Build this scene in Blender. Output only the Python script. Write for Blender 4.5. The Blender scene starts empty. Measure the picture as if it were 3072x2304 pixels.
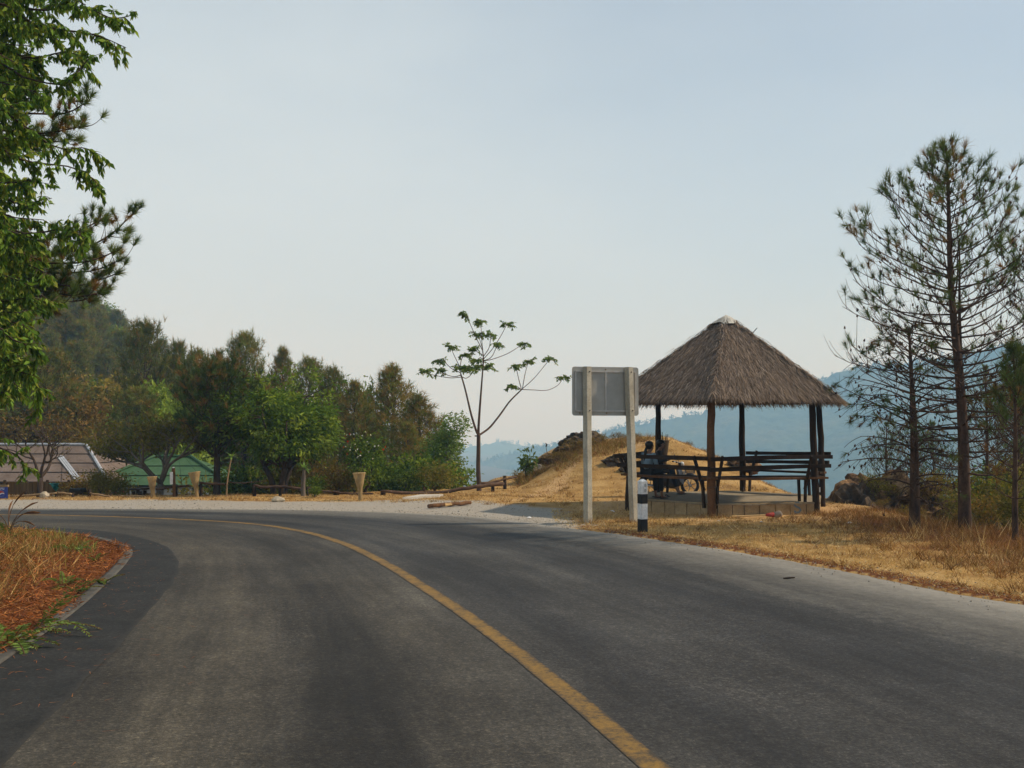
import bpy, bmesh, math, random
import numpy as np
from mathutils import Vector, Matrix

S = bpy.context.scene
COL = S.collection
# ------------------------------------------------------------------ camera, sky, sun, exposure
F_PX, H_CAM, HORIZON = 3200.0, 2.2, 1278.0          # the photograph is 3072 x 2304
PITCH = math.atan((HORIZON - 1152.0) / F_PX)
cam_d = bpy.data.cameras.new('camera')
cam = bpy.data.objects.new('camera', cam_d); COL.objects.link(cam)
cam_d.sensor_width = 36.0
cam_d.lens = F_PX / 3072.0 * 36.0
cam_d.clip_start, cam_d.clip_end = 0.05, 12000.0
cam.location = (0, 0, H_CAM)
cam.rotation_euler = (math.pi / 2 + PITCH, 0, 0)
S.camera = cam

SUN_EL = math.radians(41.0)
SUN_AZ = math.radians(84.0)                          # clockwise from +Y (away from the camera); sun stands to the right
world = bpy.data.worlds.new('World'); S.world = world
world.use_nodes = True
nt = world.node_tree
for n in list(nt.nodes): nt.nodes.remove(n)
sky = nt.nodes.new('ShaderNodeTexSky'); sky.sky_type = 'NISHITA'; sky.sun_disc = False
sky.sun_elevation = SUN_EL; sky.sun_rotation = SUN_AZ
sky.altitude = 900.0; sky.air_density = 1.0; sky.dust_density = 1.5; sky.ozone_density = 2.0
tc = nt.nodes.new('ShaderNodeTexCoord')
mp = nt.nodes.new('ShaderNodeMapping'); mp.inputs['Scale'].default_value = (1.0, 1.0, 2.6)
cl = nt.nodes.new('ShaderNodeTexNoise'); cl.inputs['Scale'].default_value = 1.6; cl.inputs['Detail'].default_value = 5.0
cl.inputs['Roughness'].default_value = 0.5
cr = nt.nodes.new('ShaderNodeValToRGB')
cr.color_ramp.elements[0].position = 0.30; cr.color_ramp.elements[0].color = (0.40, 0.40, 0.40, 1)
cr.color_ramp.elements[1].position = 0.72; cr.color_ramp.elements[1].color = (0.66, 0.66, 0.66, 1)
mx = nt.nodes.new('ShaderNodeMix'); mx.data_type = 'RGBA'
veil = nt.nodes.new('ShaderNodeRGB'); veil.outputs[0].default_value = (6.75, 7.5, 7.75, 1)      # thin high cloud veil
bg = nt.nodes.new('ShaderNodeBackground'); bg.inputs['Strength'].default_value = 0.114
wo = nt.nodes.new('ShaderNodeOutputWorld')
L = nt.links
L.new(tc.outputs['Generated'], mp.inputs['Vector']); L.new(mp.outputs[0], cl.inputs['Vector'])
dv = nt.nodes.new('ShaderNodeVectorMath'); dv.operation = 'DOT_PRODUCT'; dv.inputs[1].default_value = (-0.55, 0.20, -0.50)   # the veil thickens away from the sun
L.new(tc.outputs['Generated'], dv.inputs[0])
va = nt.nodes.new('ShaderNodeMath'); va.operation = 'MULTIPLY_ADD'; va.inputs[1].default_value = 0.75; va.use_clamp = True
L.new(cl.outputs['Fac'], cr.inputs['Fac']); L.new(dv.outputs['Value'], va.inputs[0]); L.new(cr.outputs['Color'], va.inputs[2]); L.new(va.outputs[0], mx.inputs['Factor'])
L.new(sky.outputs[0], mx.inputs[6]); L.new(veil.outputs[0], mx.inputs[7])
L.new(mx.outputs[2], bg.inputs['Color']); L.new(bg.outputs[0], wo.inputs['Surface'])

sun_d = bpy.data.lights.new('sun', 'SUN'); sun_d.energy = 4.5; sun_d.angle = math.radians(1.2)
sun_d.color = (1.0, 0.92, 0.78)
sun = bpy.data.objects.new('sun', sun_d); COL.objects.link(sun)
to_sun = Vector((math.sin(SUN_AZ) * math.cos(SUN_EL), math.cos(SUN_AZ) * math.cos(SUN_EL), math.sin(SUN_EL)))
sun.rotation_euler = to_sun.to_track_quat('Z', 'Y').to_euler()
sun.location = (60, 10, 60)

S.view_settings.view_transform = 'Standard'; S.view_settings.look = 'None'
S.view_settings.exposure = 0.0; S.view_settings.gamma = 1.0; S.view_settings.use_curve_mapping = False
S.cycles.max_bounces = 9; S.cycles.diffuse_bounces = 3; S.cycles.transmission_bounces = 4
S.cycles.volume_bounces = 8; S.cycles.transparent_max_bounces = 8
S.cycles.use_denoising = True

# ------------------------------------------------------------------ helpers
def at(px, py, Y):
    """point at distance Y along the ray through a pixel of the photograph"""
    dx, dy = (px - 1536.0) / F_PX, (1152.0 - py) / F_PX
    t = Y / (math.cos(PITCH) - dy * math.sin(PITCH))
    return Vector((dx * t, Y, H_CAM + t * (math.sin(PITCH) + dy * math.cos(PITCH))))
def on(px, py, z=0.0):
    """point on the level z under a pixel"""
    dx, dy = (px - 1536.0) / F_PX, (1152.0 - py) / F_PX
    t = (z - H_CAM) / (math.sin(PITCH) + dy * math.cos(PITCH))
    return Vector((dx * t, t * (math.cos(PITCH) - dy * math.sin(PITCH)), z))

def tag(o, label=None, cat=None, group=None, kind=None):
    if label: o['label'] = label
    if cat: o['category'] = cat
    if group: o['group'] = group
    if kind: o['kind'] = kind
    return o
def wloc(o):
    v = Vector((0, 0, 0))
    while o is not None:
        v += o.location; o = o.parent
    return v
def thing(name, loc, label, cat, group=None):
    o = bpy.data.objects.new(name, None); COL.objects.link(o)
    o.location = loc; o.empty_display_size = 0.2
    return tag(o, label, cat, group)
def link_mesh(name, me, mat, parent=None, org=None):
    if mat is not None: me.materials.append(mat)
    o = bpy.data.objects.new(name, me); COL.objects.link(o)
    if parent is not None: o.parent = parent
    elif org is not None: o.location = org
    return o
def copy_tree(o, parent=None):
    c = o.copy(); COL.objects.link(c); c.parent = parent
    for ch in o.children: copy_tree(ch, c)
    return c

class MB:
    def __init__(s): s.v, s.f = [], []
    def add(s, vs, fs):
        b = len(s.v); s.v += [tuple(p) for p in vs]; s.f += [tuple(i + b for i in f) for f in fs]; return s
    def box(s, c, size, M=None):
        c = Vector(c); h = Vector(size) / 2; vs = []
        for x in (-1, 1):
            for y in (-1, 1):
                for z in (-1, 1):
                    p = Vector((x * h.x, y * h.y, z * h.z))
                    vs.append(c + (M @ p if M is not None else p))
        return s.add(vs, [(0, 1, 3, 2), (4, 6, 7, 5), (0, 4, 5, 1), (2, 3, 7, 6), (0, 2, 6, 4), (1, 5, 7, 3)])
    def beam(s, p0, p1, w, h, up=(0, 0, 1)):
        p0, p1 = Vector(p0), Vector(p1); d = (p1 - p0); Ln = d.length; d = d / Ln
        up = Vector(up); sd = d.cross(up)
        if sd.length < 1e-4: sd = d.cross(Vector((1, 0, 0)))
        sd.normalize(); u = sd.cross(d)
        M = Matrix((d, sd, u)).transposed()
        return s.box((p0 + p1) / 2, (Ln, w, h), M)
    def tube(s, pts, rad, n=8, caps=True, wob=0.0, rng=None):
        pts = [Vector(p) for p in pts]
        if not hasattr(rad, '__len__'): rad = [rad] * len(pts)
        vs, fs = [], []
        prev = None
        for i, p in enumerate(pts):
            d = (pts[min(i + 1, len(pts) - 1)] - pts[max(i - 1, 0)]).normalized()
            if prev is None:
                a = d.cross(Vector((0, 0, 1)))
                if a.length < 0.05: a = d.cross(Vector((1, 0, 0)))
            else: a = prev - d * prev.dot(d)
            a.normalize(); prev = a; b = d.cross(a)
            for k in range(n):
                t = 2 * math.pi * k / n
                r = rad[i] * (1 + (rng.uniform(-wob, wob) if wob and rng else 0))
                vs.append(p + (a * math.cos(t) + b * math.sin(t)) * r)
        for i in range(len(pts) - 1):
            for k in range(n):
                k2 = (k + 1) % n
                fs.append((i * n + k, i * n + k2, (i + 1) * n + k2, (i + 1) * n + k))
        if caps:
            fs.append(tuple(range(n - 1, -1, -1))); m = (len(pts) - 1) * n
            fs.append(tuple(m + k for k in range(n)))
        return s.add(vs, fs)
    def lathe(s, prof, n=16, c=(0, 0, 0), M=None, close=False):
        c = Vector(c); vs, fs = [], []
        for r, z in prof:
            for k in range(n):
                t = 2 * math.pi * k / n; p = Vector((r * math.cos(t), r * math.sin(t), z))
                vs.append(c + (M @ p if M is not None else p))
        for i in range(len(prof) - 1):
            for k in range(n):
                k2 = (k + 1) % n; fs.append((i * n + k, i * n + k2, (i + 1) * n + k2, (i + 1) * n + k))
        if close:
            fs.append(tuple(range(n - 1, -1, -1))); m = (len(prof) - 1) * n; fs.append(tuple(m + k for k in range(n)))
        return s.add(vs, fs)
    def build(s, name, mat, parent=None, org=None, smooth=False, bevel=0.0):
        o0 = wloc(parent) if parent is not None else Vector(org if org is not None else (0, 0, 0))
        me = bpy.data.meshes.new(name)
        me.from_pydata([(x - o0.x, y - o0.y, z - o0.z) for x, y, z in s.v], [], s.f)
        if smooth: me.polygons.foreach_set('use_smooth', [True] * len(me.polygons))
        me.update()
        o = link_mesh(name, me, mat, parent, o0)
        if parent is not None: o.location = (0, 0, 0)
        if bevel:
            b = o.modifiers.new('bevel', 'BEVEL'); b.width = bevel; b.segments = 2; b.limit_method = 'ANGLE'
        return o

def np_mesh(name, V, k, mat, parent=None, org=None, color=None, smooth=False):
    """mesh of separate k-gons: V is (n*k, 3)"""
    V = np.asarray(V, dtype=np.float32).reshape(-1, 3)
    o0 = wloc(parent) if parent is not None else Vector(org if org is not None else (0, 0, 0))
    V = V - np.array(o0, dtype=np.float32)
    n = len(V) // k
    me = bpy.data.meshes.new(name)
    me.vertices.add(len(V)); me.vertices.foreach_set('co', V.ravel())
    me.loops.add(n * k); me.loops.foreach_set('vertex_index', np.arange(n * k, dtype=np.int32))
    me.polygons.add(n)
    me.polygons.foreach_set('loop_start', np.arange(0, n * k, k, dtype=np.int32))
    me.polygons.foreach_set('loop_total', np.full(n, k, dtype=np.int32))
    if color is not None: set_color(me, color)
    me.update(calc_edges=True)
    if smooth: me.polygons.foreach_set('use_smooth', np.ones(n, dtype=bool))
    o = link_mesh(name, me, mat, parent, o0)
    if parent is not None: o.location = (0, 0, 0)
    return o
def set_color(me, color, name='tint'):
    color = np.asarray(color, dtype=np.float32)
    a = me.attributes.new(name, 'FLOAT_COLOR', 'POINT')
    c4 = np.ones((len(color), 4), dtype=np.float32); c4[:, :color.shape[1]] = color
    a.data.foreach_set('color', c4.ravel())
def grid_mesh(name, X, Y, Z, mat, color=None, extra=None, smooth=True, wrap=False, uv=None):
    """structured grid (rows, cols) to one mesh"""
    r, c = X.shape
    V = np.stack([X, Y, Z], -1).reshape(-1, 3).astype(np.float32)
    i, j = np.meshgrid(np.arange(r - 1), np.arange(c - 1 + (1 if wrap else 0)), indexing='ij')
    j2 = (j + 1) % c
    Q = np.stack([i * c + j, i * c + j2, (i + 1) * c + j2, (i + 1) * c + j], -1).reshape(-1, 4).astype(np.int32)
    me = bpy.data.meshes.new(name)
    me.vertices.add(len(V)); me.vertices.foreach_set('co', V.ravel())
    me.loops.add(Q.size); me.loops.foreach_set('vertex_index', Q.ravel())
    me.polygons.add(len(Q))
    me.polygons.foreach_set('loop_start', np.arange(0, Q.size, 4, dtype=np.int32))
    me.polygons.foreach_set('loop_total', np.full(len(Q), 4, dtype=np.int32))
    if color is not None: set_color(me, color.reshape(-1, color.shape[-1]))
    if extra is not None: set_color(me, extra.reshape(-1, extra.shape[-1]), 'zone')
    if uv is not None:
        l = me.uv_layers.new(name='UVMap'); l.data.foreach_set('uv', uv.reshape(-1, 2)[Q.ravel()].astype(np.float32).ravel())
    me.update(calc_edges=True)
    if smooth: me.polygons.foreach_set('use_smooth', np.ones(len(Q), dtype=bool))
    return link_mesh(name, me, mat)

def sstep(a, b, x):
    t = np.clip((np.asarray(x, dtype=float) - a) / (b - a), 0, 1); return t * t * (3 - 2 * t)
def _hash(ix, iy, seed):
    h = (ix.astype(np.int64) * 374761393 + iy.astype(np.int64) * 668265263 + seed * 1442695041) & 0x7fffffff
    h = ((h ^ (h >> 13)) * 1274126177) & 0x7fffffff
    return ((h ^ (h >> 16)) & 0xffff) / 65535.0
def vnoise(x, y, seed=0):
    x, y = np.asarray(x, dtype=float), np.asarray(y, dtype=float)
    ix, iy = np.floor(x), np.floor(y); fx, fy = x - ix, y - iy
    fx, fy = fx * fx * (3 - 2 * fx), fy * fy * (3 - 2 * fy)
    a, b = _hash(ix, iy, seed), _hash(ix + 1, iy, seed); c, d = _hash(ix, iy + 1, seed), _hash(ix + 1, iy + 1, seed)
    return (a * (1 - fx) + b * fx) * (1 - fy) + (c * (1 - fx) + d * fx) * fy
def fbm(x, y, seed=0, oct=4):
    s, a, t = 0, 0.5, 0
    for k in range(oct):
        s = s + a * vnoise(x * 2 ** k + k * 17.3, y * 2 ** k - k * 9.1, seed + k); t += a; a *= 0.5
    return s / t
def bumps(x, y, seed=0):
    """rounded crowns: 1 - distance to the nearest jittered cell point"""
    ix, iy = np.floor(x), np.floor(y); best = np.full(np.shape(x), 9.0); hh = np.zeros(np.shape(x))
    for a in (-1, 0, 1):
        for b in (-1, 0, 1):
            jx, jy = ix + a, iy + b
            px, py = jx + _hash(jx, jy, seed), jy + _hash(jx, jy, seed + 5)
            d = np.hypot(x - px, y - py); m = d < best
            hh = np.where(m, _hash(jx, jy, seed + 9), hh); best = np.where(m, d, best)
    return np.sqrt(np.clip(1 - best * best, 0, 1)) * (0.55 + 0.45 * hh)
def spline(P, n):
    """Catmull-Rom through the points, n samples evenly spaced by arc length"""
    P = np.asarray(P, dtype=float)
    Q = np.vstack([2 * P[0] - P[1], P, 2 * P[-1] - P[-2]]); out = []
    for i in range(1, len(Q) - 2):
        t = np.linspace(0, 1, 24, endpoint=False)[:, None]
        p0, p1, p2, p3 = Q[i - 1], Q[i], Q[i + 1], Q[i + 2]
        out.append(0.5 * ((2 * p1) + (-p0 + p2) * t + (2 * p0 - 5 * p1 + 4 * p2 - p3) * t ** 2 + (-p0 + 3 * p1 - 3 * p2 + p3) * t ** 3))
    out = np.vstack(out + [P[-1:]])
    s = np.concatenate([[0], np.cumsum(np.linalg.norm(np.diff(out, axis=0), axis=1))])
    u = np.linspace(0, s[-1], n)
    return np.stack([np.interp(u, s, out[:, k]) for k in range(out.shape[1])], 1)
def poly_sd(x, y, P):
    """signed distance to a polygon, negative inside"""
    P = np.asarray(P, dtype=float); x = np.asarray(x, dtype=float); y = np.asarray(y, dtype=float)
    d = np.full(x.shape, 1e9); ins = np.zeros(x.shape, dtype=bool)
    for i in range(len(P)):
        ax, ay = P[i - 1]; bx, by = P[i]; ex, ey = bx - ax, by - ay
        t = np.clip(((x - ax) * ex + (y - ay) * ey) / (ex * ex + ey * ey + 1e-12), 0, 1)
        d = np.minimum(d, np.hypot(x - ax - t * ex, y - ay - t * ey))
        cond = ((ay > y) != (by > y)) & (x < (bx - ax) * (y - ay) / (by - ay + 1e-12) + ax)
        ins ^= cond
    return np.where(ins, -d, d)
def line_d(x, y, P):
    P = np.asarray(P, dtype=float); d = np.full(np.shape(x), 1e9)
    for i in range(1, len(P)):
        ax, ay = P[i - 1]; bx, by = P[i]; ex, ey = bx - ax, by - ay
        t = np.clip(((x - ax) * ex + (y - ay) * ey) / (ex * ex + ey * ey + 1e-12), 0, 1)
        d = np.minimum(d, np.hypot(x - ax - t * ex, y - ay - t * ey))
    return d

# ------------------------------------------------------------------ materials
MATS = {}
def new_mat(name):
    m = bpy.data.materials.new(name); m.use_nodes = True; MATS[name] = m
    t = m.node_tree; b = t.nodes['Principled BSDF']; b.inputs['Specular IOR Level'].default_value = 0.15
    return m, t, b, t.nodes.new, t.links.new
def ramp(t, fac, stops):
    r = t.nodes.new('ShaderNodeValToRGB'); e = r.color_ramp.elements
    while len(e) < len(stops): e.new(0.5)
    for el, (p, c) in zip(e, stops): el.position = p; el.color = (*c, 1) if len(c) == 3 else c
    t.links.new(fac, r.inputs['Fac']); return r.outputs['Color']
def tex(t, kind, scale, detail=4, rough=0.55, vec=None, coord='Object', stretch=None):
    n = t.nodes.new('ShaderNodeTex' + kind); n.inputs['Scale'].default_value = scale
    if kind == 'Noise': n.inputs['Detail'].default_value = detail; n.inputs['Roughness'].default_value = rough
    if vec is None:
        c = t.nodes.new('ShaderNodeTexCoord'); vec = c.outputs[coord]
    if stretch:
        m = t.nodes.new('ShaderNodeMapping'); m.inputs['Scale'].default_value = stretch
        t.links.new(vec, m.inputs['Vector']); vec = m.outputs[0]
    t.links.new(vec, n.inputs['Vector']); return n
def mixc(t, fac, a, b, mode='MIX'):
    n = t.nodes.new('ShaderNodeMix'); n.data_type = 'RGBA'; n.blend_type = mode
    for sock, v in ((n.inputs['Factor'], fac), (n.inputs[6], a), (n.inputs[7], b)):
        if isinstance(v, (int, float)): sock.default_value = v
        elif isinstance(v, tuple): sock.default_value = (*v, 1) if len(v) == 3 else v
        else: t.links.new(v, sock)
    return n.outputs[2]
def mathn(t, op, a, b=0.0, clamp=False):
    n = t.nodes.new('ShaderNodeMath'); n.operation = op; n.use_clamp = clamp
    for sock, v in ((n.inputs[0], a), (n.inputs[1], b)):
        if isinstance(v, (int, float)): sock.default_value = v
        else: t.links.new(v, sock)
    return n.outputs[0]
def bump(t, b, h, strength=0.3, dist=0.02):
    n = t.nodes.new('ShaderNodeBump'); n.inputs['Strength'].default_value = strength; n.inputs['Distance'].default_value = dist
    t.links.new(h, n.inputs['Height']); t.links.new(n.outputs[0], b.inputs['Normal'])
def rough_mat(name, c1, c2, scale=6, rough=0.85, bstr=0.3, bdist=0.01, stretch=None, fine=None, metal=0.0, spec=None, detail=5):
    """two-tone weathered surface with relief"""
    m, t, b, N, Lk = new_mat(name)
    n = tex(t, 'Noise', scale, detail, 0.6, stretch=stretch)
    c = ramp(t, n.outputs['Fac'], [(0.32, c1), (0.68, c2)])
    if fine:
        f = tex(t, 'Noise', fine, 3, 0.7)
        c = mixc(t, 0.55, c, ramp(t, f.outputs['Fac'], [(0.3, (0.55, 0.55, 0.55)), (0.7, (1.3, 1.3, 1.3))]), 'MULTIPLY')
    Lk(c, b.inputs['Base Color']); b.inputs['Roughness'].default_value = rough; b.inputs['Metallic'].default_value = metal
    if spec is not None: b.inputs['Specular IOR Level'].default_value = spec
    if bstr: bump(t, b, n.outputs['Fac'], bstr, bdist)
    return m
def leaf_mat(name, trans=0.35, rough=0.55, spec=0.25):
    m, t, b, N, Lk = new_mat(name)
    a = N('ShaderNodeAttribute'); a.attribute_name = 'tint'
    oi = N('ShaderNodeObjectInfo')
    v = mathn(t, 'MULTIPLY_ADD', oi.outputs['Random'], 0.35); t.nodes[-1].inputs[2].default_value = 0.82
    c = mixc(t, 1.0, a.outputs['Color'], v, 'MULTIPLY')
    Lk(c, b.inputs['Base Color']); b.inputs['Roughness'].default_value = rough; b.inputs['Specular IOR Level'].default_value = spec
    tr = N('ShaderNodeBsdfTranslucent'); Lk(mixc(t, 1.0, c, (1.15, 1.1, 0.55), 'MULTIPLY'), tr.inputs['Color'])
    ms = N('ShaderNodeMixShader'); ms.inputs[0].default_value = trans
    Lk(b.outputs[0], ms.inputs[1]); Lk(tr.outputs[0], ms.inputs[2])
    Lk(ms.outputs[0], t.nodes['Material Output'].inputs['Surface'])
    return m
leaf_mat('leaf', 0.42, .7, .06); leaf_mat('needle', 0.25, 0.7, .04); leaf_mat('straw', 0.15, 0.8, 0.1)
# ------------------------------------------------------------------ the road plan (metres; camera stands over the origin)
STN = [  # inner edge, centre line, outer edge
 ((-0.2, -14), (4.9, -14), (12.2, -13)), ((-2.9, 0), (2.25, 0), (9.6, 1)), ((-4.0, 6), (1.09, 6.1), (8.2, 8)),
 ((-4.68, 9.75), (.22, 9.75), (6.95, 12)), ((-5.1, 12.4), (-.52, 12.4), (5.75, 14.8)), ((-5.65, 15), (-1.33, 15), (4.6, 17.8)),
 ((-6.2, 17.3), (-2.13, 17.4), (3.25, 20.3)), ((-6.75, 19), (-3.2, 20.1), (1.7, 22.8)), ((-7.7, 20.5), (-4.57, 22.55), (-.9, 26.2)),
 ((-8.9, 21.7), (-6.45, 24.4), (-4.6, 27.9)), ((-11.2, 23.2), (-10.2, 26.0), (-9, 28.4)), ((-15, 24.4), (-14.6, 26.7), (-14.2, 28.7)),
 ((-30, 25.5), (-30, 28.2), (-30, 30.4)), ((-60, 24), (-60, 27), (-60, 30))]
NR = 420
def resample(k, n=NR):
    P = np.array([s[k] for s in STN], dtype=float)
    Q = np.vstack([2 * P[0] - P[1], P, 2 * P[-1] - P[-2]]); out = []
    for u in np.linspace(0, len(P) - 1, n):                        # by station, so the three curves stay matched
        i = min(int(u), len(P) - 2); t = u - i; p0, p1, p2, p3 = Q[i], Q[i + 1], Q[i + 2], Q[i + 3]
        out.append(0.5 * ((2 * p1) + (-p0 + p2) * t + (2 * p0 - 5 * p1 + 4 * p2 - p3) * t ** 2 + (-p0 + 3 * p1 - 3 * p2 + p3) * t ** 3))
    return np.array(out)
R_IN, R_MID, R_OUT = resample(0), resample(1), resample(2)
ROAD_POLY = np.vstack([R_IN[::3], R_OUT[::-1][::3]])

# ------------------------------------------------------------------ the lie of the land
PLATEAU = [(-90, -60), (17, -60), (17, 4), (14.5, 12), (12.0, 17.5), (10.6, 20.6), (9.5, 22.6), (9.0, 25.5), (9.2, 29.5), (8.6, 33),
           (9.4, 42), (8.6, 48), (6, 51), (2, 50), (-.2, 45.5), (0.3, 41), (-.7, 37.6), (-3, 36), (-8, 34.6), (-14, 33.8), (-25, 32.8), (-90, 31)]
MX = np.array([-3, 0.2, 1.4, 2.75, 4.4, 6.2, 8.0, 9.3, 12]); MZ = np.array([0, 0.0, .85, 1.5, 1.58, 1.75, 1.0, -.1, -1.0])
def height(x, y):
    x, y = np.asarray(x, dtype=float), np.asarray(y, dtype=float)
    e = np.maximum(poly_sd(x, y, PLATEAU), 0)
    ratio = x / np.maximum(y, 8.0)
    w = sstep(-0.20, 0.02, ratio); w = np.where((y < 30) & (x < 0), 0, w)          # 0 = towards the huts, 1 = towards the valley
    z_left = -2.7 * sstep(0, 7, e) - 0.02 * np.minimum(e, 60)
    hill = 36.0 * sstep(-.20, -.56, ratio) * sstep(52, 185, y) - 40 * sstep(185, 420, y)
    z_left = z_left + np.maximum(hill, -60)
    drop = (0.62 - 0.46 * sstep(.36, .44, ratio) * (1 - sstep(60, 110, y))) * np.maximum(e - 0.6, 0); drop = 75 * (1 - np.exp(-drop / 75))
    z_right = -drop
    z = z_left * (1 - w) + z_right * w
    mound = np.interp(x, MX, MZ) * sstep(31.6, 43.5, y + 0.35 * (x - 4)) * (1 - sstep(52, 60, y))
    z = z + np.maximum(mound, -1.0) * (e < 1.5)
    near = (np.hypot(x, y) < 120)
    z = z + np.where(near, (fbm(x * .55, y * .55, 3) - .5) * .16 * sstep(0, 2.0, np.where(e > 0, 2, mound * 3)), 0)
    rd = poly_sd(x, y, ROAD_POLY)
    inner = line_d(x, y, R_IN[40:330:4])
    left_verge = (rd > 0) & (x < -3.0) & (y < 25) & (poly_sd(x, y, np.vstack([R_IN, [(-60, -14)]])[::4]) < 0)
    bank = 0.42 * sstep(.3, 3.5, inner) + (fbm(x * .9, y * .9, 8) - .5) * .22 * sstep(.3, 1.6, inner)
    z = z + np.where(left_verge, bank, 0)
    right_v = (rd > 0) & (x > 0) & (y < 27) & (e <= 0)
    z = z + np.where(right_v, (fbm(x * .8, y * .8, 12) - .45) * .10 * sstep(0, 1.2, rd), 0)
    berm = (rd > 3.0) & (y > 28) & (x < -2) & (e < 3)                              # low dry rise by the fence
    z = z + np.where(berm, .0 * sstep(3.0, 4.5, rd) * (1 - sstep(1, 3, e)) * sstep(-16, -11, x), 0)
    return np.where(rd < -.12, -0.09, z - 0.03 * (1 - sstep(-.12, .05, rd)))
def gz(x, y): return float(height(np.array([x]), np.array([y]))[0])

# ground colours by zone: r gravel, g bare sand, b pine litter, a (4th) scrub floor
def zones(x, y):
    rd = poly_sd(x, y, ROAD_POLY); out_d = line_d(x, y, R_OUT[::4])
    n = fbm(x * .7, y * .7, 21); n2 = fbm(x * .25, y * .25, 33)
    gravel = (1 - sstep(2.6, 4.0, out_d + (n - .5) * 2.2)) * sstep(2.0, -1.2, x + (n - .5) * 1.5) * (y > 20)
    PULL = [tuple(on(*p)[:2]) for p in ((960, 1512), (1180, 1500), (1420, 1503), (1560, 1516), (1650, 1540), (1700, 1562), (1640, 1580), (1400, 1560))]
    pull = 1 - sstep(-.3, 1.3, poly_sd(x, y, PULL) + (n - .5) * 2.0)
    gravel = np.maximum(gravel, pull * .85)
    sand = sstep(.5, 1.4, np.interp(x, MX, MZ)) * sstep(40, 44, y + .3 * (x - 4)) * (y < 60)
    TRAIL = spline([tuple(on(*p)[:2]) for p in ((1500, 1508), (1640, 1480), (1760, 1450))] + [(4.5, 40), (5.6, 43.5)], 40)
    sand = np.maximum(sand, (1 - sstep(.05, .55, line_d(x, y, TRAIL) + (n - .5) * .9)) * .8)
    sand = np.maximum(sand, .75 * (1 - sstep(.4, 1.8, np.abs(np.hypot(x - 5.75, y - 28.6) - 3.0) + (n - .5) * 1.5)))
    litter = ((rd > 0) & (x < -3) & (y < 25)) * (1 - sstep(2.2, 4.2, rd + (n - .5) * 2.5) * .55)
    litter = np.maximum(litter, ((rd > 0) & (x > 2) & (y < 26)) * (1 - sstep(.10, .75, rd + (n - .5) * .5)) * .9)
    litter = np.maximum(litter, .75 * sstep(6.3, 8.5, x + (n - .5) * 3) * (y < 26) * (rd > .2))
    e = poly_sd(x, y, PLATEAU)
    scrub = sstep(-.2, 1.6, e + (n - .5))
    return np.stack([gravel, sand, litter, scrub], -1)

m, t, b, N, Lk = new_mat('ground')
za = N('ShaderNodeAttribute'); za.attribute_name = 'zone'
sep = N('ShaderNodeSeparateColor'); Lk(za.outputs['Color'], sep.inputs[0])
nb = tex(t, 'Noise', 0.9, 6, 0.62); nf = tex(t, 'Noise', 9, 5, 0.65); ng = tex(t, 'Noise', 55, 3, 0.7); vor = tex(t, 'Voronoi', 26)
def soft(fac, amt=0.9):
    v = mathn(t, 'ADD', fac, mathn(t, 'MULTIPLY', mathn(t, 'SUBTRACT', nf.outputs['Fac'], 0.5), amt))
    mr = N('ShaderNodeMapRange'); mr.interpolation_type = 'SMOOTHSTEP'; Lk(v, mr.inputs[0]); mr.inputs[1].default_value = 0.25; mr.inputs[2].default_value = 0.75
    return mr.outputs[0]
dry = ramp(t, nb.outputs['Fac'], [(0.30, (.25, .135, .042)), (0.5, (.42, .25, .082)), (0.72, (.58, .38, .15))])
sandc = ramp(t, nf.outputs['Fac'], [(0.3, (.46, .27, .105)), (0.7, (.62, .41, .19))])
grav = ramp(t, ng.outputs['Fac'], [(0.30, (.24, .215, .175)), (0.5, (.40, .365, .30)), (0.7, (.50, .46, .385))])
grav = mixc(t, ramp(t, nb.outputs['Fac'], [(.35, (0, 0, 0)), (.65, (.5, .5, .5))]), grav, (.40, .34, .25))
lit = ramp(t, nf.outputs['Fac'], [(0.28, (.060, .020, .007)), (0.5, (.16, .054, .016)), (0.72, (.30, .13, .045))])
scr = ramp(t, nb.outputs['Fac'], [(0.3, (.045, .035, .014)), (0.6, (.10, .065, .024)), (0.8, (.07, .075, .025))])
c = mixc(t, soft(sep.outputs[2]), dry, lit)
c = mixc(t, soft(sep.outputs[1]), c, sandc)
c = mixc(t, soft(sep.outputs[0], .7), c, grav)
c = mixc(t, soft(za.outputs['Alpha'], .5), c, scr)
peb = ramp(t, vor.outputs['Distance'], [(0.0, (1.25, 1.22, 1.15)), (0.16, (1, 1, 1)), (0.6, (.82, .82, .84))])
c = mixc(t, 1.0, c, peb, 'MULTIPLY')
c = mixc(t, 0.5, c, ramp(t, ng.outputs['Fac'], [(0.3, (.6, .6, .6)), (0.7, (1.3, 1.3, 1.3))]), 'MULTIPLY')
Lk(c, b.inputs['Base Color']); b.inputs['Roughness'].default_value = 0.95; b.inputs['Specular IOR Level'].default_value = 0.1
hsum = mathn(t, 'ADD', mathn(t, 'MULTIPLY', nf.outputs['Fac'], 1.0), mathn(t, 'MULTIPLY', ng.outputs['Fac'], 0.35))
bump(t, b, hsum, 0.7, 0.05)

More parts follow.
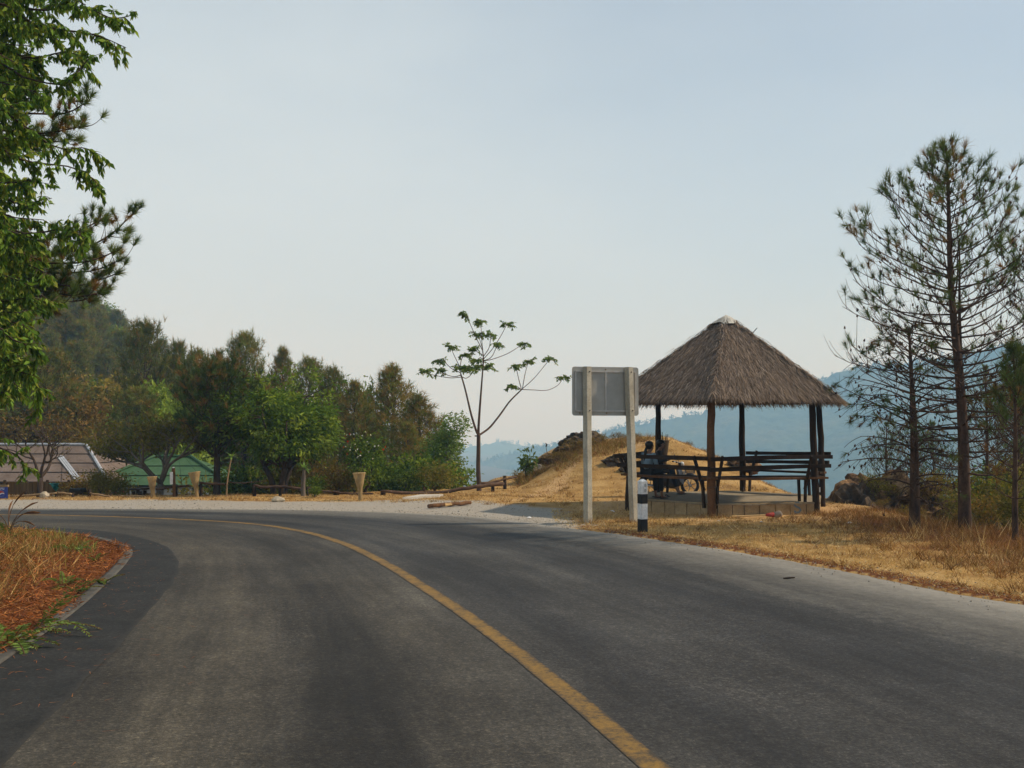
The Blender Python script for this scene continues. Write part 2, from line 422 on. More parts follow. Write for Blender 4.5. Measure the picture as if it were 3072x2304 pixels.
ang = np.radians(np.concatenate([np.arange(-180, -33, 4.0), np.arange(-33, 33.01, 0.28), np.arange(37, 180, 4.0)]))
rad = np.concatenate([[0.3, 1, 2, 3], np.exp(np.arange(math.log(4), math.log(58), 0.0105)), np.exp(np.arange(math.log(58), math.log(3200), 0.035))])
RR, AA = np.meshgrid(rad, ang, indexing='ij')
GX, GY = RR * np.sin(AA), RR * np.cos(AA)
GZ = height(GX.ravel(), GY.ravel()).reshape(GX.shape)
zn = zones(GX.ravel(), GY.ravel()).reshape(GX.shape + (4,))
tag(grid_mesh('ground', GX, GY, GZ, MATS['ground'], extra=zn, wrap=True), kind='structure')

# ------------------------------------------------------------------ road
m, t, b, N, Lk = new_mat('asphalt')
uvn = N('ShaderNodeTexCoord'); uv = uvn.outputs['UV']
sp = N('ShaderNodeSeparateXYZ'); Lk(uv, sp.inputs[0]); u = sp.outputs[0]
streak = tex(t, 'Noise', 1.0, 5, 0.6, vec=uv, stretch=(9.0, .16, 1)); patch = tex(t, 'Noise', .5, 4, 0.6, coord='Object')
agg = tex(t, 'Noise', 30, 3, 0.9); agg2 = tex(t, 'Voronoi', 95); mid = tex(t, 'Noise', 7, 5, 0.7)
base = ramp(t, patch.outputs['Fac'], [(0.3, (.028, .0268, .0245)), (0.5, (.038, .0366, .0338)), (0.72, (.050, .0485, .045))])
lanec = ramp(t, u, [(0.0, (1.02, .96, .84)), (0.33, (1.05, 1.0, .90)), (0.42, (.98, .98, .98)), (0.62, (.94, .97, 1.02)), (1.0, (1.02, 1.02, 1.0))])
base = mixc(t, 1.0, base, lanec, 'MULTIPLY')
wheel = ramp(t, u, [(0.0, (1, 1, 1)), (0.12, (1.18, 1.15, 1.08)), (0.17, (1.45, 1.40, 1.30)), (0.225, (1.0, .99, .97)), (0.275, (.60, .60, .60)), (0.34, (1.10, 1.08, 1.04)), (0.40, (1.25, 1.22, 1.15)),
                    (0.49, (.78, .79, .82)), (0.58, (1.15, 1.13, 1.08)), (0.70, (.74, .76, .80)), (0.85, (1.2, 1.2, 1.17)), (1.0, (1.4, 1.37, 1.3))])
base = mixc(t, 1.0, base, wheel, 'MULTIPLY')
fs_ = tex(t, 'Noise', 1.0, 4, .65, vec=uv, stretch=(42.0, .22, 1))
base = mixc(t, 0.7, base, ramp(t, fs_.outputs['Fac'], [(0.3, (.60, .60, .60)), (.5, (1, 1, 1)), (.70, (1.45, 1.43, 1.38))]), 'MULTIPLY')
base = mixc(t, 0.9, base, ramp(t, streak.outputs['Fac'], [(0.3, (.50, .50, .52)), (0.5, (1, 1, 1)), (0.70, (1.55, 1.52, 1.45))]), 'MULTIPLY')
base = mixc(t, 0.8, base, ramp(t, agg.outputs['Fac'], [(0.32, (.35, .35, .35)), (0.48, (.90, .90, .90)), (0.60, (1.5, 1.47, 1.4)), (.68, (3.2, 3.1, 2.8))]), 'MULTIPLY')
base = mixc(t, 0.6, base, ramp(t, mid.outputs['Fac'], [(0.32, (.68, .68, .68)), (0.68, (1.32, 1.32, 1.30))]), 'MULTIPLY')
dn = mathn(t, 'ADD', u, mathn(t, 'MULTIPLY', mathn(t, 'SUBTRACT', streak.outputs['Fac'], .5), .20))
dn = mathn(t, 'ADD', dn, mathn(t, 'MULTIPLY', mathn(t, 'SUBTRACT', mid.outputs['Fac'], .5), .12))
dust = ramp(t, dn, [(.78, (0, 0, 0)), (.90, (.32, .32, .32)), (1.0, (.9, .9, .9))])
base = mixc(t, dust, base, (.30, .28, .235))
Lk(base, b.inputs['Base Color']); b.inputs['Roughness'].default_value = .8; b.inputs['Specular IOR Level'].default_value = .22
bump(t, b, mathn(t, 'ADD', agg.outputs['Fac'], mathn(t, 'MULTIPLY', agg2.outputs['Distance'], .6)), .55, .006)

# UV: u across (0 inner .. 1 outer), v metres along
U_MID = 0.42
across = np.concatenate([np.linspace(0, U_MID, 10), np.linspace(U_MID, 1, 16)[1:]])
sl = np.concatenate([[0], np.cumsum(np.linalg.norm(np.diff(R_MID, axis=0), axis=1))])
rows = []
for uu in across:
    rows.append(R_IN + (R_MID - R_IN) * uu / U_MID if uu <= U_MID else R_MID + (R_OUT - R_MID) * (uu - U_MID) / (1 - U_MID))
rows = np.array(rows)
edge_n = (fbm(sl * 1.1, sl * 0 + 3, 41) - .5) * .35 + (fbm(sl * 4, sl * 0 + 9, 42) - .5) * .16     # ragged outer edge
nrm = R_OUT - R_MID; nrm = nrm / np.linalg.norm(nrm, axis=1)[:, None]
rows[-1] += nrm * edge_n[:, None]
RZ = np.full(rows.shape[:2], 0.012); RZ[-1] = -0.03; RZ[0] = -0.02
uvg = np.stack([np.repeat(across[:, None], NR, 1), np.repeat(sl[None, :], len(across), 0)], -1)
ro = grid_mesh('road', rows[..., 0], rows[..., 1], RZ, MATS['asphalt'], uv=uvg); tag(ro, kind='structure')

def strip(name, A, B, z, mat, raise_=0.0):
    """ribbon between two matched curves"""
    k = len(A); s = np.concatenate([[0], np.cumsum(np.linalg.norm(np.diff(A, axis=0), axis=1))])
    nW = 5; W = np.linspace(0, 1, nW)
    P = np.array([A + (B - A) * w for w in W]); Z = np.full((nW, k), z)
    if raise_:
        P = np.concatenate([P[:1], P, P[-1:]]); Z = np.full((nW + 2, k), z + raise_); Z[0] = z - .1; Z[-1] = z - .1; W = np.concatenate([[0], W, [1]])
    uvs = np.stack([np.repeat(W[:, None], k, 1), np.repeat(s[None], len(W), 0)], -1)
    return tag(grid_mesh(name, P[..., 0], P[..., 1], Z, MATS[mat], uv=uvs, smooth=not raise_), kind='structure')

def worn(name, paint, under, thr0, thr1, scale=22):
    m, t, b, N, Lk = new_mat(name)
    uvn = N('ShaderNodeTexCoord')
    n1 = tex(t, 'Noise', scale, 6, .75); n2 = tex(t, 'Noise', 3, 4, .6); n3 = tex(t, 'Noise', 130, 2, .8)
    sp = N('ShaderNodeSeparateXYZ'); Lk(uvn.outputs['UV'], sp.inputs[0])
    ed = mathn(t, 'MULTIPLY', mathn(t, 'ABSOLUTE', mathn(t, 'SUBTRACT', sp.outputs[0], .5)), 2.0)
    v = mathn(t, 'ADD', mathn(t, 'MULTIPLY', n1.outputs['Fac'], .6), mathn(t, 'MULTIPLY', n2.outputs['Fac'], .4))
    v = mathn(t, 'SUBTRACT', v, mathn(t, 'MULTIPLY', mathn(t, 'POWER', ed, 4.0), .16))
    f = ramp(t, v, [(thr0, (0, 0, 0)), (thr1, (1, 1, 1))])
    pc = mixc(t, .5, paint, ramp(t, n3.outputs['Fac'], [(.3, (.55, .55, .55)), (.7, (1.25, 1.25, 1.25))]), 'MULTIPLY')
    c = mixc(t, f, under, pc); Lk(c, b.inputs['Base Color']); b.inputs['Roughness'].default_value = .7
    bump(t, b, n3.outputs['Fac'], .4, .004)
    return m
worn('line_paint', (.25, .145, .034), (.055, .045, .032), .36, .56)
tng = np.gradient(R_MID, axis=0); tng /= np.linalg.norm(tng, axis=1)[:, None]; nl = np.stack([-tng[:, 1], tng[:, 0]], 1)
wv = (fbm(sl * 1.7, sl * 0, 77) - .5)[:, None] * .012
strip('centre_line', R_MID + nl * (.10 + wv), R_MID - nl * (.10 - wv), 0.0165, 'line_paint')

# newer, darker asphalt along the inside of the bend
m, t, b, N, Lk = new_mat('dark_asphalt')
uvn = N('ShaderNodeTexCoord'); sp = N('ShaderNodeSeparateXYZ'); Lk(uvn.outputs['UV'], sp.inputs[0])
n1, n2, n3 = tex(t, 'Noise', 2.2, 5, .6), tex(t, 'Noise', 9, 4, .7), tex(t, 'Noise', 34, 3, .9)
c = ramp(t, n1.outputs['Fac'], [(.32, (.017, .0175, .0165)), (.68, (.029, .029, .0275))])
c = mixc(t, .8, c, ramp(t, n3.outputs['Fac'], [(.32, (.5, .5, .5)), (.5, (1, 1, 1)), (.66, (2.0, 1.95, 1.85))]), 'MULTIPLY')
ed = mathn(t, 'ADD', sp.outputs[0], mathn(t, 'MULTIPLY', mathn(t, 'SUBTRACT', n2.outputs['Fac'], .5), .12))
c = mixc(t, ramp(t, ed, [(.0, (.9, .9, .9)), (.07, (0, 0, 0))]), c, (.040, .038, .034))
Lk(c, b.inputs['Base Color']); b.inputs['Roughness'].default_value = .85; bump(t, b, n3.outputs['Fac'], .5, .005)
PB = spline([(-1.2, -8), (-2.45, 0), (-3.1, 5.6), (-3.4, 7.7), (-3.7, 9.4), (-3.97, 11), (-4.36, 13.1), (-4.9, 15.7), (-5.6, 17.9), (-6.4, 19.7), (-7.3, 21.0), (-8.5, 22.3),
             (-10, 23.1), (-11.6, 23.7), (-15, 24.7)], 260)
PB += ((fbm(np.arange(260) * .22, np.zeros(260), 91) - .5) * .05)[:, None]
IA = np.array([R_IN[np.argmin(np.hypot(*(R_IN - p).T))] for p in PB])
IA = np.array([IA[max(0, i - 4):i + 5].mean(0) for i in range(len(IA))])
strip('asphalt_patch', PB, IA, 0.0165, 'dark_asphalt')
# flat concrete kerb on the inside edge
rough_mat('kerb_concrete', (.062, .058, .050), (.115, .108, .092), 3.0, .9, .3, .006, fine=45)
KN = np.stack([-np.gradient(R_IN, axis=0)[:, 1], np.gradient(R_IN, axis=0)[:, 0]], 1); KN /= np.linalg.norm(KN, axis=1)[:, None]
KA = R_IN[30:345]; KB = (R_IN + KN * .15)[30:345]
strip('kerb', KB, KA + (KA - KB) * .02, 0.0, 'kerb_concrete', raise_=.035)
# ------------------------------------------------------------------ far ridges (forested slopes across the valley)
m, t, b, N, Lk = new_mat('forest_slope')
n1 = tex(t, 'Noise', .007, 6, .6); n2 = tex(t, 'Noise', .07, 5, .7); n3 = tex(t, 'Noise', .5, 3, .7)
c = ramp(t, n1.outputs['Fac'], [(.32, (.030, .045, .014)), (.5, (.055, .068, .022)), (.68, (.10, .088, .034))])
c = mixc(t, .8, c, ramp(t, n2.outputs['Fac'], [(.3, (.5, .55, .5)), (.7, (1.5, 1.42, 1.3))]), 'MULTIPLY')
c = mixc(t, .6, c, ramp(t, n3.outputs['Fac'], [(.3, (.55, .55, .55)), (.7, (1.4, 1.4, 1.4))]), 'MULTIPLY')
Lk(c, b.inputs['Base Color']); b.inputs['Roughness'].default_value = .95; b.inputs['Specular IOR Level'].default_value = .05
bump(t, b, n2.outputs['Fac'], 1.0, 3.0)

def ridge(name, crest, n_u, n_v, run, floor, canopy, seed, cell, spur=18.0):
    C = spline([tuple(at(px, py, Y)) for px, py, Y in crest], n_u)
    v = np.concatenate([np.linspace(-.25, 0, 8)[:-1], np.linspace(0, 1, n_v) ** 1.15])
    VV, UU = np.meshgrid(v, np.arange(n_u), indexing='ij')
    X = C[UU, 0] * (1 - .15 * np.maximum(VV, 0)) ; Yg = C[UU, 1] - VV * run
    top = C[UU, 2] - canopy * .6
    fall = np.where(VV >= 0, VV ** .9, np.abs(VV) * 1.6)
    Z = top + (floor - top) * np.clip(fall, 0, 1)
    s = (fbm(X / 180.0, Yg / 280.0, seed) - .5) * 2 * spur * sstep(0, .35, np.abs(VV)) + (fbm(X / 45.0, Yg / 45.0, seed + 3) - .5) * 16 * sstep(0, .15, np.abs(VV))
    Z = Z + s + canopy * bumps(X / cell, Yg / cell, seed + 7) + canopy * .45 * bumps(X / cell * 2.1, Yg / cell * 2.1, seed + 11) + (fbm(X / 9, Yg / 9, seed + 1) - .5) * canopy * .6
    return tag(grid_mesh(name, X, Yg, Z, MATS['forest_slope']), kind='structure'), C
RB, CB = ridge('mountain', [(300, 1480, 2565), (800, 1450, 2375), (1200, 1425, 2185), (1400, 1400, 2052), (1580, 1354, 1938), (1680, 1335, 1862), (1775, 1312, 1805), (1880, 1284, 1767), (2019, 1261, 1710),
    (2105, 1243, 1691), (2171, 1219, 1672), (2330, 1180, 1653), (2461, 1143, 1634), (2521, 1122, 1615), (2628, 1102, 1596), (2800, 1085, 1577), (3058, 1040, 1539), (3400, 985, 1520), (4000, 960, 1501)], 640, 150, 980, -190, 6.5, 5, 11.0, 34.0)
RA, CA = ridge('mountain', [(300, 1400, 3135), (900, 1388, 3009), (1250, 1368, 2946), (1389, 1347, 2884), (1455, 1338, 2884), (1500, 1331, 2884), (1560, 1338, 2884), (1640, 1352, 2884), (1800, 1372, 2884), (2600, 1380, 3009), (4200, 1370, 3135)], 420, 60, 1100, -240, 9.0, 55, 16.0, 40)
# trees standing up on the crests: one far-off wood, built as crowns of small faces
rng = np.random.default_rng(4)
def crest_wood(name, C, lo, hi, n, hmin, hmax, parent):
    Vs = []
    for _ in range(n):
        u = rng.uniform(lo, hi) * (len(C) - 1); i = int(u); p = C[i] + (C[min(i + 1, len(C) - 1)] - C[i]) * (u - i)
        h = rng.uniform(hmin, hmax); w = h * rng.uniform(.35, .6); k = 26
        a = rng.normal(size=(k, 3)); a /= np.linalg.norm(a, axis=1)[:, None]; a *= rng.uniform(.5, 1, (k, 1))
        ctr = p + np.array([0, rng.uniform(-14, 4), h * .30]) + a * np.array([w * .5, w * .5, h * .42])
        for q in ctr:
            d = rng.normal(size=(3, 3)) * w * .22; Vs.append(q + d)
    o = np_mesh(name, np.vstack(Vs), 3, MATS['forest_slope'], org=(0, 0, 0)); o.parent = parent
    return tag(o, kind='stuff')
crest_wood('crest_trees', CB, .28, .95, 420, 6, 15, RB)
crest_wood('crest_trees', CA, .25, .55, 140, 9, 22, RA)

# ------------------------------------------------------------------ hazy air over the valley
hz = MB(); hz.box((50, 450, -45), (5300, 5900, 646))
ho = hz.build('haze', None); tag(ho, kind='stuff')
m = bpy.data.materials.new('haze'); m.use_nodes = True; t = m.node_tree
for n in list(t.nodes): t.nodes.remove(n)
pv = t.nodes.new('ShaderNodeVolumePrincipled'); mo = t.nodes.new('ShaderNodeOutputMaterial')
pv.inputs['Color'].default_value = (.36, .68, 1.0, 1); pv.inputs['Density'].default_value = 0.00062; pv.inputs['Absorption Color'].default_value = (1, 1, 1, 1); pv.inputs['Anisotropy'].default_value = 0.0
t.links.new(pv.outputs[0], mo.inputs['Volume'])
ho.data.materials.append(m)
# ------------------------------------------------------------------ shared materials for built things
rough_mat('dark_wood', (.018, .011, .007), (.050, .029, .016), 3.0, .85, .5, .01, stretch=(1, 1, .25), fine=40)
rough_mat('post_wood', (.075, .036, .016), (.19, .095, .040), 4.0, .85, .6, .012, stretch=(1, 1, .18), fine=30)
rough_mat('pale_wood', (.20, .13, .065), (.34, .235, .125), 4.0, .85, .4, .008, stretch=(1, 1, .3), fine=30)
rough_mat('block', (.26, .18, .09), (.42, .31, .175), 3.5, .92, .5, .01, fine=40)
rough_mat('slab_top', (.20, .155, .10), (.30, .25, .17), 1.4, .92, .3, .01, fine=25)
rough_mat('post_concrete', (.34, .31, .24), (.50, .465, .37), 3.0, .9, .5, .008, fine=35)
rough_mat('sign_metal', (.36, .345, .30), (.48, .46, .41), 2.0, .55, .05, .002, metal=.25, spec=.4)
rough_mat('sign_rail', (.46, .43, .39), (.62, .59, .54), 5.0, .5, .1, .002, metal=.3)
rough_mat('bolt', (.05, .045, .04), (.12, .10, .08), 20, .6, .1)
rough_mat('white_paint', (.62, .62, .60), (.80, .80, .78), 5.0, .6, .15, .003, fine=18)
rough_mat('black_paint', (.012, .012, .013), (.030, .029, .028), 5.0, .6, .15, .003)
rough_mat('reflector', (.30, .30, .28), (.45, .45, .42), 40, .35, .1)
rough_mat('thatch_base', (.07, .053, .040), (.15, .117, .088), 8.0, .95, .8, .03, fine=30)
rough_mat('cap_sheet', (.33, .31, .26), (.58, .56, .49), 3.5, .7, .3, .02, fine=14)
rough_mat('blue_graffiti', (.10, .15, .19), (.17, .21, .23), 9, .8, .1)

# ------------------------------------------------------------------ thatched six-sided shelter
HC = Vector((5.75, 28.6, 0)); R_EAVE, Z_EAVE, Z_APEX = 3.27, 2.92, 5.13
TH0 = -16.5
def hex_pt(k, R, z): a = math.radians(TH0 + 60 * k); return Vector((HC.x + R * math.sin(a), HC.y - R * math.cos(a), z))
POSTS = [Vector(p) for p in ((4.83, 25.92, 0), (7.56, 26.6, 0), (8.47, 29.25, 0), (6.75, 31.25, 0), (4.13, 30.65, 0), (3.02, 27.95, 0))]   # B C D E F A
hut = thing('thatched_shelter', (HC.x, HC.y, 0), 'open six-sided shelter with a grey thatched roof on log posts', 'shelter')
rg = random.Random(11)
post_objs = []
for i, p in enumerate(POSTS):
    dirc = (HC - p).normalized(); top = Z_EAVE + .17
    bow = Vector((rg.uniform(-.06, .06), rg.uniform(-.04, .04), 0)); pts, rr = [], []
    for k in range(12):
        s = k / 11; z = -.25 + s * (top + .25)
        pts.append(p + bow * math.sin(s * 3) + dirc * .10 * s + Vector((rg.uniform(-.012, .012), rg.uniform(-.012, .012), z)))
        rr.append((.098 if i == 0 else .085) * (1.1 - .2 * s) * rg.uniform(.95, 1.06))
    o = MB().tube(pts, rr, 12, wob=.05, rng=rg).build('post', MATS['post_wood' if i == 0 else 'dark_wood'], hut, smooth=True)
    post_objs.append(o)
MB().tube([POSTS[0] + Vector((math.cos(a) * .108, math.sin(a) * .108, .72 + .01 * math.sin(3 * a))) for a in np.linspace(0, 6.283, 17)], .006, 5).build('wire_tie', MATS['bolt'], post_objs[0])
MB().box(POSTS[1] + Vector((.075, -.055, .62)), (.03, .012, .12)).build('paper_scrap', MATS['white_paint'], post_objs[1])

# platform: concrete top and one course of blocks on each side with a thin mortar joint
ZP = .31
plat = MB(); top = [hex_pt(k, 2.66, ZP) for k in range(6)]; bot = [hex_pt(k, 2.66, -.3) for k in range(6)]
plat.add([q * 1 for q in top] + bot, [tuple(range(6))] + [(k, 6 + k, 6 + (k + 1) % 6, (k + 1) % 6) for k in range(6)])
po = plat.build('platform', MATS['slab_top'], hut)
lip = MB()
for k in range(6):
    a0, a1 = hex_pt(k, 2.74, 0), hex_pt(k + 1, 2.74, 0)
    for j in range(6):
        q0, q1 = a0.lerp(a1, j / 6 + .002), a0.lerp(a1, (j + 1) / 6 - .002)
        n = ((a0 + a1) / 2 - HC); n.z = 0; n.normalize(); lift = rg.uniform(-.012, .006)
        lip.beam(q0 + Vector((0, 0, ZP - .02 + lift)) - n * .055, q1 + Vector((0, 0, ZP - .02 + lift + rg.uniform(-.006, .006))) - n * .055, .17, .035)
lip.build('rim', MATS['slab_top'], hut)
graf = None
for k in range(6):
    a0, a1 = hex_pt(k, 2.705, 0), hex_pt(k + 1, 2.705, 0); n = ((a0 + a1) / 2 - HC).normalized()
    cuts = np.cumsum([0] + [rg.uniform(.8, 1.2) for _ in range(7)]); cuts /= cuts[-1]
    for j in range(7):
        q0, q1 = a0.lerp(a1, cuts[j] + .003), a0.lerp(a1, cuts[j + 1] - .003)
        off = n * rg.uniform(-.01, .008)
        ob = MB().beam(q0 + off + Vector((0, 0, .125)), q1 + off + Vector((0, 0, .125)), .09, .385).build('block', MATS['block'], po, bevel=.012)
        if k == 0 and j == 5: graf = (q0 + off, q1 + off, n, ob)
q0, q1, n, ob = graf                                                    # faded blue S-shaped scrawl on a front block
S_shape = [(.16, .27), (.10, .315), (.03, .30), (.0, .25), (.05, .205), (.13, .175), (.165, .12), (.12, .07), (.04, .065), (.0, .10)]
d = (q1 - q0).normalized(); st = MB(); c0 = q0.lerp(q1, .45) - d * .08 + n * .0485
for (u0, z0), (u1, z1) in zip(S_shape, S_shape[1:]):
    A, B = c0 + d * u0 + Vector((0, 0, z0)), c0 + d * u1 + Vector((0, 0, z1)); w = (B - A).cross(n).normalized() * .022
    e = (B - A).normalized() * .012
    st.add([A - w - e, B - w + e, B + w + e, A + w - e], [(0, 1, 2, 3)])
st.build('blue_scrawl', MATS['blue_graffiti'], ob)

# benches: seat plank, two back rails leaning outwards, slanted arms, legs
def bench(i, j, sags, ext0=.1, ext1=.1):
    a, b_ = POSTS[i], POSTS[j]; d = (b_ - a).normalized(); n = ((a + b_) / 2 - HC); n.z = 0; n.normalize()
    up = Vector((0, 0, 1)); root = bpy.data.objects.new('bench', None); COL.objects.link(root); root.parent = hut
    root.location = (a + b_) / 2 - HC; root.location.z = ZP
    def plank(name, z0, z1, off, w, h, bow, mat='dark_wood'):
        m = MB(); P = [a.lerp(b_, s) for s in np.linspace(0, 1, 9)]
        P[0] = P[0] - d * ext0; P[-1] = P[-1] + d * ext1
        for s in range(8):
            f0, f1 = s / 8, (s + 1) / 8
            q0 = P[s] + n * off + up * (z0 + (z1 - z0) * f0 + bow * math.sin(math.pi * f0)); q1 = P[s + 1] + n * off + up * (z0 + (z1 - z0) * f1 + bow * math.sin(math.pi * f1))
            m.beam(q0 - d * .004 * (s > 0), q1, w, h * (1 + .08 * math.sin(5 * f0 + i)))
        return m.build(name, MATS[mat], root)
    plank('back_rail', 1.42 + sags[0], 1.42 - sags[0], .30, .045, .10, sags[1])
    plank('back_rail', 1.18 + sags[2], 1.18 - sags[2], .215, .045, .10, sags[1] * .6)
    plank('seat_plank', .93, .93 + sags[0], .02, .13, .055, -.015, 'post_wood')
    plank('seat_plank', .93, .93 + sags[0] * .5, -.17, .17, .05, -.01)
    plank('seat_plank', .93, .93, -.37, .16, .05, .01)
    for s in (.06, .90):
        q = a.lerp(b_, s)
        MB().beam(q + n * .33 + up * 1.47, q - n * .06 + up * .62, .05, .075).build('arm', MATS['dark_wood'], root)
        MB().beam(q + n * .0 + up * .90, q - n * .06 + up * .20, .055, .07).build('leg', MATS['dark_wood'], root)
        MB().beam(q - n * .40 + up * .90, q - n * .36 + up * ZP, .055, .07).build('leg', MATS['dark_wood'], root)
        MB().beam(q + n * .06 + up * .885, q - n * .46 + up * .885, .05, .06).build('bearer', MATS['dark_wood'], root)
    return root
bench(5, 0, (.0, .0, .01), .16, .12); bench(0, 1, (-.02, .015, -.035), .12, .30); bench(2, 3, (.015, .0, .02)); bench(4, 5, (.01, .0, .0))
# roof frame: wall plates, hip rafters
fr = MB()
for k in range(6): fr.tube([POSTS[k] + (HC - POSTS[k]).normalized() * .1 + Vector((0, 0, Z_EAVE + .12)), POSTS[(k + 1) % 6] + (HC - POSTS[(k + 1) % 6]).normalized() * .1 + Vector((0, 0, Z_EAVE + .12))], .055, 8)
fr.build('wall_plate', MATS['dark_wood'], hut)
for k in range(6): MB().tube([hex_pt(k, 3.2, Z_EAVE + .02), hex_pt(k, .08, Z_APEX - .16)], .045, 8).build('rafter', MATS['dark_wood'], hut)
# thatch: a thick pyramid and layers of loose straw combed down the slopes
def slope_pt(k, s, u):
    """face k, s = 0 at eave .. 1 at apex, u across"""
    A, B = hex_pt(k, R_EAVE * (1 - s), Z_EAVE + (Z_APEX - Z_EAVE) * s), hex_pt(k + 1, R_EAVE * (1 - s), Z_EAVE + (Z_APEX - Z_EAVE) * s)
    return A.lerp(B, u)
th = MB()
for k in range(6):
    for s in range(10):
        s0, s1 = s / 10 * .985, (s + 1) / 10 * .985
        for u in range(8):
            q = [slope_pt(k, s0, u / 8), slope_pt(k, s0, (u + 1) / 8), slope_pt(k, s1, (u + 1) / 8), slope_pt(k, s1, u / 8)]
            th.add(q, [(0, 1, 2, 3)]); th.add([p - Vector((0, 0, .10)) for p in q], [(3, 2, 1, 0)])
    for u in range(8):
        q0, q1 = slope_pt(k, 0, u / 8), slope_pt(k, 0, (u + 1) / 8)
        th.add([q0, q1, q1 - Vector((0, 0, .10)), q0 - Vector((0, 0, .10))], [(0, 1, 2, 3)])
roof = th.build('roof', MATS['thatch_base'], hut)
r = np.random.default_rng(7)
PAL_THATCH = np.array([(.235, .178, .135), (.155, .116, .089), (.31, .24, .185), (.10, .075, .058), (.20, .157, .126), (.38, .30, .23), (.27, .192, .13)])
def straw(pos, down, nrm, Ln, w, cols, lift=.06, spread=.18):
    n = len(pos); side = np.cross(down, nrm)
    d = down + side * r.normal(0, spread, (n, 1)) + nrm * r.normal(lift, .05, (n, 1)); d /= np.linalg.norm(d, axis=1)[:, None]
    sd = np.cross(d, nrm) + nrm * r.normal(0, .4, (n, 1)); sd /= np.linalg.norm(sd, axis=1)[:, None]
    Ln = Ln[:, None]; w = w[:, None]
    mid = pos + d * Ln * .55; tip = pos + d * Ln - np.array([0, 0, 1.0]) * Ln * .10
    V = np.stack([pos - sd * w / 2, pos + sd * w / 2, tip + sd * w * .12, tip - sd * w * .12], 1)
    C = np.repeat(cols, 4, 0)
    return V.reshape(-1, 3), C
Vs, Cs = [], []
for k in range(6):
    n_f = 12500 if k in (5, 0, 1) else 4000
    A, B, T = [np.array(v) for v in (hex_pt(k, R_EAVE, Z_EAVE), hex_pt(k + 1, R_EAVE, Z_EAVE), (HC.x, HC.y, Z_APEX))]
    mid = (A + B) / 2; down = mid - T; down /= np.linalg.norm(down); nr = np.cross(B - A, T - A); nr /= np.linalg.norm(nr)
    if nr[2] < 0: nr = -nr
    s = 1 - np.sqrt(r.uniform(0, 1, n_f)); course = np.floor(s * 15) / 15 + (r.uniform(0, 1, n_f) ** 2) * .05
    s = np.where(r.uniform(0, 1, n_f) < .80, course, s); s = np.clip(s, 0, .97)
    u = r.uniform(0, 1, n_f)
    pos = (A + (B - A) * u[:, None]) * (1 - s[:, None]) + T * s[:, None] + nr * r.uniform(-.005, .035, (n_f, 1))
    Dn = np.repeat(down[None], n_f, 0) + (B - A)[None] / np.linalg.norm(B - A) * ((u - .5) * .5)[:, None]
    Dn /= np.linalg.norm(Dn, axis=1)[:, None]
    Vv, Cc = straw(pos, Dn, np.repeat(nr[None], n_f, 0), r.uniform(.16, .36, n_f), r.uniform(.008, .018, n_f), PAL_THATCH[r.integers(0, 7, n_f)] * r.uniform(.75, 1.2, (n_f, 1)))
    Vs.append(Vv); Cs.append(Cc)
    n_e = 620                                                        # ragged fringe over the eave
    u = r.uniform(0, 1, n_e); pos = A + (B - A) * u[:, None] + T * 0 + down * r.uniform(-.18, .02, (n_e, 1)) + np.array([0, 0, -.05]) * r.uniform(0, 2.2, (n_e, 1))
    dd = np.repeat(down[None], n_e, 0) + np.array([0, 0, -.55]) * r.uniform(0, 1.4, (n_e, 1)); dd /= np.linalg.norm(dd, axis=1)[:, None]
    Vv, Cc = straw(pos, dd, np.repeat(nr[None], n_e, 0), r.uniform(.08, .24, n_e), r.uniform(.012, .028, n_e), PAL_THATCH[r.integers(0, 7, n_e)] * r.uniform(.6, 1.1, (n_e, 1)), 0, .35)
    Vs.append(Vv); Cs.append(Cc)
    n_r = 650                                                        # thicker rolls along the hips
    s = r.uniform(0, .95, n_r); hip = A * (1 - s[:, None]) + T * s[:, None] + np.array([0, 0, .03]) + r.normal(0, .035, (n_r, 3))
    hd = (A - T) / np.linalg.norm(A - T); nh = np.array([0, 0, 1.0]) - hd * hd[2]; nh /= np.linalg.norm(nh)
    Vv, Cc = straw(hip, np.repeat(hd[None], n_r, 0), np.repeat(nh[None], n_r, 0), r.uniform(.14, .32, n_r), r.uniform(.014, .03, n_r), PAL_THATCH[r.integers(0, 7, n_r)] * r.uniform(.7, 1.15, (n_r, 1)), .02, .6)
    Vs.append(Vv); Cs.append(Cc)
o = np_mesh('straw', np.vstack(Vs), 4, MATS['straw'], hut, color=np.vstack(Cs)); o['kind'] = 'stuff'
# pale sheet folded over the peak
cp = MB(); ring = []
for k in range(24):
    a = 2 * math.pi * k / 24; hexf = 1 / math.cos(((a - math.radians(TH0)) % (math.pi / 3)) - math.pi / 6) * .866
    rr_ = (.44 + .10 * math.sin(3 * a + 1) + rg.uniform(-.03, .03)) * (.95 if math.sin(a) < 0 else .8) * (1.12 - .12 * hexf)
    ring.append(Vector((HC.x + math.sin(a) * rr_, HC.y - math.cos(a) * rr_, Z_APEX - rr_ * .70 + .085 + rg.uniform(-.015, .02))))
ring2 = [Vector((HC.x + (p.x - HC.x) * .45, HC.y + (p.y - HC.y) * .45, Z_APEX - .45 * (Z_APEX - p.z) + .05 + rg.uniform(-.012, .012))) for p in ring]
cp.add(ring + ring2 + [Vector((HC.x, HC.y, Z_APEX + .06))], [(k, (k + 1) % 24, 24 + (k + 1) % 24, 24 + k) for k in range(24)] + [(24 + k, 24 + (k + 1) % 24, 48) for k in range(24)])
so = cp.build('peak_sheet', MATS['cap_sheet'], hut); sm = so.modifiers.new('s', 'SOLIDIFY'); sm.thickness = .015
bq = slope_pt(1, .78, .0)
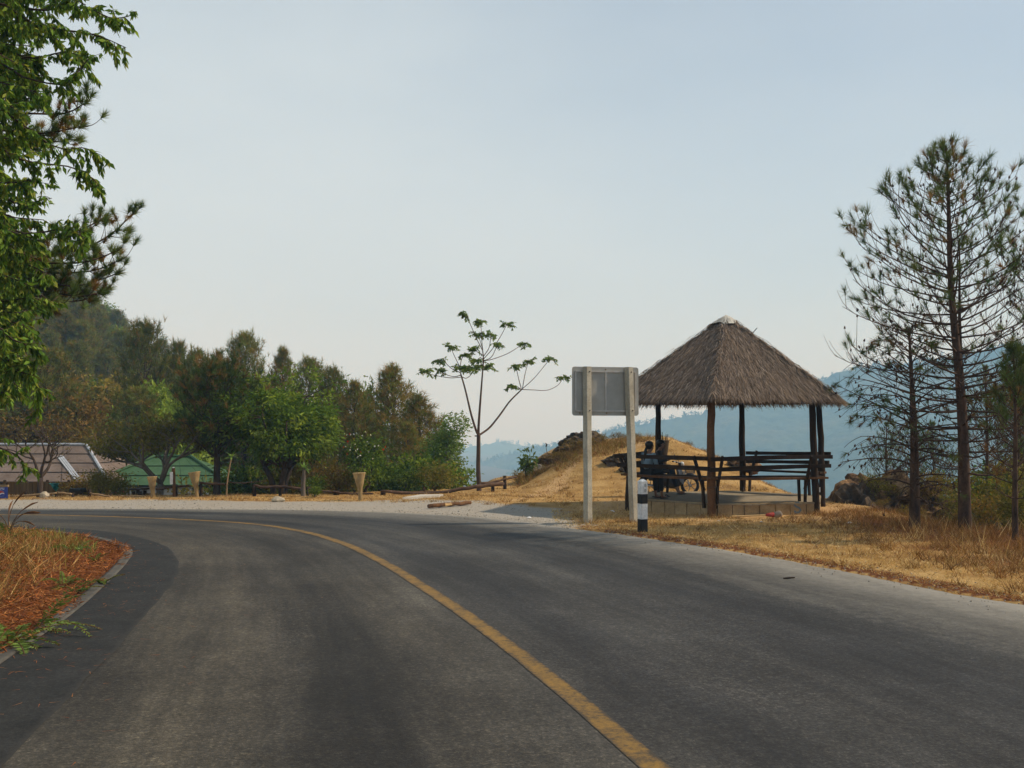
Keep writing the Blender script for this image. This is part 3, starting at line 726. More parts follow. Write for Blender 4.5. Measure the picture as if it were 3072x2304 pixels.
MB().beam(bq + Vector((.1, 0, .0)), bq + Vector((.22, -.02, .14)), .05, .02).build('loose_stick', MATS['dark_wood'], hut)

# ------------------------------------------------------------------ road sign seen from behind
TURN = math.radians(14)                                             # the board's right side stands farther off
sroot = at(1832, 1566, 24.4); sroot.z = gz(sroot.x, sroot.y)
sign = thing('road_sign', sroot, 'grey metal road sign seen from behind on two concrete posts', 'road sign')
dx = Vector((math.cos(TURN), math.sin(TURN), 0)); dn = Vector((math.sin(TURN), -math.cos(TURN), 0))   # along the board, towards the road
Ms = Matrix((dx, -dn, Vector((0, 0, 1)))).transposed()
def rounded_plate(w, h, rad, thick, c):
    vs, n = [], 6
    for cx, cz, a0 in ((w / 2 - rad, h / 2 - rad, 0), (-w / 2 + rad, h / 2 - rad, 90), (-w / 2 + rad, -h / 2 + rad, 180), (w / 2 - rad, -h / 2 + rad, 270)):
        for k in range(n + 1):
            a = math.radians(a0 + 90 * k / n); vs.append((cx + rad * math.cos(a), cz + rad * math.sin(a)))
    m = MB(); k = len(vs); f = [c + dx * x + Vector((0, 0, z)) for x, z in vs]
    return m.add([p + dn * thick / 2 for p in f] + [p - dn * thick / 2 for p in f], [tuple(range(k - 1, -1, -1)), tuple(range(k, 2 * k))] + [(i, (i + 1) % k, k + (i + 1) % k, k + i) for i in range(k)])
bc = Vector((sroot.x - .02, sroot.y, 3.02)); bc.x = at(1816.5, 1173, 24.4).x; bc.z = at(1816, 1174, 24.4).z
board = rounded_plate(1.60, 1.115, .06, .012, bc - dn * .0).build('board', MATS['sign_metal'], sign)
rim = MB(); W, Hh = 1.44, .90
for z in (-Hh / 2, Hh / 2): rim.beam(bc + dn * .018 - dx * W / 2 + Vector((0, 0, z)), bc + dn * .018 + dx * W / 2 + Vector((0, 0, z)), .034, .032)
for x in (-W / 2, 0, W / 2): rim.beam(bc + dn * .017 + dx * x - Vector((0, 0, Hh / 2 - .011)), bc + dn * .017 + dx * x + Vector((0, 0, Hh / 2 - .011)), .034, .030, up=dx)
rim.build('stiffener', MATS['sign_rail'], board)
for x, z in ((-.62, -.50), (0.02, -.50), (0, .50), (.62, -.49)): MB().box(bc + dn * .009 + dx * x + Vector((0, 0, z)), (.03, .006, .03), Ms).build('label_mark', MATS['pale_wood'], board)
for px_b, px_t in ((1762, 1759), (1903, 1886)):
    pb, pt = at(px_b, 1570, 24.4), at(px_t, 1100, 24.4)
    pb = Vector((pb.x, 24.4 + (pb.x - bc.x) * math.tan(TURN) - .105, gz(pb.x, 24.4) - .15)); pt = Vector((pt.x, 24.4 + (pt.x - bc.x) * math.tan(TURN) - .105, bc.z + .555))
    mm = MB(); n = 14
    TW = TURN + math.radians(20); ax, ay = Vector((math.cos(TW), math.sin(TW), 0)), Vector((-math.sin(TW), math.cos(TW), 0))
    vs, fs = [], []
    for i in range(n + 1):
        s = i / n; c = pb.lerp(pt, s) + Vector((rg.uniform(-.003, .003), 0, 0)); hw = .078 + rg.uniform(-.002, .002)
        ch = .018
        for u, v in ((-hw + ch, -hw), (hw - ch, -hw), (hw, -hw + ch), (hw, hw - ch), (hw - ch, hw), (-hw + ch, hw), (-hw, hw - ch), (-hw, -hw + ch)): vs.append(c + ax * u + ay * v)
    for i in range(n):
        for k in range(8): fs.append((i * 8 + k, i * 8 + (k + 1) % 8, (i + 1) * 8 + (k + 1) % 8, (i + 1) * 8 + k))
    fs.append(tuple(n * 8 + k for k in range(8)))
    pob = mm.add(vs, fs).build('post', MATS['post_concrete'], sign)
    for z in (bc.z + .44, bc.z - .44):
        s = (z - pb.z) / (pt.z - pb.z); c = pb.lerp(pt, s) - ay * .079 + ax * .01
        MB().tube([c, c - ay * .014], .014, 8).build('bolt', MATS['bolt'], pob)

# ------------------------------------------------------------------ black and white guide post
gp = at(1928, 1592, 22.3); gp.z = gz(gp.x, gp.y)
gpost = thing('guide_post', gp, 'short square black and white banded guide post at the road edge', 'guide post')
TG = math.radians(26); gx, gy = Vector((math.cos(TG), math.sin(TG), 0)), Vector((-math.sin(TG), math.cos(TG), 0))
def prism(z0, z1, w0, w1=None, ch=.014):
    w1 = w0 if w1 is None else w1; vs = []
    for z, w in ((z0, w0), (z1, w1)):
        c_ = ch * w / w0
        for u, v in ((-w + c_, -w), (w - c_, -w), (w, -w + c_), (w, w - c_), (w - c_, w), (-w + c_, w), (-w, w - c_), (-w, -w + c_)): vs.append(gp + gx * u + gy * v + Vector((0, 0, z)))
    return MB().add(vs, [(k, (k + 1) % 8, 8 + (k + 1) % 8, 8 + k) for k in range(8)] + [tuple(range(7, -1, -1)), tuple(range(8, 16))])
for name, z0, z1, mt in (('black_band', -.15, .27, 'black_paint'), ('white_band', .272, .592, 'white_paint'), ('black_band', .594, .79, 'black_paint'), ('white_band', .792, 1.055, 'white_paint')):
    prism(z0, z1, .082).build(name, MATS[mt], gpost)
cap = prism(1.055, 1.10, .082, .02).build('cap', MATS['white_paint'], gpost)
for z in (.865, .975):
    c = gp + gx * .012 - gy * .0825 + Vector((0, 0, z))
    ro_ = MB().add([c + gx * math.cos(a) * .030 + Vector((0, 0, math.sin(a) * .038)) - gy * .004 for a in np.linspace(0, 6.283, 18)[:-1]], [tuple(range(17))]).build('reflector', MATS['reflector'], gpost)
    MB().tube([c + gx * math.cos(a) * .032 + Vector((0, 0, math.sin(a) * .040)) - gy * .004 for a in np.linspace(0, 6.283, 18)], .0045, 5).build('reflector_rim', MATS['white_paint'], ro_)
# ------------------------------------------------------------------ motorbike parked behind the shelter
def flat_mat(name, col, rough=.5, metal=0.0, spec=.4, var=.15, scale=8):
    return rough_mat(name, tuple(c * (1 - var) for c in col), tuple(min(1, c * (1 + var)) for c in col), scale, rough, .06, .002, metal=metal, spec=spec)
flat_mat('rubber', (.018, .018, .018), .85, 0, .2); flat_mat('chrome', (.55, .56, .58), .25, .9); flat_mat('alloy', (.22, .22, .23), .45, .5)
flat_mat('black_plastic', (.014, .014, .016), .4); flat_mat('fairing', (.045, .058, .080), .35); flat_mat('seat_vinyl', (.012, .011, .011), .55)
flat_mat('lamp_glass', (.5, .5, .48), .15); flat_mat('wire', (.10, .10, .10), .5, .4)
bk = Vector((4.25, 33.0, 0)); bk.z = gz(4.9, 33.0)
bike = thing('motorbike', bk, 'small dark motorbike with pale front fairing parked behind the shelter', 'motorbike')
def bp(x, y, z): return bk + Vector((x, y, z))
WB, WR = 1.24, .28
for i, x in enumerate((0, WB)):
    w = bpy.data.objects.new('wheel', None); COL.objects.link(w); w.parent = bike; w.location = (x, 0, WR)
    Mx = Matrix.Rotation(math.pi / 2, 3, 'X')
    MB().tube([bp(x + math.cos(a) * (WR - .035), 0, WR + math.sin(a) * (WR - .035)) for a in np.linspace(0, 6.2832, 37)], .047, 8, caps=False).build('tyre', MATS['rubber'], w, smooth=True)
    MB().tube([bp(x + math.cos(a) * (WR - .072), 0, WR + math.sin(a) * (WR - .072)) for a in np.linspace(0, 6.2832, 37)], .014, 6, caps=False).build('rim', MATS['alloy'], w, smooth=True)
    MB().tube([bp(x, -.05, WR), bp(x, .05, WR)], .05, 12).build('hub', MATS['alloy'], w)
    for k in range(6):
        a = k * math.pi / 3 + .3
        MB().beam(bp(x + math.cos(a) * .03, 0, WR + math.sin(a) * .03), bp(x + math.cos(a) * (WR - .07), 0, WR + math.sin(a) * (WR - .07)), .022, .02, up=(0, 1, 0)).build('spoke', MATS['alloy'], w)
MB().tube([bp(-.05, 0, .50), bp(.12, 0, .56), bp(.36, 0, .52), bp(.55, 0, .36), bp(.78, 0, .32), bp(.90, 0, .42), bp(1.0, 0, .62)], [.08, .15, .19, .18, .16, .15, .09], 10).build('body', MATS['black_plastic'], bike, smooth=True)
MB().tube([bp(-.28, 0, .74), bp(-.12, 0, .76), bp(.12, 0, .75), bp(.34, 0, .71), bp(.46, 0, .69)], [.05, .11, .12, .11, .06], 10).build('seat', MATS['seat_vinyl'], bike, smooth=True)
MB().tube([bp(-.38, 0, .56), bp(-.24, 0, .66), bp(-.02, 0, .66)], [.05, .09, .09], 8).build('tail_cowl', MATS['fairing'], bike, smooth=True)
sh = MB()
for sg in (-1, 1): sh.add([bp(.93, sg * .05, .88), bp(.84, sg * .22, .80), bp(.90, sg * .24, .42), bp(1.02, sg * .13, .30), bp(1.08, sg * .02, .55)], [(0, 1, 2, 4), (2, 3, 4)])
o = sh.build('leg_shield', MATS['fairing'], bike); o.modifiers.new('s', 'SOLIDIFY').thickness = .012
for sg in (-1, 1): MB().beam(bp(WB, sg * .075, WR), bp(WB - .20, sg * .06, .72), .035, .035).build('fork_leg', MATS['chrome'], bike)
MB().tube([bp(WB + math.cos(a) * .31, 0, WR + math.sin(a) * .31) for a in np.linspace(.5, 2.6, 9)], [.03, .05, .06, .065, .065, .065, .06, .05, .03], 8).build('front_mudguard', MATS['black_plastic'], bike, smooth=True)
MB().tube([bp(math.cos(a) * .32, 0, WR + math.sin(a) * .32) for a in np.linspace(.8, 3.0, 9)], .055, 8).build('rear_mudguard', MATS['black_plastic'], bike, smooth=True)
MB().tube([bp(.98, 0, .80), bp(.93, 0, .98)], [.07, .06], 8).build('steering_head', MATS['black_plastic'], bike)
hb = MB().tube([bp(.80, -.33, 1.0), bp(.90, -.16, .99), bp(.94, 0, .96), bp(.90, .16, .99), bp(.80, .33, 1.0)], .013, 8).build('handlebar', MATS['chrome'], bike)
for sg in (-1, 1):
    MB().tube([bp(.80, sg * .33, 1.0), bp(.76, sg * .40, 1.005)], .020, 8).build('grip', MATS['rubber'], hb)
    MB().tube([bp(.86, sg * .26, 1.0), bp(.82, sg * .30, 1.14)], .006, 6).build('mirror_stem', MATS['black_plastic'], hb)
    MB().box(bp(.815, sg * .31, 1.18), (.02, .11, .07)).build('mirror', MATS['black_plastic'], hb, bevel=.01)
MB().lathe([(0, .05), (.06, .03), (.085, -.02), (.07, -.06)], 14, bp(1.02, 0, .93), Matrix.Rotation(math.pi / 2, 3, 'Y')).build('headlight', MATS['lamp_glass'], bike, smooth=True)
MB().tube([bp(.45, -.11, .26), bp(.15, -.14, .24), bp(-.02, -.15, .27), bp(-.36, -.15, .33)], [.018, .02, .042, .045], 10).build('exhaust', MATS['chrome'], bike, smooth=True)
MB().box(bp(.48, 0, .30), (.26, .20, .20)).build('engine', MATS['alloy'], bike, bevel=.03)
MB().beam(bp(.40, -.12, .28), bp(0, -.08, WR), .03, .05).build('swing_arm', MATS['black_plastic'], bike)
MB().beam(bp(.30, -.10, .25), bp(.24, -.26, .0), .02, .02).build('side_stand', MATS['wire'], bike)
wb = MB()                                                           # wire basket in front
def bpt(u, v, z): s = 1 - .16 * (1 - z); return bp(1.24 + (u - .5) * .30 * s, (v - .5) * .36 * s, .66 + z * .22)
for z in np.linspace(0, 1, 5): wb.tube([bpt(0, 0, z), bpt(1, 0, z), bpt(1, 1, z), bpt(0, 1, z), bpt(0, 0, z)], .005 if 0 < z < 1 else .008, 4)
for s in np.linspace(0, 1, 8):
    for a, b_ in (((s, 0), (s, 0)), ((s, 1), (s, 1)), ((0, s), (0, s)), ((1, s), (1, s))): wb.tube([bpt(*a, 0), bpt(*b_, 1)], .004, 4)
    wb.tube([bpt(s, 0, 0), bpt(s, 1, 0)], .004, 4)
wb.build('front_basket', MATS['wire'], bike)
# carrying basket of woven bamboo standing on the bike's seat
rough_mat('dark_bamboo', (.05, .034, .02), (.12, .083, .048), 30, .8, .4, .004, stretch=(1, 1, .4))
def woven(name, base, prof, mat, parent, n=26, lean=None, staves=True):
    """basket: a wall of horizontal weavers and upright staves over a thin shell"""
    Ml = lean if lean is not None else Matrix.Identity(3)
    zs = [z for _, z in prof]; m = MB()
    def R(z): return float(np.interp(z, zs, [r_ for r_, _ in prof]))
    z = zs[0]
    rows_ = max(6, int((zs[-1] - zs[0]) / .022))
    for i in range(rows_ + 1):
        z = zs[0] + (zs[-1] - zs[0]) * i / rows_
        m.tube([base + Ml @ Vector((math.cos(a) * (R(z) + .004 * (-1) ** (k + i)), math.sin(a) * (R(z) + .004 * (-1) ** (k + i)), z)) for k, a in enumerate(np.linspace(0, 6.2832, n + 1))], .0085 if i < rows_ else .013, 4, caps=False)
    w = m.build('weave', mat, parent)
    if staves:
        m = MB()
        for a in np.linspace(0, 6.2832, n // 2 + 1)[:-1]: m.tube([base + Ml @ Vector((math.cos(a) * (R(z_) - .006), math.sin(a) * (R(z_) - .006), z_)) for z_ in np.linspace(zs[0], zs[-1], 7)], .009, 4)
        m.build('staves', mat, parent)
    return w
cb = bp(.40, 0, .80)
cbt = thing('carrying_basket', cb, 'dark woven carrying basket filled with sticks behind the seated people', 'basket')
woven('w', cb, [(.10, 0), (.135, .35), (.20, .86)], MATS['dark_bamboo'], cbt)
for k in range(9):
    a = rg.uniform(0, 6.28); q = cb + Vector((math.cos(a) * .08, math.sin(a) * .08, .1)); q2 = cb + Vector((math.cos(a) * rg.uniform(.10, .22), math.sin(a) * .14, rg.uniform(.95, 1.22)))
    MB().tube([q, q.lerp(q2, .5) + Vector((.01, 0, 0)), q2], .010, 5).build('stick', MATS['dark_wood'], cbt)

# ------------------------------------------------------------------ people
def skin_mesh(name, chains, mat, parent, sub=2):
    """one continuous surface grown from connected joints: chains of (key, pos, radius) sharing keys"""
    idx, V, Rd, E = {}, [], [], []
    for ch in chains:
        prev = None
        for key, p, rd in ch:
            if key not in idx: idx[key] = len(V); V.append(p); Rd.append(rd)
            if prev is not None: E.append((prev, idx[key]))
            prev = idx[key]
    o0 = wloc(parent)
    me = bpy.data.meshes.new(name); me.from_pydata([tuple(Vector(p) - o0) for p in V], E, [])
    o = bpy.data.objects.new(name, me); COL.objects.link(o); o.parent = parent
    md = o.modifiers.new('skin', 'SKIN'); md.use_smooth_shade = True
    for i, sv in enumerate(me.skin_vertices[0].data):
        sv.radius = (Rd[i], Rd[i]) if not isinstance(Rd[i], tuple) else Rd[i]; sv.use_root = (i == 0)
    ms = o.modifiers.new('sub', 'SUBSURF'); ms.levels = ms.render_levels = sub
    dg = bpy.context.evaluated_depsgraph_get(); ev = o.evaluated_get(dg)
    me2 = bpy.data.meshes.new_from_object(ev); o.modifiers.clear(); o.data = me2; me2.materials.clear(); me2.materials.append(mat)
    me2.polygons.foreach_set('use_smooth', [True] * len(me2.polygons))
    return o
flat_mat('skin', (.23, .115, .065), .55); flat_mat('hair', (.006, .005, .005), .45, 0, .4); flat_mat('blue_shirt', (.20, .29, .36), .85)
flat_mat('dark_trousers', (.014, .014, .018), .85); flat_mat('maroon_cloth', (.075, .018, .018), .85); flat_mat('dark_jacket', (.020, .018, .022), .85)
flat_mat('sandal', (.02, .017, .015), .7)
def seated(name, base, face, label, shirt, trousers, lean=.0, head_turn=0.0, feet_out=.45, ponytail=True, cap=False, z_seat=.64, arm='lap'):
    """person seated; base is the hip point on the seat, face the heading (radians from +X)"""
    P = thing(name, base, label, 'person')
    f = Vector((math.cos(face), math.sin(face), 0)); l = Vector((-math.sin(face), math.cos(face), 0)); u = Vector((0, 0, 1))
    def q(a, b_, c): return base + f * a + l * b_ + u * c
    ln = lean
    J = dict(pel=q(0, 0, .10), waist=q(.02 + ln * .25, 0, .25), chest=q(.03 + ln * .6, 0, .42), neck=q(.02 + ln * .9, 0, .56), nk2=q(.03 + ln, 0, .61))
    body = [[('pel', J['pel'], .125), ('waist', J['waist'], .105), ('chest', J['chest'], .125), ('neck', J['neck'], .06), ('nk2', J['nk2'], .05)]]
    sh_, tr_ = [[('pel', J['pel'], .135), ('waist', J['waist'], .122), ('chest', J['chest'], .142), ('neck', J['neck'], .068)]], [[('pel', J['pel'], .142)]]
    tr_ = []
    for s in (-1, 1):
        sho = q(.02 + ln * .75, s * .165, .505); elb = q(.06 + ln * .5, s * .225, .26)
        wri = q(.30, s * .12, .20) if arm == 'lap' else q(.36 + ln, s * .20, .34)
        k = 'L' if s > 0 else 'R'
        hnd = wri + f * .07 + l * (-s * .02) - u * .01
        body.append([('chest', J['chest'], .125), ('sho' + k, sho, .062), ('elb' + k, elb, .043), ('wri' + k, wri, .029), ('palm' + k, hnd, .030)])
        for fi in range(4):
            off = (fi - 1.5) * .018; L1 = (.034, .038, .036, .028)[fi]
            a1 = hnd + f * .045 + l * off; a2 = a1 + f * L1 - u * .012; a3 = a2 + f * L1 * .7 - u * .026
            body.append([('palm' + k, hnd, .03), (f'f{fi}a' + k, a1, .010), (f'f{fi}b' + k, a2, .0085), (f'f{fi}c' + k, a3, .007)])
        th = hnd - l * s * .04 + f * .012
        body.append([('palm' + k, hnd, .03), ('t1' + k, th, .011), ('t2' + k, th + f * .032 - l * s * .006 - u * .008, .009)])
        sh_.append([('chest', J['chest'], .142), ('sho' + k, sho, .075), ('elb' + k, elb, .058), ('cuf' + k, elb.lerp(wri, .75), .044)])
        hip = q(.04, s * .085, .085); kne = q(.44, s * .11, .10); ank = q(feet_out, s * .10, -z_seat + .09); toe = q(feet_out + .17, s * .115, -z_seat + .035)
        body.append([('pel', J['pel'], .125), ('hip' + k, hip, .085), ('kne' + k, kne, .058), ('cal' + k, kne.lerp(ank, .35) - f * .02, .052), ('ank' + k, ank, .035), ('hl' + k, ank + f * .02 - u * .04, .036), ('toe' + k, toe, .030)])
        tr_.append([('pel', J['pel'], .142), ('hip' + k, hip, .098), ('kne' + k, kne, .074), ('cal' + k, kne.lerp(ank, .4) - f * .02, .068), ('hem' + k, kne.lerp(ank, .86), .060)])
    # the head: an egg with brow, nose, chin and ears, part of the same body surface by way of the neck
    ht = face + head_turn; hf = Vector((math.cos(ht), math.sin(ht), 0)); hl_ = Vector((-math.sin(ht), math.cos(ht), 0)); hc = J['nk2'] + u * .115 + hf * .018
    body.append([('nk2', J['nk2'], .05), ('jaw', hc + hf * .028 - u * .055, .062), ('skull', hc + u * .02, .088), ('crown', hc + u * .075 - hf * .01, .06)])
    body.append([('jaw', hc + hf * .028 - u * .055, .062), ('chin', hc + hf * .066 - u * .086, .022)])
    body.append([('skull', hc + u * .02, .088), ('nose', hc + hf * .104 - u * .012, .013)])
    for s in (-1, 1): body.append([('skull', hc + u * .02, .088), ('ear%d' % s, hc + hl_ * s * .085 - u * .012, .016)])
    skin_mesh('body', body, MATS['skin'], P)
    skin_mesh('shirt', sh_, shirt, P); skin_mesh('trousers', tr_, trousers, P)
    hm = MB(); Mh = Matrix((hf, hl_, u)).transposed()
    hm.lathe([(.052, -.085), (.082, -.05), (.104, .0), (.110, .045), (.098, .085), (.06, .118), (0.002, .128)], 16, hc - hf * .026 + u * .012, Mh)
    if ponytail: hm.tube([hc - u * .02 - hf * .085, hc - u * .12 - hf * .13, hc - u * .26 - hf * .15, hc - u * .38 - hf * .145, hc - u * .46 - hf * .14], [.04, .042, .036, .026, .008], 8)
    hm.build('hair', MATS['hair'], P, smooth=True)
    for s in (-1, 1):
        MB().lathe([(0, .009), (.007, .006), (.0095, 0), (.007, -.006), (0, -.009)], 8, hc + hf * .082 + hl_ * s * .033 + u * .012).build('eye', MATS['black_plastic'], P)
    MB().beam(hc + hf * .087 - u * .055 - hl_ * .022, hc + hf * .087 - u * .055 + hl_ * .022, .008, .008).build('mouth', MATS['maroon_cloth'], P)
    if cap: MB().lathe([(.125, 0), (.105, .05), (.06, .085), (0, .095)], 14, hc + u * .045).build('cap', MATS['black_plastic'], P, smooth=True)
    for s in (-1, 1):
        c = q(feet_out + .09, s * .11, -z_seat + .008); MB().beam(c - f * .12, c + f * .12, .085, .014).build('sandal', MATS['sandal'], P, bevel=.005)
    return P
A_, B_ = POSTS[5], POSTS[0]; nAB = (HC - (A_ + B_) / 2); nAB.z = 0; nAB.normalize()
wpos = A_.lerp(B_, .20) + nAB * .16; wpos.z = .95
seated('person', wpos, math.atan2(nAB.y, nAB.x), 'person in a light blue shirt with a ponytail seated on the bench, back turned', MATS['blue_shirt'], MATS['dark_trousers'], lean=.06, head_turn=-.5)
F_, A2 = POSTS[4], POSTS[5]; nFA = (HC - (F_ + A2) / 2); nFA.z = 0; nFA.normalize()
p2 = F_.lerp(A2, .28) + nFA * .20; p2.z = .96
seated('person', p2, math.atan2(nFA.y, nFA.x), 'person in dark clothes seated side-on deeper inside the shelter', MATS['dark_jacket'], MATS['dark_trousers'], lean=.10, feet_out=.62, ponytail=False, cap=True, arm='fore')
for i, (px, py, dz) in enumerate(((1970, 1490, 0), (1996, 1489, .1))):
    c = on(px, py, ZP + .012); tn = thing('flip_flop', c - Vector((0, 0, .012)), ('dark flip-flop lying on the shelter floor, left of the pair', 'dark flip-flop lying on the shelter floor, right of the pair')[i], 'sandal', 'flip-flops left on the shelter floor')
    MB().beam(c - Vector((.12, .02 - dz * .3, 0)), c + Vector((.12, .02 + dz * .3, 0)), .085, .018).build('sole', MATS['sandal'], tn, bevel=.008)
    MB().tube([c + Vector((-.01, -.04, .005)), c + Vector((.02, -.02, .05)), c + Vector((.08, 0, .012)), c + Vector((.02, .02, .05)), c + Vector((-.01, .04, .005))], .009, 5).build('strap', MATS['sandal'], tn)

# ------------------------------------------------------------------ small things on the dry grass
flat_mat('broom_handle', (.46, .30, .12), .6); flat_mat('red_cloth', (.36, .030, .020), .7); flat_mat('plastic_film', (.26, .21, .16), .45); flat_mat('litter_paper', (.70, .69, .66), .8)
flat_mat('blue_litter', (.20, .32, .55), .6)
b0, b1, b2, b3 = on(2195, 1549, .10), on(2296, 1545, .10), on(2320, 1544, .10), on(2346, 1545, .09)
br = thing('broom', Vector((b1.x, b1.y, 0)), 'broom with pale handle and red collar lying before the shelter', 'broom')
MB().tube([b0, b1], .016, 8).build('handle', MATS['broom_handle'], br)
MB().tube([b1, b1.lerp(b2, .4), b2], [.02, .045, .06], 10).build('collar', MATS['red_cloth'], br, smooth=True)
MB().tube([b2, b2.lerp(b3, .35), b2.lerp(b3, .7) + Vector((0, 0, .02)), b3], [.05, .085, .09, .03], 12, wob=.15, rng=rg).build('wrapped_bristles', MATS['plastic_film'], br, smooth=True)
def scrap(px, py, w, label, mat='litter_paper', name='litter'):
    p = on(px, py, 0); p.z = gz(p.x, p.y) + .012; m = MB(); n = 7
    vs = [p + Vector((math.cos(a) * w * rg.uniform(.5, 1), math.sin(a) * w * rg.uniform(.4, .9), rg.uniform(0, w * .5))) for a in np.linspace(0, 6.28, n + 1)[:-1]] + [p + Vector((0, 0, w * .6))]
    m.add(vs, [(k, (k + 1) % n, n) for k in range(n)] + [tuple(range(n - 1, -1, -1))]); o = m.build(name, MATS[mat], org=p); return tag(o, label, 'litter', 'scraps of litter on the dry grass')
for a in ((2155, 1566, .05, 'small white scrap of litter in front of the leftmost shelter block'), (2284, 1571, .06, 'white scrap of litter on the grass below the broom head'), (2548, 1572, .08, 'flat white scrap of litter on the bare rise right of the shelter'),
          (1839, 1538, .09, 'pale scrap of litter in the shade between the sign posts'), (2336, 1556, .04, 'tiny white scrap of litter just below the broom head, nearest the broom'), (1587, 1556, .07, 'pale scrap of litter at the edge of the gravel left of the sign'),
          (1742, 1552, .035, 'tiny white scrap of litter just left of the left sign post')): scrap(*a)
scrap(1648, 1430, .12, 'blue and white litter at the foot of the rocky mound', 'blue_litter')
p = on(160 / 1515 * 420 - 0, 1540 + 1340 / 1659 * 460, .35)
for px, py, w, lb in ((64, 1911, .05, 'crumpled white tissue on the red pine needles by the kerb'), (29, 1914, .025, 'tiny white tissue ball at the left on the red pine needles')):
    scrap(px, py, w, lb)['group'] = 'tissues on the pine needles'
# two stray twigs on the asphalt
q = on(2350, 1735, .02); tag(MB().tube([q, q + Vector((.08, .0, .008)), q + Vector((.17, .02, .01))], [.012, .014, .008], 5).build('dead_twig', MATS['dark_wood'], org=q), 'dark twig lying on the asphalt near the dusty road edge', 'twig')

# log lying on the gravel, concrete slab, stones
def log(name, a, b_, r0, label, mat='post_wood'):
    P = [a.lerp(b_, s) + Vector((0, 0, rg.uniform(-.01, .01))) for s in np.linspace(0, 1, 9)]
    o = MB().tube(P, [r0 * rg.uniform(.9, 1.08) for _ in P], 10, wob=.05, rng=rg).build(name, MATS[mat], org=a, smooth=True)
    return tag(o, label, 'log')
la, lb_ = on(1286, 1519, .07), on(1411, 1508, .07)
lg = log('fallen_log', la, lb_, .056, 'brown log with a bare patch lying on the gravel')
MB().tube([la.lerp(lb_, .36) + Vector((0, -.012, .004)), la.lerp(lb_, .52) + Vector((0, -.012, .004))], .052, 10).build('bare_patch', MATS['broom_handle'], lg)
MB().tube([la.lerp(lb_, .3), la.lerp(lb_, .31) + Vector((.02, -.10, -.02))], [.03, .018], 6).build('branch_stub', MATS['post_wood'], lg)
rough_mat('pale_concrete', (.42, .39, .33), (.58, .55, .48), 2, .9, .2, .01, fine=20)
sl_p = [on(1208, 1499), on(1318, 1492), on(1330, 1489.5), on(1262, 1490)]
slab = MB(); k = len(sl_p); slab.add([Vector((p.x, p.y, gz(p.x, p.y) + .07)) for p in sl_p] + [Vector((p.x, p.y, -.3)) for p in sl_p], [tuple(range(k))] + [(i, k + i, k + (i + 1) % k, (i + 1) % k) for i in range(k)])
tag(slab.build('concrete_slab', MATS['pale_concrete'], org=sl_p[0]), 'thin pale concrete slab in the ground below the long fence rail', 'slab')
rough_mat('pale_stone', (.34, .28, .19), (.50, .43, .32), 6, .9, .5, .02, fine=20); rough_mat('dark_rock', (.028, .022, .017), (.15, .105, .065), 1.6, .92, 1.0, .08, fine=7)
m, t, b, N, Lk = new_mat('ochre_rock')
n1, n2, v1 = tex(t, 'Noise', 1.5, 8, .7), tex(t, 'Noise', 9, 5, .7), tex(t, 'Voronoi', 2.6)
c = ramp(t, n1.outputs['Fac'], [(.34, (.022, .017, .012)), (.44, (.085, .052, .030)), (.52, (.20, .115, .055)), (.62, (.46, .29, .14))])
c = mixc(t, .7, c, ramp(t, n2.outputs['Fac'], [(.3, (.45, .45, .45)), (.7, (1.4, 1.4, 1.4))]), 'MULTIPLY')
Lk(c, b.inputs['Base Color']); b.inputs['Roughness'].default_value = .95; bump(t, b, mathn(t, 'ADD', n2.outputs['Fac'], v1.outputs['Distance']), 1.0, .12)
def rock(name, c, size, label, mat, seed, sub=3, cat='rock', rough=.35, rot=0, group=None):
    bm = bmesh.new(); bmesh.ops.create_icosphere(bm, subdivisions=sub, radius=1.0)
    rr_ = np.random.default_rng(seed); ph = rr_.uniform(0, 50, 3)
    from mathutils import noise as mn
    Mr = Matrix.Rotation(rot, 3, 'Z')
    for v in bm.verts:
        n = v.co.normalized(); q = n * 1.6 + Vector(ph)
        cell = mn.voronoi(q, distance_metric='DISTANCE', exponent=2.5)[0]
        k = 1 + rough * (cell[0] - .35) * 1.6 + rough * .5 * mn.fractal(q * 2.3, .9, 2.1, 4)
        v.co = Mr @ Vector((n.x * k * size[0], n.y * k * size[1], n.z * k * size[2]))
    me = bpy.data.meshes.new(name); bm.to_mesh(me); bm.free()
    o = link_mesh(name, me, MATS[mat], org=c); return tag(o, label, cat, group)
p = on(833, 1493, .12); rock('stone', Vector((p.x, p.y, gz(p.x, p.y) + .05)), (.16, .12, .10), 'pale stone at the roadside before the bushy green tree', 'pale_stone', 3, 2)
# rocks breaking through the mound
for i, (px, py, Y, sx, sy, sz, lb, mt) in enumerate((
    (1750, 1368, 42.5, .75, .7, .42, 'biggest dark rock at the crest of the mound', 'dark_rock'), (1698, 1388, 42, .45, .45, .30, 'dark brown rock on the mound just left of the biggest one', 'ochre_rock'),
    (1650, 1388, 41.5, .42, .4, .24, 'low broken rock halfway down the left side of the mound', 'ochre_rock'), (1612, 1404, 41, .36, .4, .22, 'lowest rock at the left foot of the mound', 'pale_stone'),
    (1850, 1430, 38, .36, .35, .22, 'small grey rock beside the path on the mound', 'dark_rock'), (1880, 1440, 37, .22, .22, .13, 'small flat rock nearest the shelter on the mound', 'dark_rock'),
    (2225, 1452, 38, .5, .45, .30, 'pale rock at the right foot of the mound behind the shelter', 'ochre_rock'))):
    q = at(px, py, Y); q.z = gz(q.x, q.y) + sz * .15
    rock('rock', q, (sx, sy, sz), lb, mt, 20 + i, 4, rough=.5, group='rocks on the mound', rot=i)
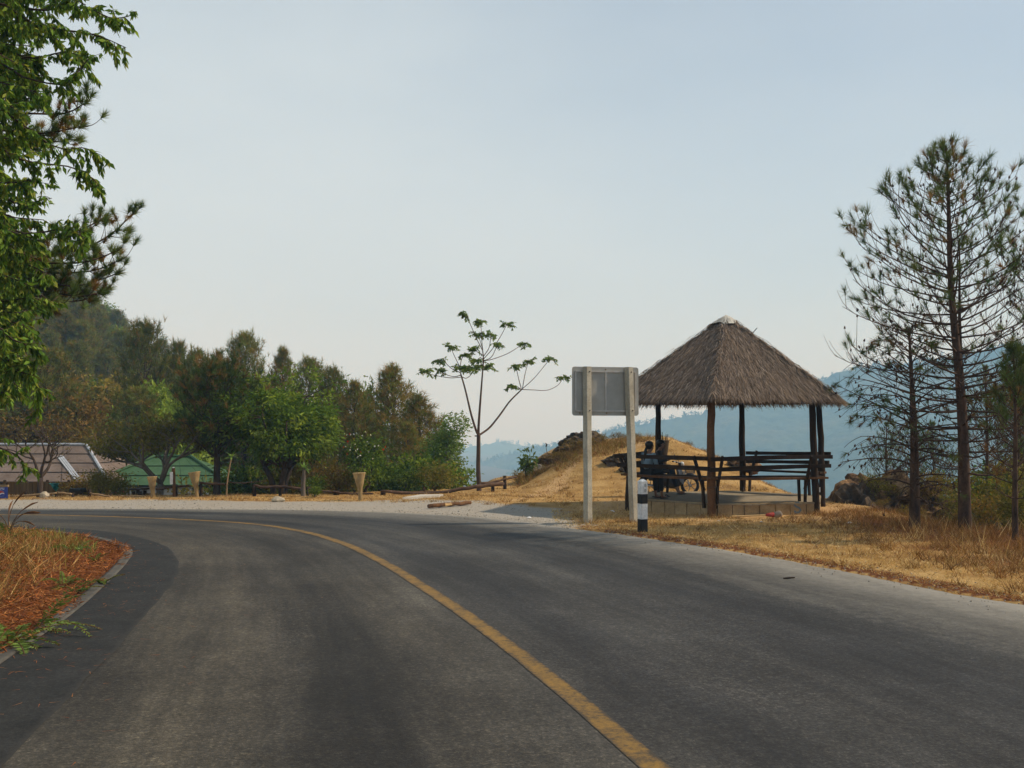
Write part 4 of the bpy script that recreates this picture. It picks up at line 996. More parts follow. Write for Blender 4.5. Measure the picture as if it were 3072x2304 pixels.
q = at(2650, 1510, 31); rock('rock_outcrop', Vector((10.95, 31.5, -.55)), (1.35, 1.2, 1.15), 'dark and ochre rock outcrop below the pines right of the shelter', 'ochre_rock', 61, 5, rough=.55)
rock('rock_outcrop', Vector((9.85, 30.4, -.75)), (.6, .7, .95), 'dark pointed rock at the left end of the ochre outcrop', 'dark_rock', 67, 4, rough=.6)
rock('rock_outcrop', Vector((12.4, 31.0, -1.2)), (1.1, .9, .9), 'lower ochre rock behind the forked pine trunks', 'ochre_rock', 71, 4, rough=.5)
# litter of pebbles on the gravel and along the asphalt edge: too many to count
r = np.random.default_rng(17); Vp, Cp = [], []
oct_v = np.array([(1, 0, 0), (-1, 0, 0), (0, 1, 0), (0, -1, 0), (0, 0, 1), (0, 0, -.4)]); oct_f = [(0, 2, 4), (2, 1, 4), (1, 3, 4), (3, 0, 4)]
xs, ys = r.uniform(-16, 9, 60000), r.uniform(11, 33, 60000)
rdv = poly_sd(xs, ys, ROAD_POLY); odv = line_d(xs, ys, R_OUT[::4])
keep = ((rdv > 0) & (odv < 3.2) & (xs < 2.5) & (r.uniform(0, 1, 60000) < .16)) | ((odv < .9) & (r.uniform(0, 1, 60000) < .45 * np.exp(-odv * 2.0)))
xs, ys = xs[keep], ys[keep]; zs = np.maximum(height(xs, ys), np.where(rdv[keep] < 0, .012, -1))
for x, y, z in zip(xs, ys, zs):
    s = r.uniform(.008, .020) * (1.8 if r.uniform() < .04 else 1); q = oct_v * r.uniform(.6, 1.2, (6, 3)) * s + (x, y, z)
    c = np.array((.34, .31, .255)) * r.uniform(.6, 1.2)
    for f in oct_f: Vp.append(q[list(f)]); Cp.append(np.repeat(c[None], 3, 0))
tag(np_mesh('pebbles', np.vstack(Vp), 3, MATS['straw'], org=(0, 0, 0), color=np.vstack(Cp)), kind='stuff')
# ------------------------------------------------------------------ log-rail fences along the far side of the road
def base_z(px, Y): p = at(px, 1400, Y); return gz(p.x, p.y)
def rail_fence(label, rails, posts, org, mats=('dark_wood', 'dark_wood'), group='log rail fences by the roadside'):
    f = thing('rail_fence', org, label, 'fence', group)
    for pts, r0, r1 in rails:
        P = spline([tuple(p) for p in pts], max(7, len(pts) * 4)); P[1:-1] += np.random.default_rng(len(P)).normal(0, .008, P[1:-1].shape)
        MB().tube([Vector(p) for p in P], list(np.linspace(r0, r1, len(P)) * np.random.default_rng(3).uniform(.9, 1.1, len(P))), 8).build('rail', MATS[mats[0]], f, smooth=True)
    for p, r0, top in posts:
        z0 = gz(p.x, p.y) - .25
        MB().tube([Vector((p.x, p.y, z0)), Vector((p.x + .01, p.y, (z0 + top) / 2)), Vector((p.x, p.y, top))], [r0 * 1.1, r0, r0 * .95], 8).build('post', MATS[mats[1]], f, smooth=True)
    return f
def rp(px, py, Y): return at(px, py, Y)
rough_mat('rail_wood', (.045, .026, .016), (.125, .075, .046), 5, .85, .5, .01, fine=25)
o = on(1340, 1488)
rail_fence('long curved log rail running past the foot of the three-limbed tree', [([rp(1143, 1474, 34), rp(1264, 1480, 34.6), rp(1340, 1474, 35), rp(1440, 1459, 35.4), rp(1510, 1451, 36)], .05, .065)],
           [(rp(1149, 1480, 34.1), .085, rp(1149, 1472, 34.1).z), (rp(1271, 1480, 35.4), .05, rp(1271, 1461, 35.4).z), (rp(1478, 1460, 35.9), .06, rp(1478, 1456, 35.9).z)], Vector((-3, 34.3, 0)), ('rail_wood', 'dark_wood'))
rail_fence('short upper log rail climbing to the mound right of the three-limbed tree', [([rp(1441, 1450, 36.4), rp(1480, 1446, 36.8), rp(1514, 1437, 37.2), rp(1549, 1431, 38)], .04, .035)], [(rp(1514, 1440, 37.3), .06, rp(1514, 1427, 37.3).z)], Vector((-.3, 37, 0)), ('rail_wood', 'dark_wood'))
rail_fence('drooping log rail behind the upright funnel basket', [([rp(920, 1463, 33.8), rp(960, 1471, 33.9), rp(1008, 1476, 34), rp(1060, 1482, 34), rp(1120, 1481, 34.1)], .04, .03)],
           [(rp(922, 1480, 33.8), .04, rp(922, 1462, 33.8).z), (rp(1009, 1486, 34.1), .10, rp(1009, 1472, 34.1).z)], Vector((-5.5, 34, 0)), ('rail_wood', 'dark_wood'))
rail_fence('crooked log rail under the bushy green tree', [([rp(761, 1456, 33.6), rp(790, 1461, 33.6), rp(840, 1459, 33.7), rp(880, 1464, 33.7), rp(917, 1468, 33.8)], .045, .045)],
           [(rp(762, 1480, 33.6), .06, rp(762, 1454, 33.6).z), (rp(840, 1480, 33.75), .05, rp(840, 1458, 33.75).z)], Vector((-7.5, 33.7, 0)), ('rail_wood', 'dark_wood'))
rail_fence('bent log rail between the tilted funnel basket and the thin palm pole', [([rp(468, 1468, 33.6), rp(517, 1461, 33.6), rp(568, 1456, 33.6)], .04, .035), ([rp(598, 1448, 33.5), rp(630, 1451, 33.5), rp(682, 1452, 33.5)], .04, .03), ([rp(678, 1446, 33.4), rp(730, 1449, 33.4), rp(800, 1442, 33.5)], .015, .012)],
           [(rp(602, 1480, 33.55), .055, rp(602, 1447, 33.55).z), (rp(528, 1480, 33.6), .045, rp(528, 1453, 33.6).z)], Vector((-10, 33.5, 0)), ('rail_wood', 'dark_wood'))
rail_fence('pale pole rail fence at the far left in front of the brown roof', [([rp(30, 1489, 33), rp(90, 1486, 33), rp(170, 1479, 33)], .03, .03), ([rp(172, 1477, 33.05), rp(216, 1483, 33.05)], .035, .03), ([rp(270, 1479, 33.2), rp(336, 1492, 33.2)], .03, .03)],
           [(rp(66, 1500, 33.05), .045, rp(66, 1484, 33.05).z), (rp(168, 1500, 33.1), .045, rp(168, 1476, 33.1).z), (rp(218, 1500, 33.1), .05, rp(218, 1478, 33.1).z), (rp(268, 1495, 33.25), .06, rp(268, 1468, 33.25).z), (rp(332, 1495, 33.25), .05, rp(332, 1480, 33.25).z)], Vector((-14, 33, 0)), ('pale_wood', 'dark_wood'))

# ------------------------------------------------------------------ funnel baskets of split bamboo standing on their stems
rough_mat('bamboo', (.30, .20, .085), (.46, .33, .155), 24, .75, .4, .004, stretch=(1, 1, .3))
def funnel(px, py, Y, hgt, rtop, lean, label, curve=0.0):
    b_ = at(px, py, Y); b_.z = gz(b_.x, b_.y) - .03
    f = thing('funnel_basket', b_, label, 'basket', 'funnel baskets along the far verge')
    Ml = Matrix.Rotation(lean, 3, 'Y')
    woven('w', b_, [(.055, 0), (.06, hgt * .45), (.10, hgt * .58), (rtop * .72, hgt * .78), (rtop, hgt)], MATS['bamboo'], f, n=24, lean=Ml)
    MB().tube([b_ + Ml @ Vector((0, 0, -.1)), b_ + Ml @ Vector((0, 0, hgt * .5))], .05, 10).build('stem', MATS['bamboo'], f)
funnel(459, 1489, 33.0, .66, .145, -.06, 'upright funnel basket beside the picnic table, leftmost of three')
funnel(592, 1483, 33.2, .80, .185, -.13, 'funnel basket leaning left before the green roof')
funnel(1082, 1503, 31.6, .84, .185, -.06, 'upright bamboo funnel basket standing alone in front of the flowering bush')

# ------------------------------------------------------------------ post with a white board
p = at(524, 1486, 33.4); z0 = gz(p.x, p.y)
sp_ = thing('board_post', Vector((p.x, p.y, z0)), 'leaning wooden post with a narrow white board', 'sign post')
MB().tube([Vector((p.x, p.y, z0 - .2)), at(520, 1404, 33.4)], .055, 8).build('post', MATS['post_wood'], sp_)
MB().tube([at(520, 1407, 33.4), at(520, 1401, 33.4)], .03, 8).build('pale_tip', MATS['white_paint'], sp_)
MB().beam(at(514, 1416, 33.3), at(514.5, 1453, 33.3), .09, .02, up=(0, 1, 0)).build('board', MATS['white_paint'], sp_)

# ------------------------------------------------------------------ drink sign at the far left
flat_mat('sign_blue', (.025, .055, .30), .4); flat_mat('sign_red', (.42, .02, .018), .4); flat_mat('sign_white', (.72, .72, .74), .4)
c0 = at(-10, 1478, 32.4); dsg = thing('drink_sign', Vector((c0.x, c0.y, gz(c0.x, c0.y))), 'blue soft drink sign with a red and white emblem at the left edge', 'sign')
MB().box(c0, (.66, .03, .34)).build('panel', MATS['sign_blue'], dsg)
MB().tube([c0 + Vector((.30, .03, -.5)), c0 + Vector((.30, .03, .3))], .03, 8).build('leg', MATS['dark_wood'], dsg)
MB().tube([c0 + Vector((-.30, .03, -.5)), c0 + Vector((-.30, .03, .3))], .03, 8).build('leg', MATS['dark_wood'], dsg)
def disc_part(name, mat, f_lo, f_hi, yo):
    n = 20; us = np.linspace(-.115, .115, n); m = MB(); pts = [c0 + Vector((.13 + u_, -.015 - yo, -.03 + f_hi(u_))) for u_ in us] + [c0 + Vector((.13 + u_, -.015 - yo, -.03 + f_lo(u_))) for u_ in us[::-1]]
    m.add(pts, [tuple(range(len(pts)))]); return m.build(name, mat, dsg)
circ = lambda u_: math.sqrt(max(0, .115 ** 2 - u_ ** 2)) * .8
disc_part('emblem', MATS['sign_white'], lambda u_: -circ(u_), lambda u_: circ(u_), .004)
disc_part('emblem_red', MATS['sign_red'], lambda u_: min(circ(u_) * .96, .012 + .018 * math.sin(u_ * 26)), lambda u_: circ(u_) * .96, .008)
disc_part('emblem_blue', MATS['sign_blue'], lambda u_: -circ(u_) * .96, lambda u_: max(-circ(u_) * .96, -.022 + .018 * math.sin(u_ * 26)), .008)
fc = bpy.data.curves.new('lettering', 'FONT'); fc.body = 'PEPSI'; fc.size = .10; fc.align_x = 'CENTER'; fc.extrude = .002
fo = bpy.data.objects.new('lettering', fc); COL.objects.link(fo)
dg = bpy.context.evaluated_depsgraph_get(); fm = bpy.data.meshes.new_from_object(fo.evaluated_get(dg)); bpy.data.objects.remove(fo)
lo = link_mesh('lettering', fm, MATS['sign_white'], dsg); lo.rotation_euler = (math.pi / 2, 0, 0); lo.location = c0 + Vector((.13, -.019, .085)) - dsg.location
MB().box(c0 + Vector((.1, 0, .205)), (.5, .10, .06)).build('cloth_roll', MATS['pale_wood'], dsg)

# ------------------------------------------------------------------ houses below the road
rough_mat('green_tin', (.042, .092, .038), (.064, .125, .054), 2.0, .55, .1, .004); rough_mat('brown_roof', (.12, .088, .068), (.20, .15, .118), 1.2, .85, .4, .02, fine=12)
rough_mat('ridge_metal', (.40, .40, .40), (.62, .62, .62), 6, .45, .1, .003, metal=.4); rough_mat('plank_wall', (.12, .062, .024), (.22, .125, .05), 3, .9, .3, .01, stretch=(6, 6, .4))
flat_mat('plaster', (.60, .60, .60), .85); flat_mat('dark_inside', (.02, .016, .012), .9); flat_mat('roof_seam', (.035, .06, .035), .7)
def hip_house(name, label, c, ang, Lx, Ly, ridge_l, z_floor, z_eave, z_ridge, roof_m, rows_, cols_, extra):
    h = thing(name, Vector((c[0], c[1], z_floor)), label, 'house'); Mr = Matrix.Rotation(ang, 3, 'Z'); o = Vector((c[0], c[1], 0))
    def q(x, y, z): return o + Mr @ Vector((x, y, 0)) + Vector((0, 0, z))
    E = [(-Lx / 2, -Ly / 2), (Lx / 2, -Ly / 2), (Lx / 2, Ly / 2), (-Lx / 2, Ly / 2)]; Rg = [(-ridge_l / 2, 0), (ridge_l / 2, 0)]
    faces = [(E[0], E[1], Rg[1], Rg[0]), (E[1], E[2], Rg[1], Rg[1]), (E[2], E[3], Rg[0], Rg[1]), (E[3], E[0], Rg[0], Rg[0])]
    core = MB(); und = .05
    for a, b_, t1, t0 in faces: core.add([q(*a, z_eave - und), q(*b_, z_eave - und), q(*t1, z_ridge - und), q(*t0, z_ridge - und)], [(0, 1, 2, 3)])
    rf = core.build('roof', extra.get('core', MATS['dark_inside']), h)
    for fi, (a, b_, t1, t0) in enumerate(faces):                    # sheets, course by course, each lapping the one below
        A, B, T1, T0 = [Vector((*v, z)) for v, z in ((a, z_eave), (b_, z_eave), (t1, z_ridge), (t0, z_ridge))]
        for i in range(rows_):
            s0, s1 = i / rows_, (i + 1) / rows_ - .012
            for j in range(cols_):
                u0, u1 = j / cols_, (j + 1) / cols_ - .004
                P = [A.lerp(T0, s).lerp(B.lerp(T1, s), u) for s, u in ((s0, u0), (s0, u1), (s1, u1), (s1, u0))]
                lift = [.012 + .022 * (1), .034, .004, .004]
                P = [o + Mr @ Vector((p.x, p.y, 0)) + Vector((0, 0, p.z + lf)) for p, lf in zip(P, lift)]
                MB().add(P + [p - Vector((0, 0, .012)) for p in P], [(0, 1, 2, 3), (0, 4, 5, 1), (4, 7, 6, 5), (1, 5, 6, 2), (3, 7, 4, 0)]).build('roof_sheet', roof_m, rf)
    if z_floor < z_eave - .3:
        w, d = Lx / 2 - .45, Ly / 2 - .45; W_ = MB()
        for a, b_ in (((-w, -d), (w, -d)), ((w, -d), (w, d)), ((w, d), (-w, d)), ((-w, d), (-w, -d))): W_.beam(q(*a, (z_floor + z_eave) / 2), q(*b_, (z_floor + z_eave) / 2), .10, z_eave - z_floor)
        W_.build('wall', extra['wall'], h)
        for x in np.linspace(-w + .5, w - .5, 4):
            MB().box(q(x, -d - .04, (z_floor + z_eave) / 2), (.5, .06, 1.2), Mr).build('window', MATS['dark_inside'], h)
        MB().box(q(w * .35, -d - .07, z_floor + .95), (.85, .06, 1.9), Mr).build('door', MATS['plank_wall'], h)
    for x in extra.get('pillars', ()): MB().box(q(x, -Ly / 2 + .25, (z_floor + z_eave) / 2 - .05), (.17, .17, z_eave - z_floor), Mr).build('pillar', MATS['plaster'], h)
    if extra.get('caps'):
        for a, b_ in ((Rg[0], Rg[1]), (E[1], Rg[1]), (E[0], Rg[0])):
            za, zb = (z_ridge if a in Rg else z_eave), z_ridge
            MB().tube([q(*a, za + .05), q(*b_, zb + .05)], .07, 6).build('ridge_cap', extra['caps'], rf)
    return h, q, rf
gh_c = at(470, 1460, 47.0)
gh, qg, rfg = hip_house('green_roofed_house', 'house with a green sheet metal hip roof below the road', (gh_c.x, gh_c.y + 2.2), math.radians(2), 6.4, 4.6, 1.6, -3.2, at(470, 1457, 47).z, at(470, 1372, 49.2).z + .02, MATS['green_tin'], 3, 6, dict(wall=MATS['plaster'], pillars=(-2.6, -1.2, 1.35, 2.1), caps=MATS['green_tin']))
bh_c = at(60, 1450, 46.0)
bh, qb, rfb = hip_house('brown_roofed_house', 'long house with a weathered brown hip roof at the far left', (bh_c.x - 1.0, bh_c.y + 3.0), math.radians(-3), 10.2, 6.2, 5.4, -3.2, at(60, 1446, 46).z, at(60, 1336, 49).z, MATS['brown_roof'], 4, 5, dict(core=MATS['brown_roof'], wall=MATS['plank_wall'], caps=MATS['ridge_metal']))
a0, a1 = at(168, 1380, 47.6), at(228, 1443, 46.2)                   # bright corrugated strip let into the roof slope
# the strip lies on the front slope: find its points on the slope plane
pA, pB, pC = qb(-5.1, -3.1, at(60, 1446, 46).z), qb(5.1, -3.1, at(60, 1446, 46).z), qb(2.7, 0, at(60, 1336, 49).z); nn = (pB - pA).cross(pC - pA).normalized()
def hit(px, py):
    c_, d_ = Vector((0, 0, H_CAM)), at(px, py, 40) - Vector((0, 0, H_CAM)); return c_ + d_ * ((pA - c_).dot(nn) / d_.dot(nn))
s0, s1 = hit(178, 1372), hit(226, 1444); wdt = (s1 - s0).cross(nn).normalized()
for k in range(3):
    m_ = MB(); u0 = s0 + wdt * (k - 1.5) * .085 + nn * .05; u1 = s1 + wdt * (k - 2.5) * .085 + nn * .05
    m_.beam(u0, u1, .07, .02 + .012 * (k % 2), up=nn); m_.build('corrugated_strip', MATS['ridge_metal'], rfb)
# lean-to porch with plank front by the brown house
pr = at(60, 1470, 36.5); z_ = gz(pr.x, pr.y)
stall = thing('plank_stall', Vector((pr.x, pr.y, z_)), 'open plank stall with brown board front beneath the brown roof', 'stall')
for i in range(14):
    x0 = at(18 + i * 18, 1470, 37.0); zt, zb = at(0, 1446 + rg.uniform(-2, 2), 37).z, at(0, 1478, 37).z
    MB().box(Vector((x0.x, 37 + rg.uniform(-.01, .01), (zt + zb) / 2)), (.195, .03, zt - zb)).build('plank', MATS['plank_wall'], stall)
for i in range(5):
    x0 = at(14 + i * 64, 1470, 37.1); MB().tube([Vector((x0.x, 37.1, gz(x0.x, 37.1) - .1)), Vector((x0.x, 37.1, at(0, 1440, 37.1).z))], .05, 8).build('post', MATS['dark_wood'], stall)
MB().box(Vector((at(140, 0, 37.6).x, 37.9, at(0, 1492, 37.9).z)), (3.2, .9, .05)).build('counter', MATS['dark_wood'], stall)
# turquoise tarpaulin
flat_mat('tarp', (.012, .16, .135), .6); ta = [at(146, 1450, 36.2), at(177, 1449, 36.2), at(174, 1466, 36.3), at(168, 1474, 36.3)]
tp = MB(); n_ = 7
T0_, T1_ = [ta[0].lerp(ta[3], s) for s in np.linspace(0, 1, n_)], [ta[1].lerp(ta[2], s) for s in np.linspace(0, 1, n_)]
vs = []
for s in range(n_):
    for k in range(6): vs.append(T0_[s].lerp(T1_[s], k / 5) + Vector((0, .05 * math.sin(k * 1.7 + s), 0)))
tp.add(vs, [(s * 6 + k, s * 6 + k + 1, (s + 1) * 6 + k + 1, (s + 1) * 6 + k) for s in range(n_ - 1) for k in range(5)])
o = tp.build('tarpaulin', MATS['tarp'], org=ta[0]); tag(o, 'hanging turquoise tarpaulin in front of the plank stall', 'tarpaulin'); o.modifiers.new('s', 'SOLIDIFY').thickness = .01
# dark display table, picnic table with benches, banners
def table(label, px0, px1, py_top, py_bot, Y, depth, bench_py=None, name='table', mat='dark_wood'):
    a, b_ = at(px0, py_top, Y), at(px1, py_top, Y); zb = at(px0, py_bot, Y).z
    tb = thing(name, Vector(((a.x + b_.x) / 2, Y, zb)), label, 'table')
    for k in range(4): MB().box(Vector(((a.x + b_.x) / 2, Y + (k - 1.5) * depth / 4, a.z)), (b_.x - a.x, depth / 4 - .012, .05)).build('top_plank', MATS[mat], tb)
    for x in (a.x + .12, b_.x - .12):
        for y in (-1, 1): MB().box(Vector((x, Y + y * depth * .36, (a.z + zb) / 2 - .03)), (.09, .09, a.z - zb - .05)).build('leg', MATS['dark_wood'], tb)
    if bench_py:
        for sg in (-1, 1):
            z = at(px0, bench_py, Y).z; MB().box(Vector(((a.x + b_.x) / 2, Y + sg * (depth * .5 + .28), z)), (b_.x - a.x + .3, .24, .05)).build('bench_plank', MATS['pale_wood'], tb)
            for x in (a.x, b_.x): MB().box(Vector((x, Y + sg * (depth * .5 + .28), (z + zb) / 2 - .02)), (.12, .18, z - zb)).build('bench_leg', MATS['dark_wood'], tb)
    return tb
table('dark box-topped display table left of the leafy shrub', 217, 252, 1475, 1502, 34.0, .5)
dtb = at(235, 1475, 34.0); MB().box(dtb + Vector((0, -.05, .06)), (.40, .35, .10)).build('display_box', MATS['dark_inside'], bpy.data.objects['table'])
table('rough picnic table with benches beside the leftmost funnel basket', 396, 440, 1467, 1497, 34.0, .55, 1485)
flat_mat('banner_white', (.6, .58, .58), .8)
for i, (x0, x1, y0, y1, lb) in enumerate(((345, 366, 1461, 1478, 'red and white hammock-like banner under the green eave'), (369, 386, 1462, 1478, 'square red and white banner under the green eave, the right one'))):
    a, b_ = at(x0, y0, 38), at(x1, y1, 38); bn = thing('banner', (a + b_) / 2, lb, 'banner', 'banners under the green eave'); w, h_ = b_.x - a.x, a.z - b_.z
    vs = [Vector((a.x + w * u_, 38 + .04 * math.sin(5 * u_), a.z - h_ * v_ - (.10 * math.sin(3.14 * u_) if i == 0 else 0))) for v_ in (0, .5, 1) for u_ in np.linspace(0, 1, 7)]
    MB().add(vs[:14], [(k, k + 1, 7 + k + 1, 7 + k) for k in range(6)]).build('white_half', MATS['banner_white'], bn).modifiers.new('s', 'SOLIDIFY').thickness = .01
    MB().add(vs[7:], [(k, k + 1, 7 + k + 1, 7 + k) for k in range(6)]).build('red_half', MATS['red_cloth'], bn).modifiers.new('s', 'SOLIDIFY').thickness = .01
    for x in (a.x, b_.x): MB().tube([Vector((x, 38.03, gz(x, 38) - .1)), Vector((x, 38.03, a.z + .04))], .025, 6).build('pole', MATS['dark_wood'], bn)
# pale boulder at the left roadside
p = at(134, 1498, 32.9); rock('stone', Vector((p.x, p.y, gz(p.x, p.y) + .06)), (.14, .12, .12), 'round pale stone under the bare tree at the far left', 'pale_stone', 9, 2)
# ------------------------------------------------------------------ foliage toolkit
rough_mat('bark', (.035, .025, .018), (.095, .066, .046), 6, .95, .8, .02, stretch=(1, 1, .3), fine=30)
rough_mat('pine_bark', (.038, .024, .017), (.125, .075, .048), 7, .95, .9, .02, stretch=(1, 1, .35), fine=22)
rough_mat('grey_bark', (.095, .078, .060), (.19, .155, .12), 6, .9, .5, .012, stretch=(1, 1, .4), fine=25)
rough_mat('smooth_bark', (.060, .036, .026), (.115, .072, .050), 6, .8, .3, .01, fine=25)
def unit(v): return v / np.maximum(np.linalg.norm(v, axis=-1, keepdims=True), 1e-9)
def leaf_quads(rr_, P, D, Ln, W, fold=.12):
    n = len(P); side = unit(np.cross(D, rr_.normal(size=(n, 3)))); up = np.cross(side, D); Ln, W = Ln[:, None], W[:, None]
    m = P + D * Ln * .42 + up * W * fold
    return np.stack([P, m + side * W / 2, P + D * Ln, m - side * W / 2], 1).reshape(-1, 3)
def needle_tris(rr_, P, D, Ln, w):
    side = unit(np.cross(D, rr_.normal(size=(len(P), 3)))) * w / 2
    return np.stack([P - side, P + side, P + D * Ln[:, None]], 1).reshape(-1, 3)
def tufts(rr_, T, n, Ln, w, pal, spread=.6, stem=.12):
    """needle tufts: T rows are position, direction, size, palette index"""
    T = np.asarray(T); k = len(T)
    P = np.repeat(T[:, :3], n, 0); D = unit(np.repeat(T[:, 3:6], n, 0)); sz = np.repeat(T[:, 6], n)
    P = P - D * (rr_.uniform(0, stem, (k * n, 1)) * sz[:, None]); d = unit(D + rr_.normal(0, spread, (k * n, 3)))
    V = needle_tris(rr_, P, d, Ln * sz * rr_.uniform(.7, 1.1, k * n), w)
    pi = np.repeat(T[:, 7].astype(int), n); C = pal[pi] * rr_.uniform(.7, 1.3, (k * n, 1))
    return V, np.repeat(C, 3, 0)
PAL_PINE = np.array([(.090, .135, .038), (.13, .165, .046), (.22, .14, .046), (.26, .14, .046), (.062, .095, .030)])
def curve_pts(p, d, L, n, bend, rr_, jit=.02):
    """n+1 points from p along d, bending by the vector bend over its length"""
    pts = [np.array(p)]; d = np.array(d, dtype=float)
    for i in range(n):
        d = unit(d + np.array(bend) / n + rr_.normal(0, jit, 3)); pts.append(pts[-1] + d * L / n)
    return pts, d
class Tree:
    def __init__(s): s.wood, s.T, s.Lp = MB(), [], []
    def limb(s, pts, r0, r1, n=6): s.wood.tube([Vector(p) for p in pts], list(np.linspace(r0, r1, len(pts))), n)
def pine(seed, H, r0, prof, whorls, per, tuft_p, elev=(.05, .5), twigs=7, up=.9, cones=0, lean=(0, 0), z_lo=.2, droop=0.0, twig_l=.34, pal_p=(.5, .3, .1, .1, 0), tsize=(.8, 1.2), az_bias=None):
    """prof: list of (z, branch length); tuft_p(z, s): chance of a tuft"""
    rr_ = np.random.default_rng(seed); t_ = Tree()
    zs = np.linspace(0, H, 16); cx = lean[0] * (zs / H) + .03 * H / 8 * np.sin(zs * 1.1 + seed); cy = lean[1] * (zs / H) + .02 * np.cos(zs * 1.3)
    trunk = [np.array((cx[i] - cx[0], cy[i] - cy[0], zs[i] - (.3 if i == 0 else 0))) for i in range(16)]
    t_.wood.tube([Vector(p) for p in trunk], [r0 * (1.18 if i == 0 else 1) * (1 - .9 * (i / 15) ** 1.1) + .008 for i in range(16)], 10)
    pz, pl = zip(*prof)
    def tp(z): return np.array((np.interp(z, zs, cx - cx[0]), np.interp(z, zs, cy - cy[0]), z))
    for i in range(whorls):
        z = z_lo + (H - z_lo) * ((i + .5) / whorls) ** .92; L = float(np.interp(z, pz, pl))
        if L < .05: continue
        a0 = rr_.uniform(0, 6.28); f = z / H
        for k in range(per):
            a = a0 + k * 6.283 / per + rr_.uniform(-.35, .35); Lb = L * rr_.uniform(.72, 1.12)
            e = elev[0] + (elev[1] - elev[0]) * f + rr_.uniform(-.12, .12)
            out = np.array((math.cos(a), math.sin(a), 0)); d = out * math.cos(e) + np.array((0, 0, math.sin(e)))
            bend = np.array((0, 0, up * (.6 + .5 * f))) - np.array((0, 0, droop * (1 - f) * 2.2))
            pts, dd = curve_pts(tp(z + rr_.uniform(-.08, .08)), d, Lb, 7, bend * .8, rr_, .05)
            t_.limb(pts, max(.010, r0 * .20 * (1 - .6 * f) * (Lb / max(pl)) ** .5 + .006), .005, 5)
            nt_ = max(2, int(twigs * Lb / max(pl) + 1))
            for j in range(nt_):
                s = .28 + .72 * (j + rr_.uniform(.1, .9)) / nt_; q = min(6, int(s * 7)); fr_ = s * 7 - q
                p = pts[q] + (pts[q + 1] - pts[q]) * fr_; bd = unit(pts[q + 1] - pts[q]); sd = np.cross(bd, (0, 0, 1.0)) * (1 if j % 2 else -1)
                td = unit(bd * .7 + sd * rr_.uniform(.4, 1.1) + np.array((0, 0, rr_.uniform(-.25, .35) - droop * .5)))
                tl = Lb * twig_l * rr_.uniform(.6, 1.2) * (1.15 - .5 * s) + .06
                tpts, te = curve_pts(p, td, tl, 4, np.array((0, 0, 1.3 * up - droop * 1.0)), rr_, .10); t_.limb(tpts, .006, .0035, 4)
                if rr_.uniform() < tuft_p(z, s): t_.T.append((*tpts[-1], *te, rr_.uniform(*tsize), rr_.choice(5, p=pal_p)))
                if rr_.uniform() < tuft_p(z, s) * .6: t_.T.append((*tpts[2], *unit(te + rr_.normal(0, .5, 3)), rr_.uniform(*tsize) * .8, rr_.choice(5, p=pal_p)))
                for _ in range(cones):
                    if rr_.uniform() < .55: c_ = tpts[rr_.integers(1, 5)]; t_.wood.tube([Vector(c_), Vector(c_ + np.array((rr_.normal(0, .02), rr_.normal(0, .02), .05)))], [.024, .012], 5)
            if rr_.uniform() < tuft_p(z, 1.0): t_.T.append((*pts[-1], *dd, rr_.uniform(*tsize), rr_.choice(5, p=pal_p)))
    for _ in range(4): t_.T.append((*(tp(H) + rr_.normal(0, .05, 3)), *unit(np.array((rr_.normal(0, .3), rr_.normal(0, .3), 1))), tsize[1], 0))
    return t_, rr_
def mesh_pair(tree, rr_, bark, n, Ln, w, pal=PAL_PINE, spread=.6, leafmat='needle'):
    wo_ = tree.wood.build('trunk', MATS[bark], smooth=True)
    V, C = tufts(rr_, tree.T, n, Ln, w, pal, spread); fo_ = np_mesh('crown', V, 3, MATS[leafmat], org=(0, 0, 0), color=C)
    m1, m2 = wo_.data, fo_.data; bpy.data.objects.remove(wo_); bpy.data.objects.remove(fo_)
    return m1, m2
def plant(name, label, cat, loc, meshes, scale=(1, 1, 1), rot=0.0, group=None, names=('trunk', 'crown')):
    o = thing(name, loc, label, cat, group); o.scale = scale; o.rotation_euler = (0, 0, rot)
    for me, nm in zip(meshes, names):
        if me is None: continue
        c_ = bpy.data.objects.new(nm, me); COL.objects.link(c_); c_.parent = o
    return o

# ------------------------------------------------------------------ pines on the right edge
def g3(x, y, dz=-.05): return Vector((x, y, gz(x, y) + dz))
t_, q_ = pine(5, 8.15, .125, [(0, .0), (1.2, 1.2), (2.0, 2.0), (3.2, 2.6), (4.9, 2.55), (5.8, 2.15), (6.6, 1.45), (7.3, .85), (8.0, .35), (8.35, .12)], 27, 5,
              lambda z, s: (.08 if z < 3.0 else .26 if z < 4.4 else .66) * (.25 + .8 * s), twigs=9, cones=1, lean=(-.34, .0), z_lo=1.2, up=.85, elev=(-.30, .38), tsize=(.9, 1.4), pal_p=(.50, .22, .10, .04, .14))
plant('pine_tree', 'tall open pine with dark needle tufts, tallest tree at the right edge', 'tree', g3(9.50, 22.45), mesh_pair(t_, q_, 'pine_bark', 50, .20, .0088, spread=.5), group='pines right of the shelter')
t_, q_ = pine(9, 4.35, .115, [(0, 0), (.7, 1.0), (1.5, 1.6), (2.6, 1.7), (3.6, 1.2), (4.4, .5), (4.7, .15)], 17, 4, lambda z, s: (.03 if z < 2.0 else .25 if z < 3.2 else .6) * (.4 + .6 * s), twigs=10, cones=1, lean=(.05, .0), z_lo=.5, up=.25, droop=.75, elev=(.35, .6))
plant('pine_tree', 'short pine with bare drooping lower branches left of the tall pine', 'tree', g3(8.72, 23.2), mesh_pair(t_, q_, 'pine_bark', 36, .19, .0085), group='pines right of the shelter', rot=2.4)
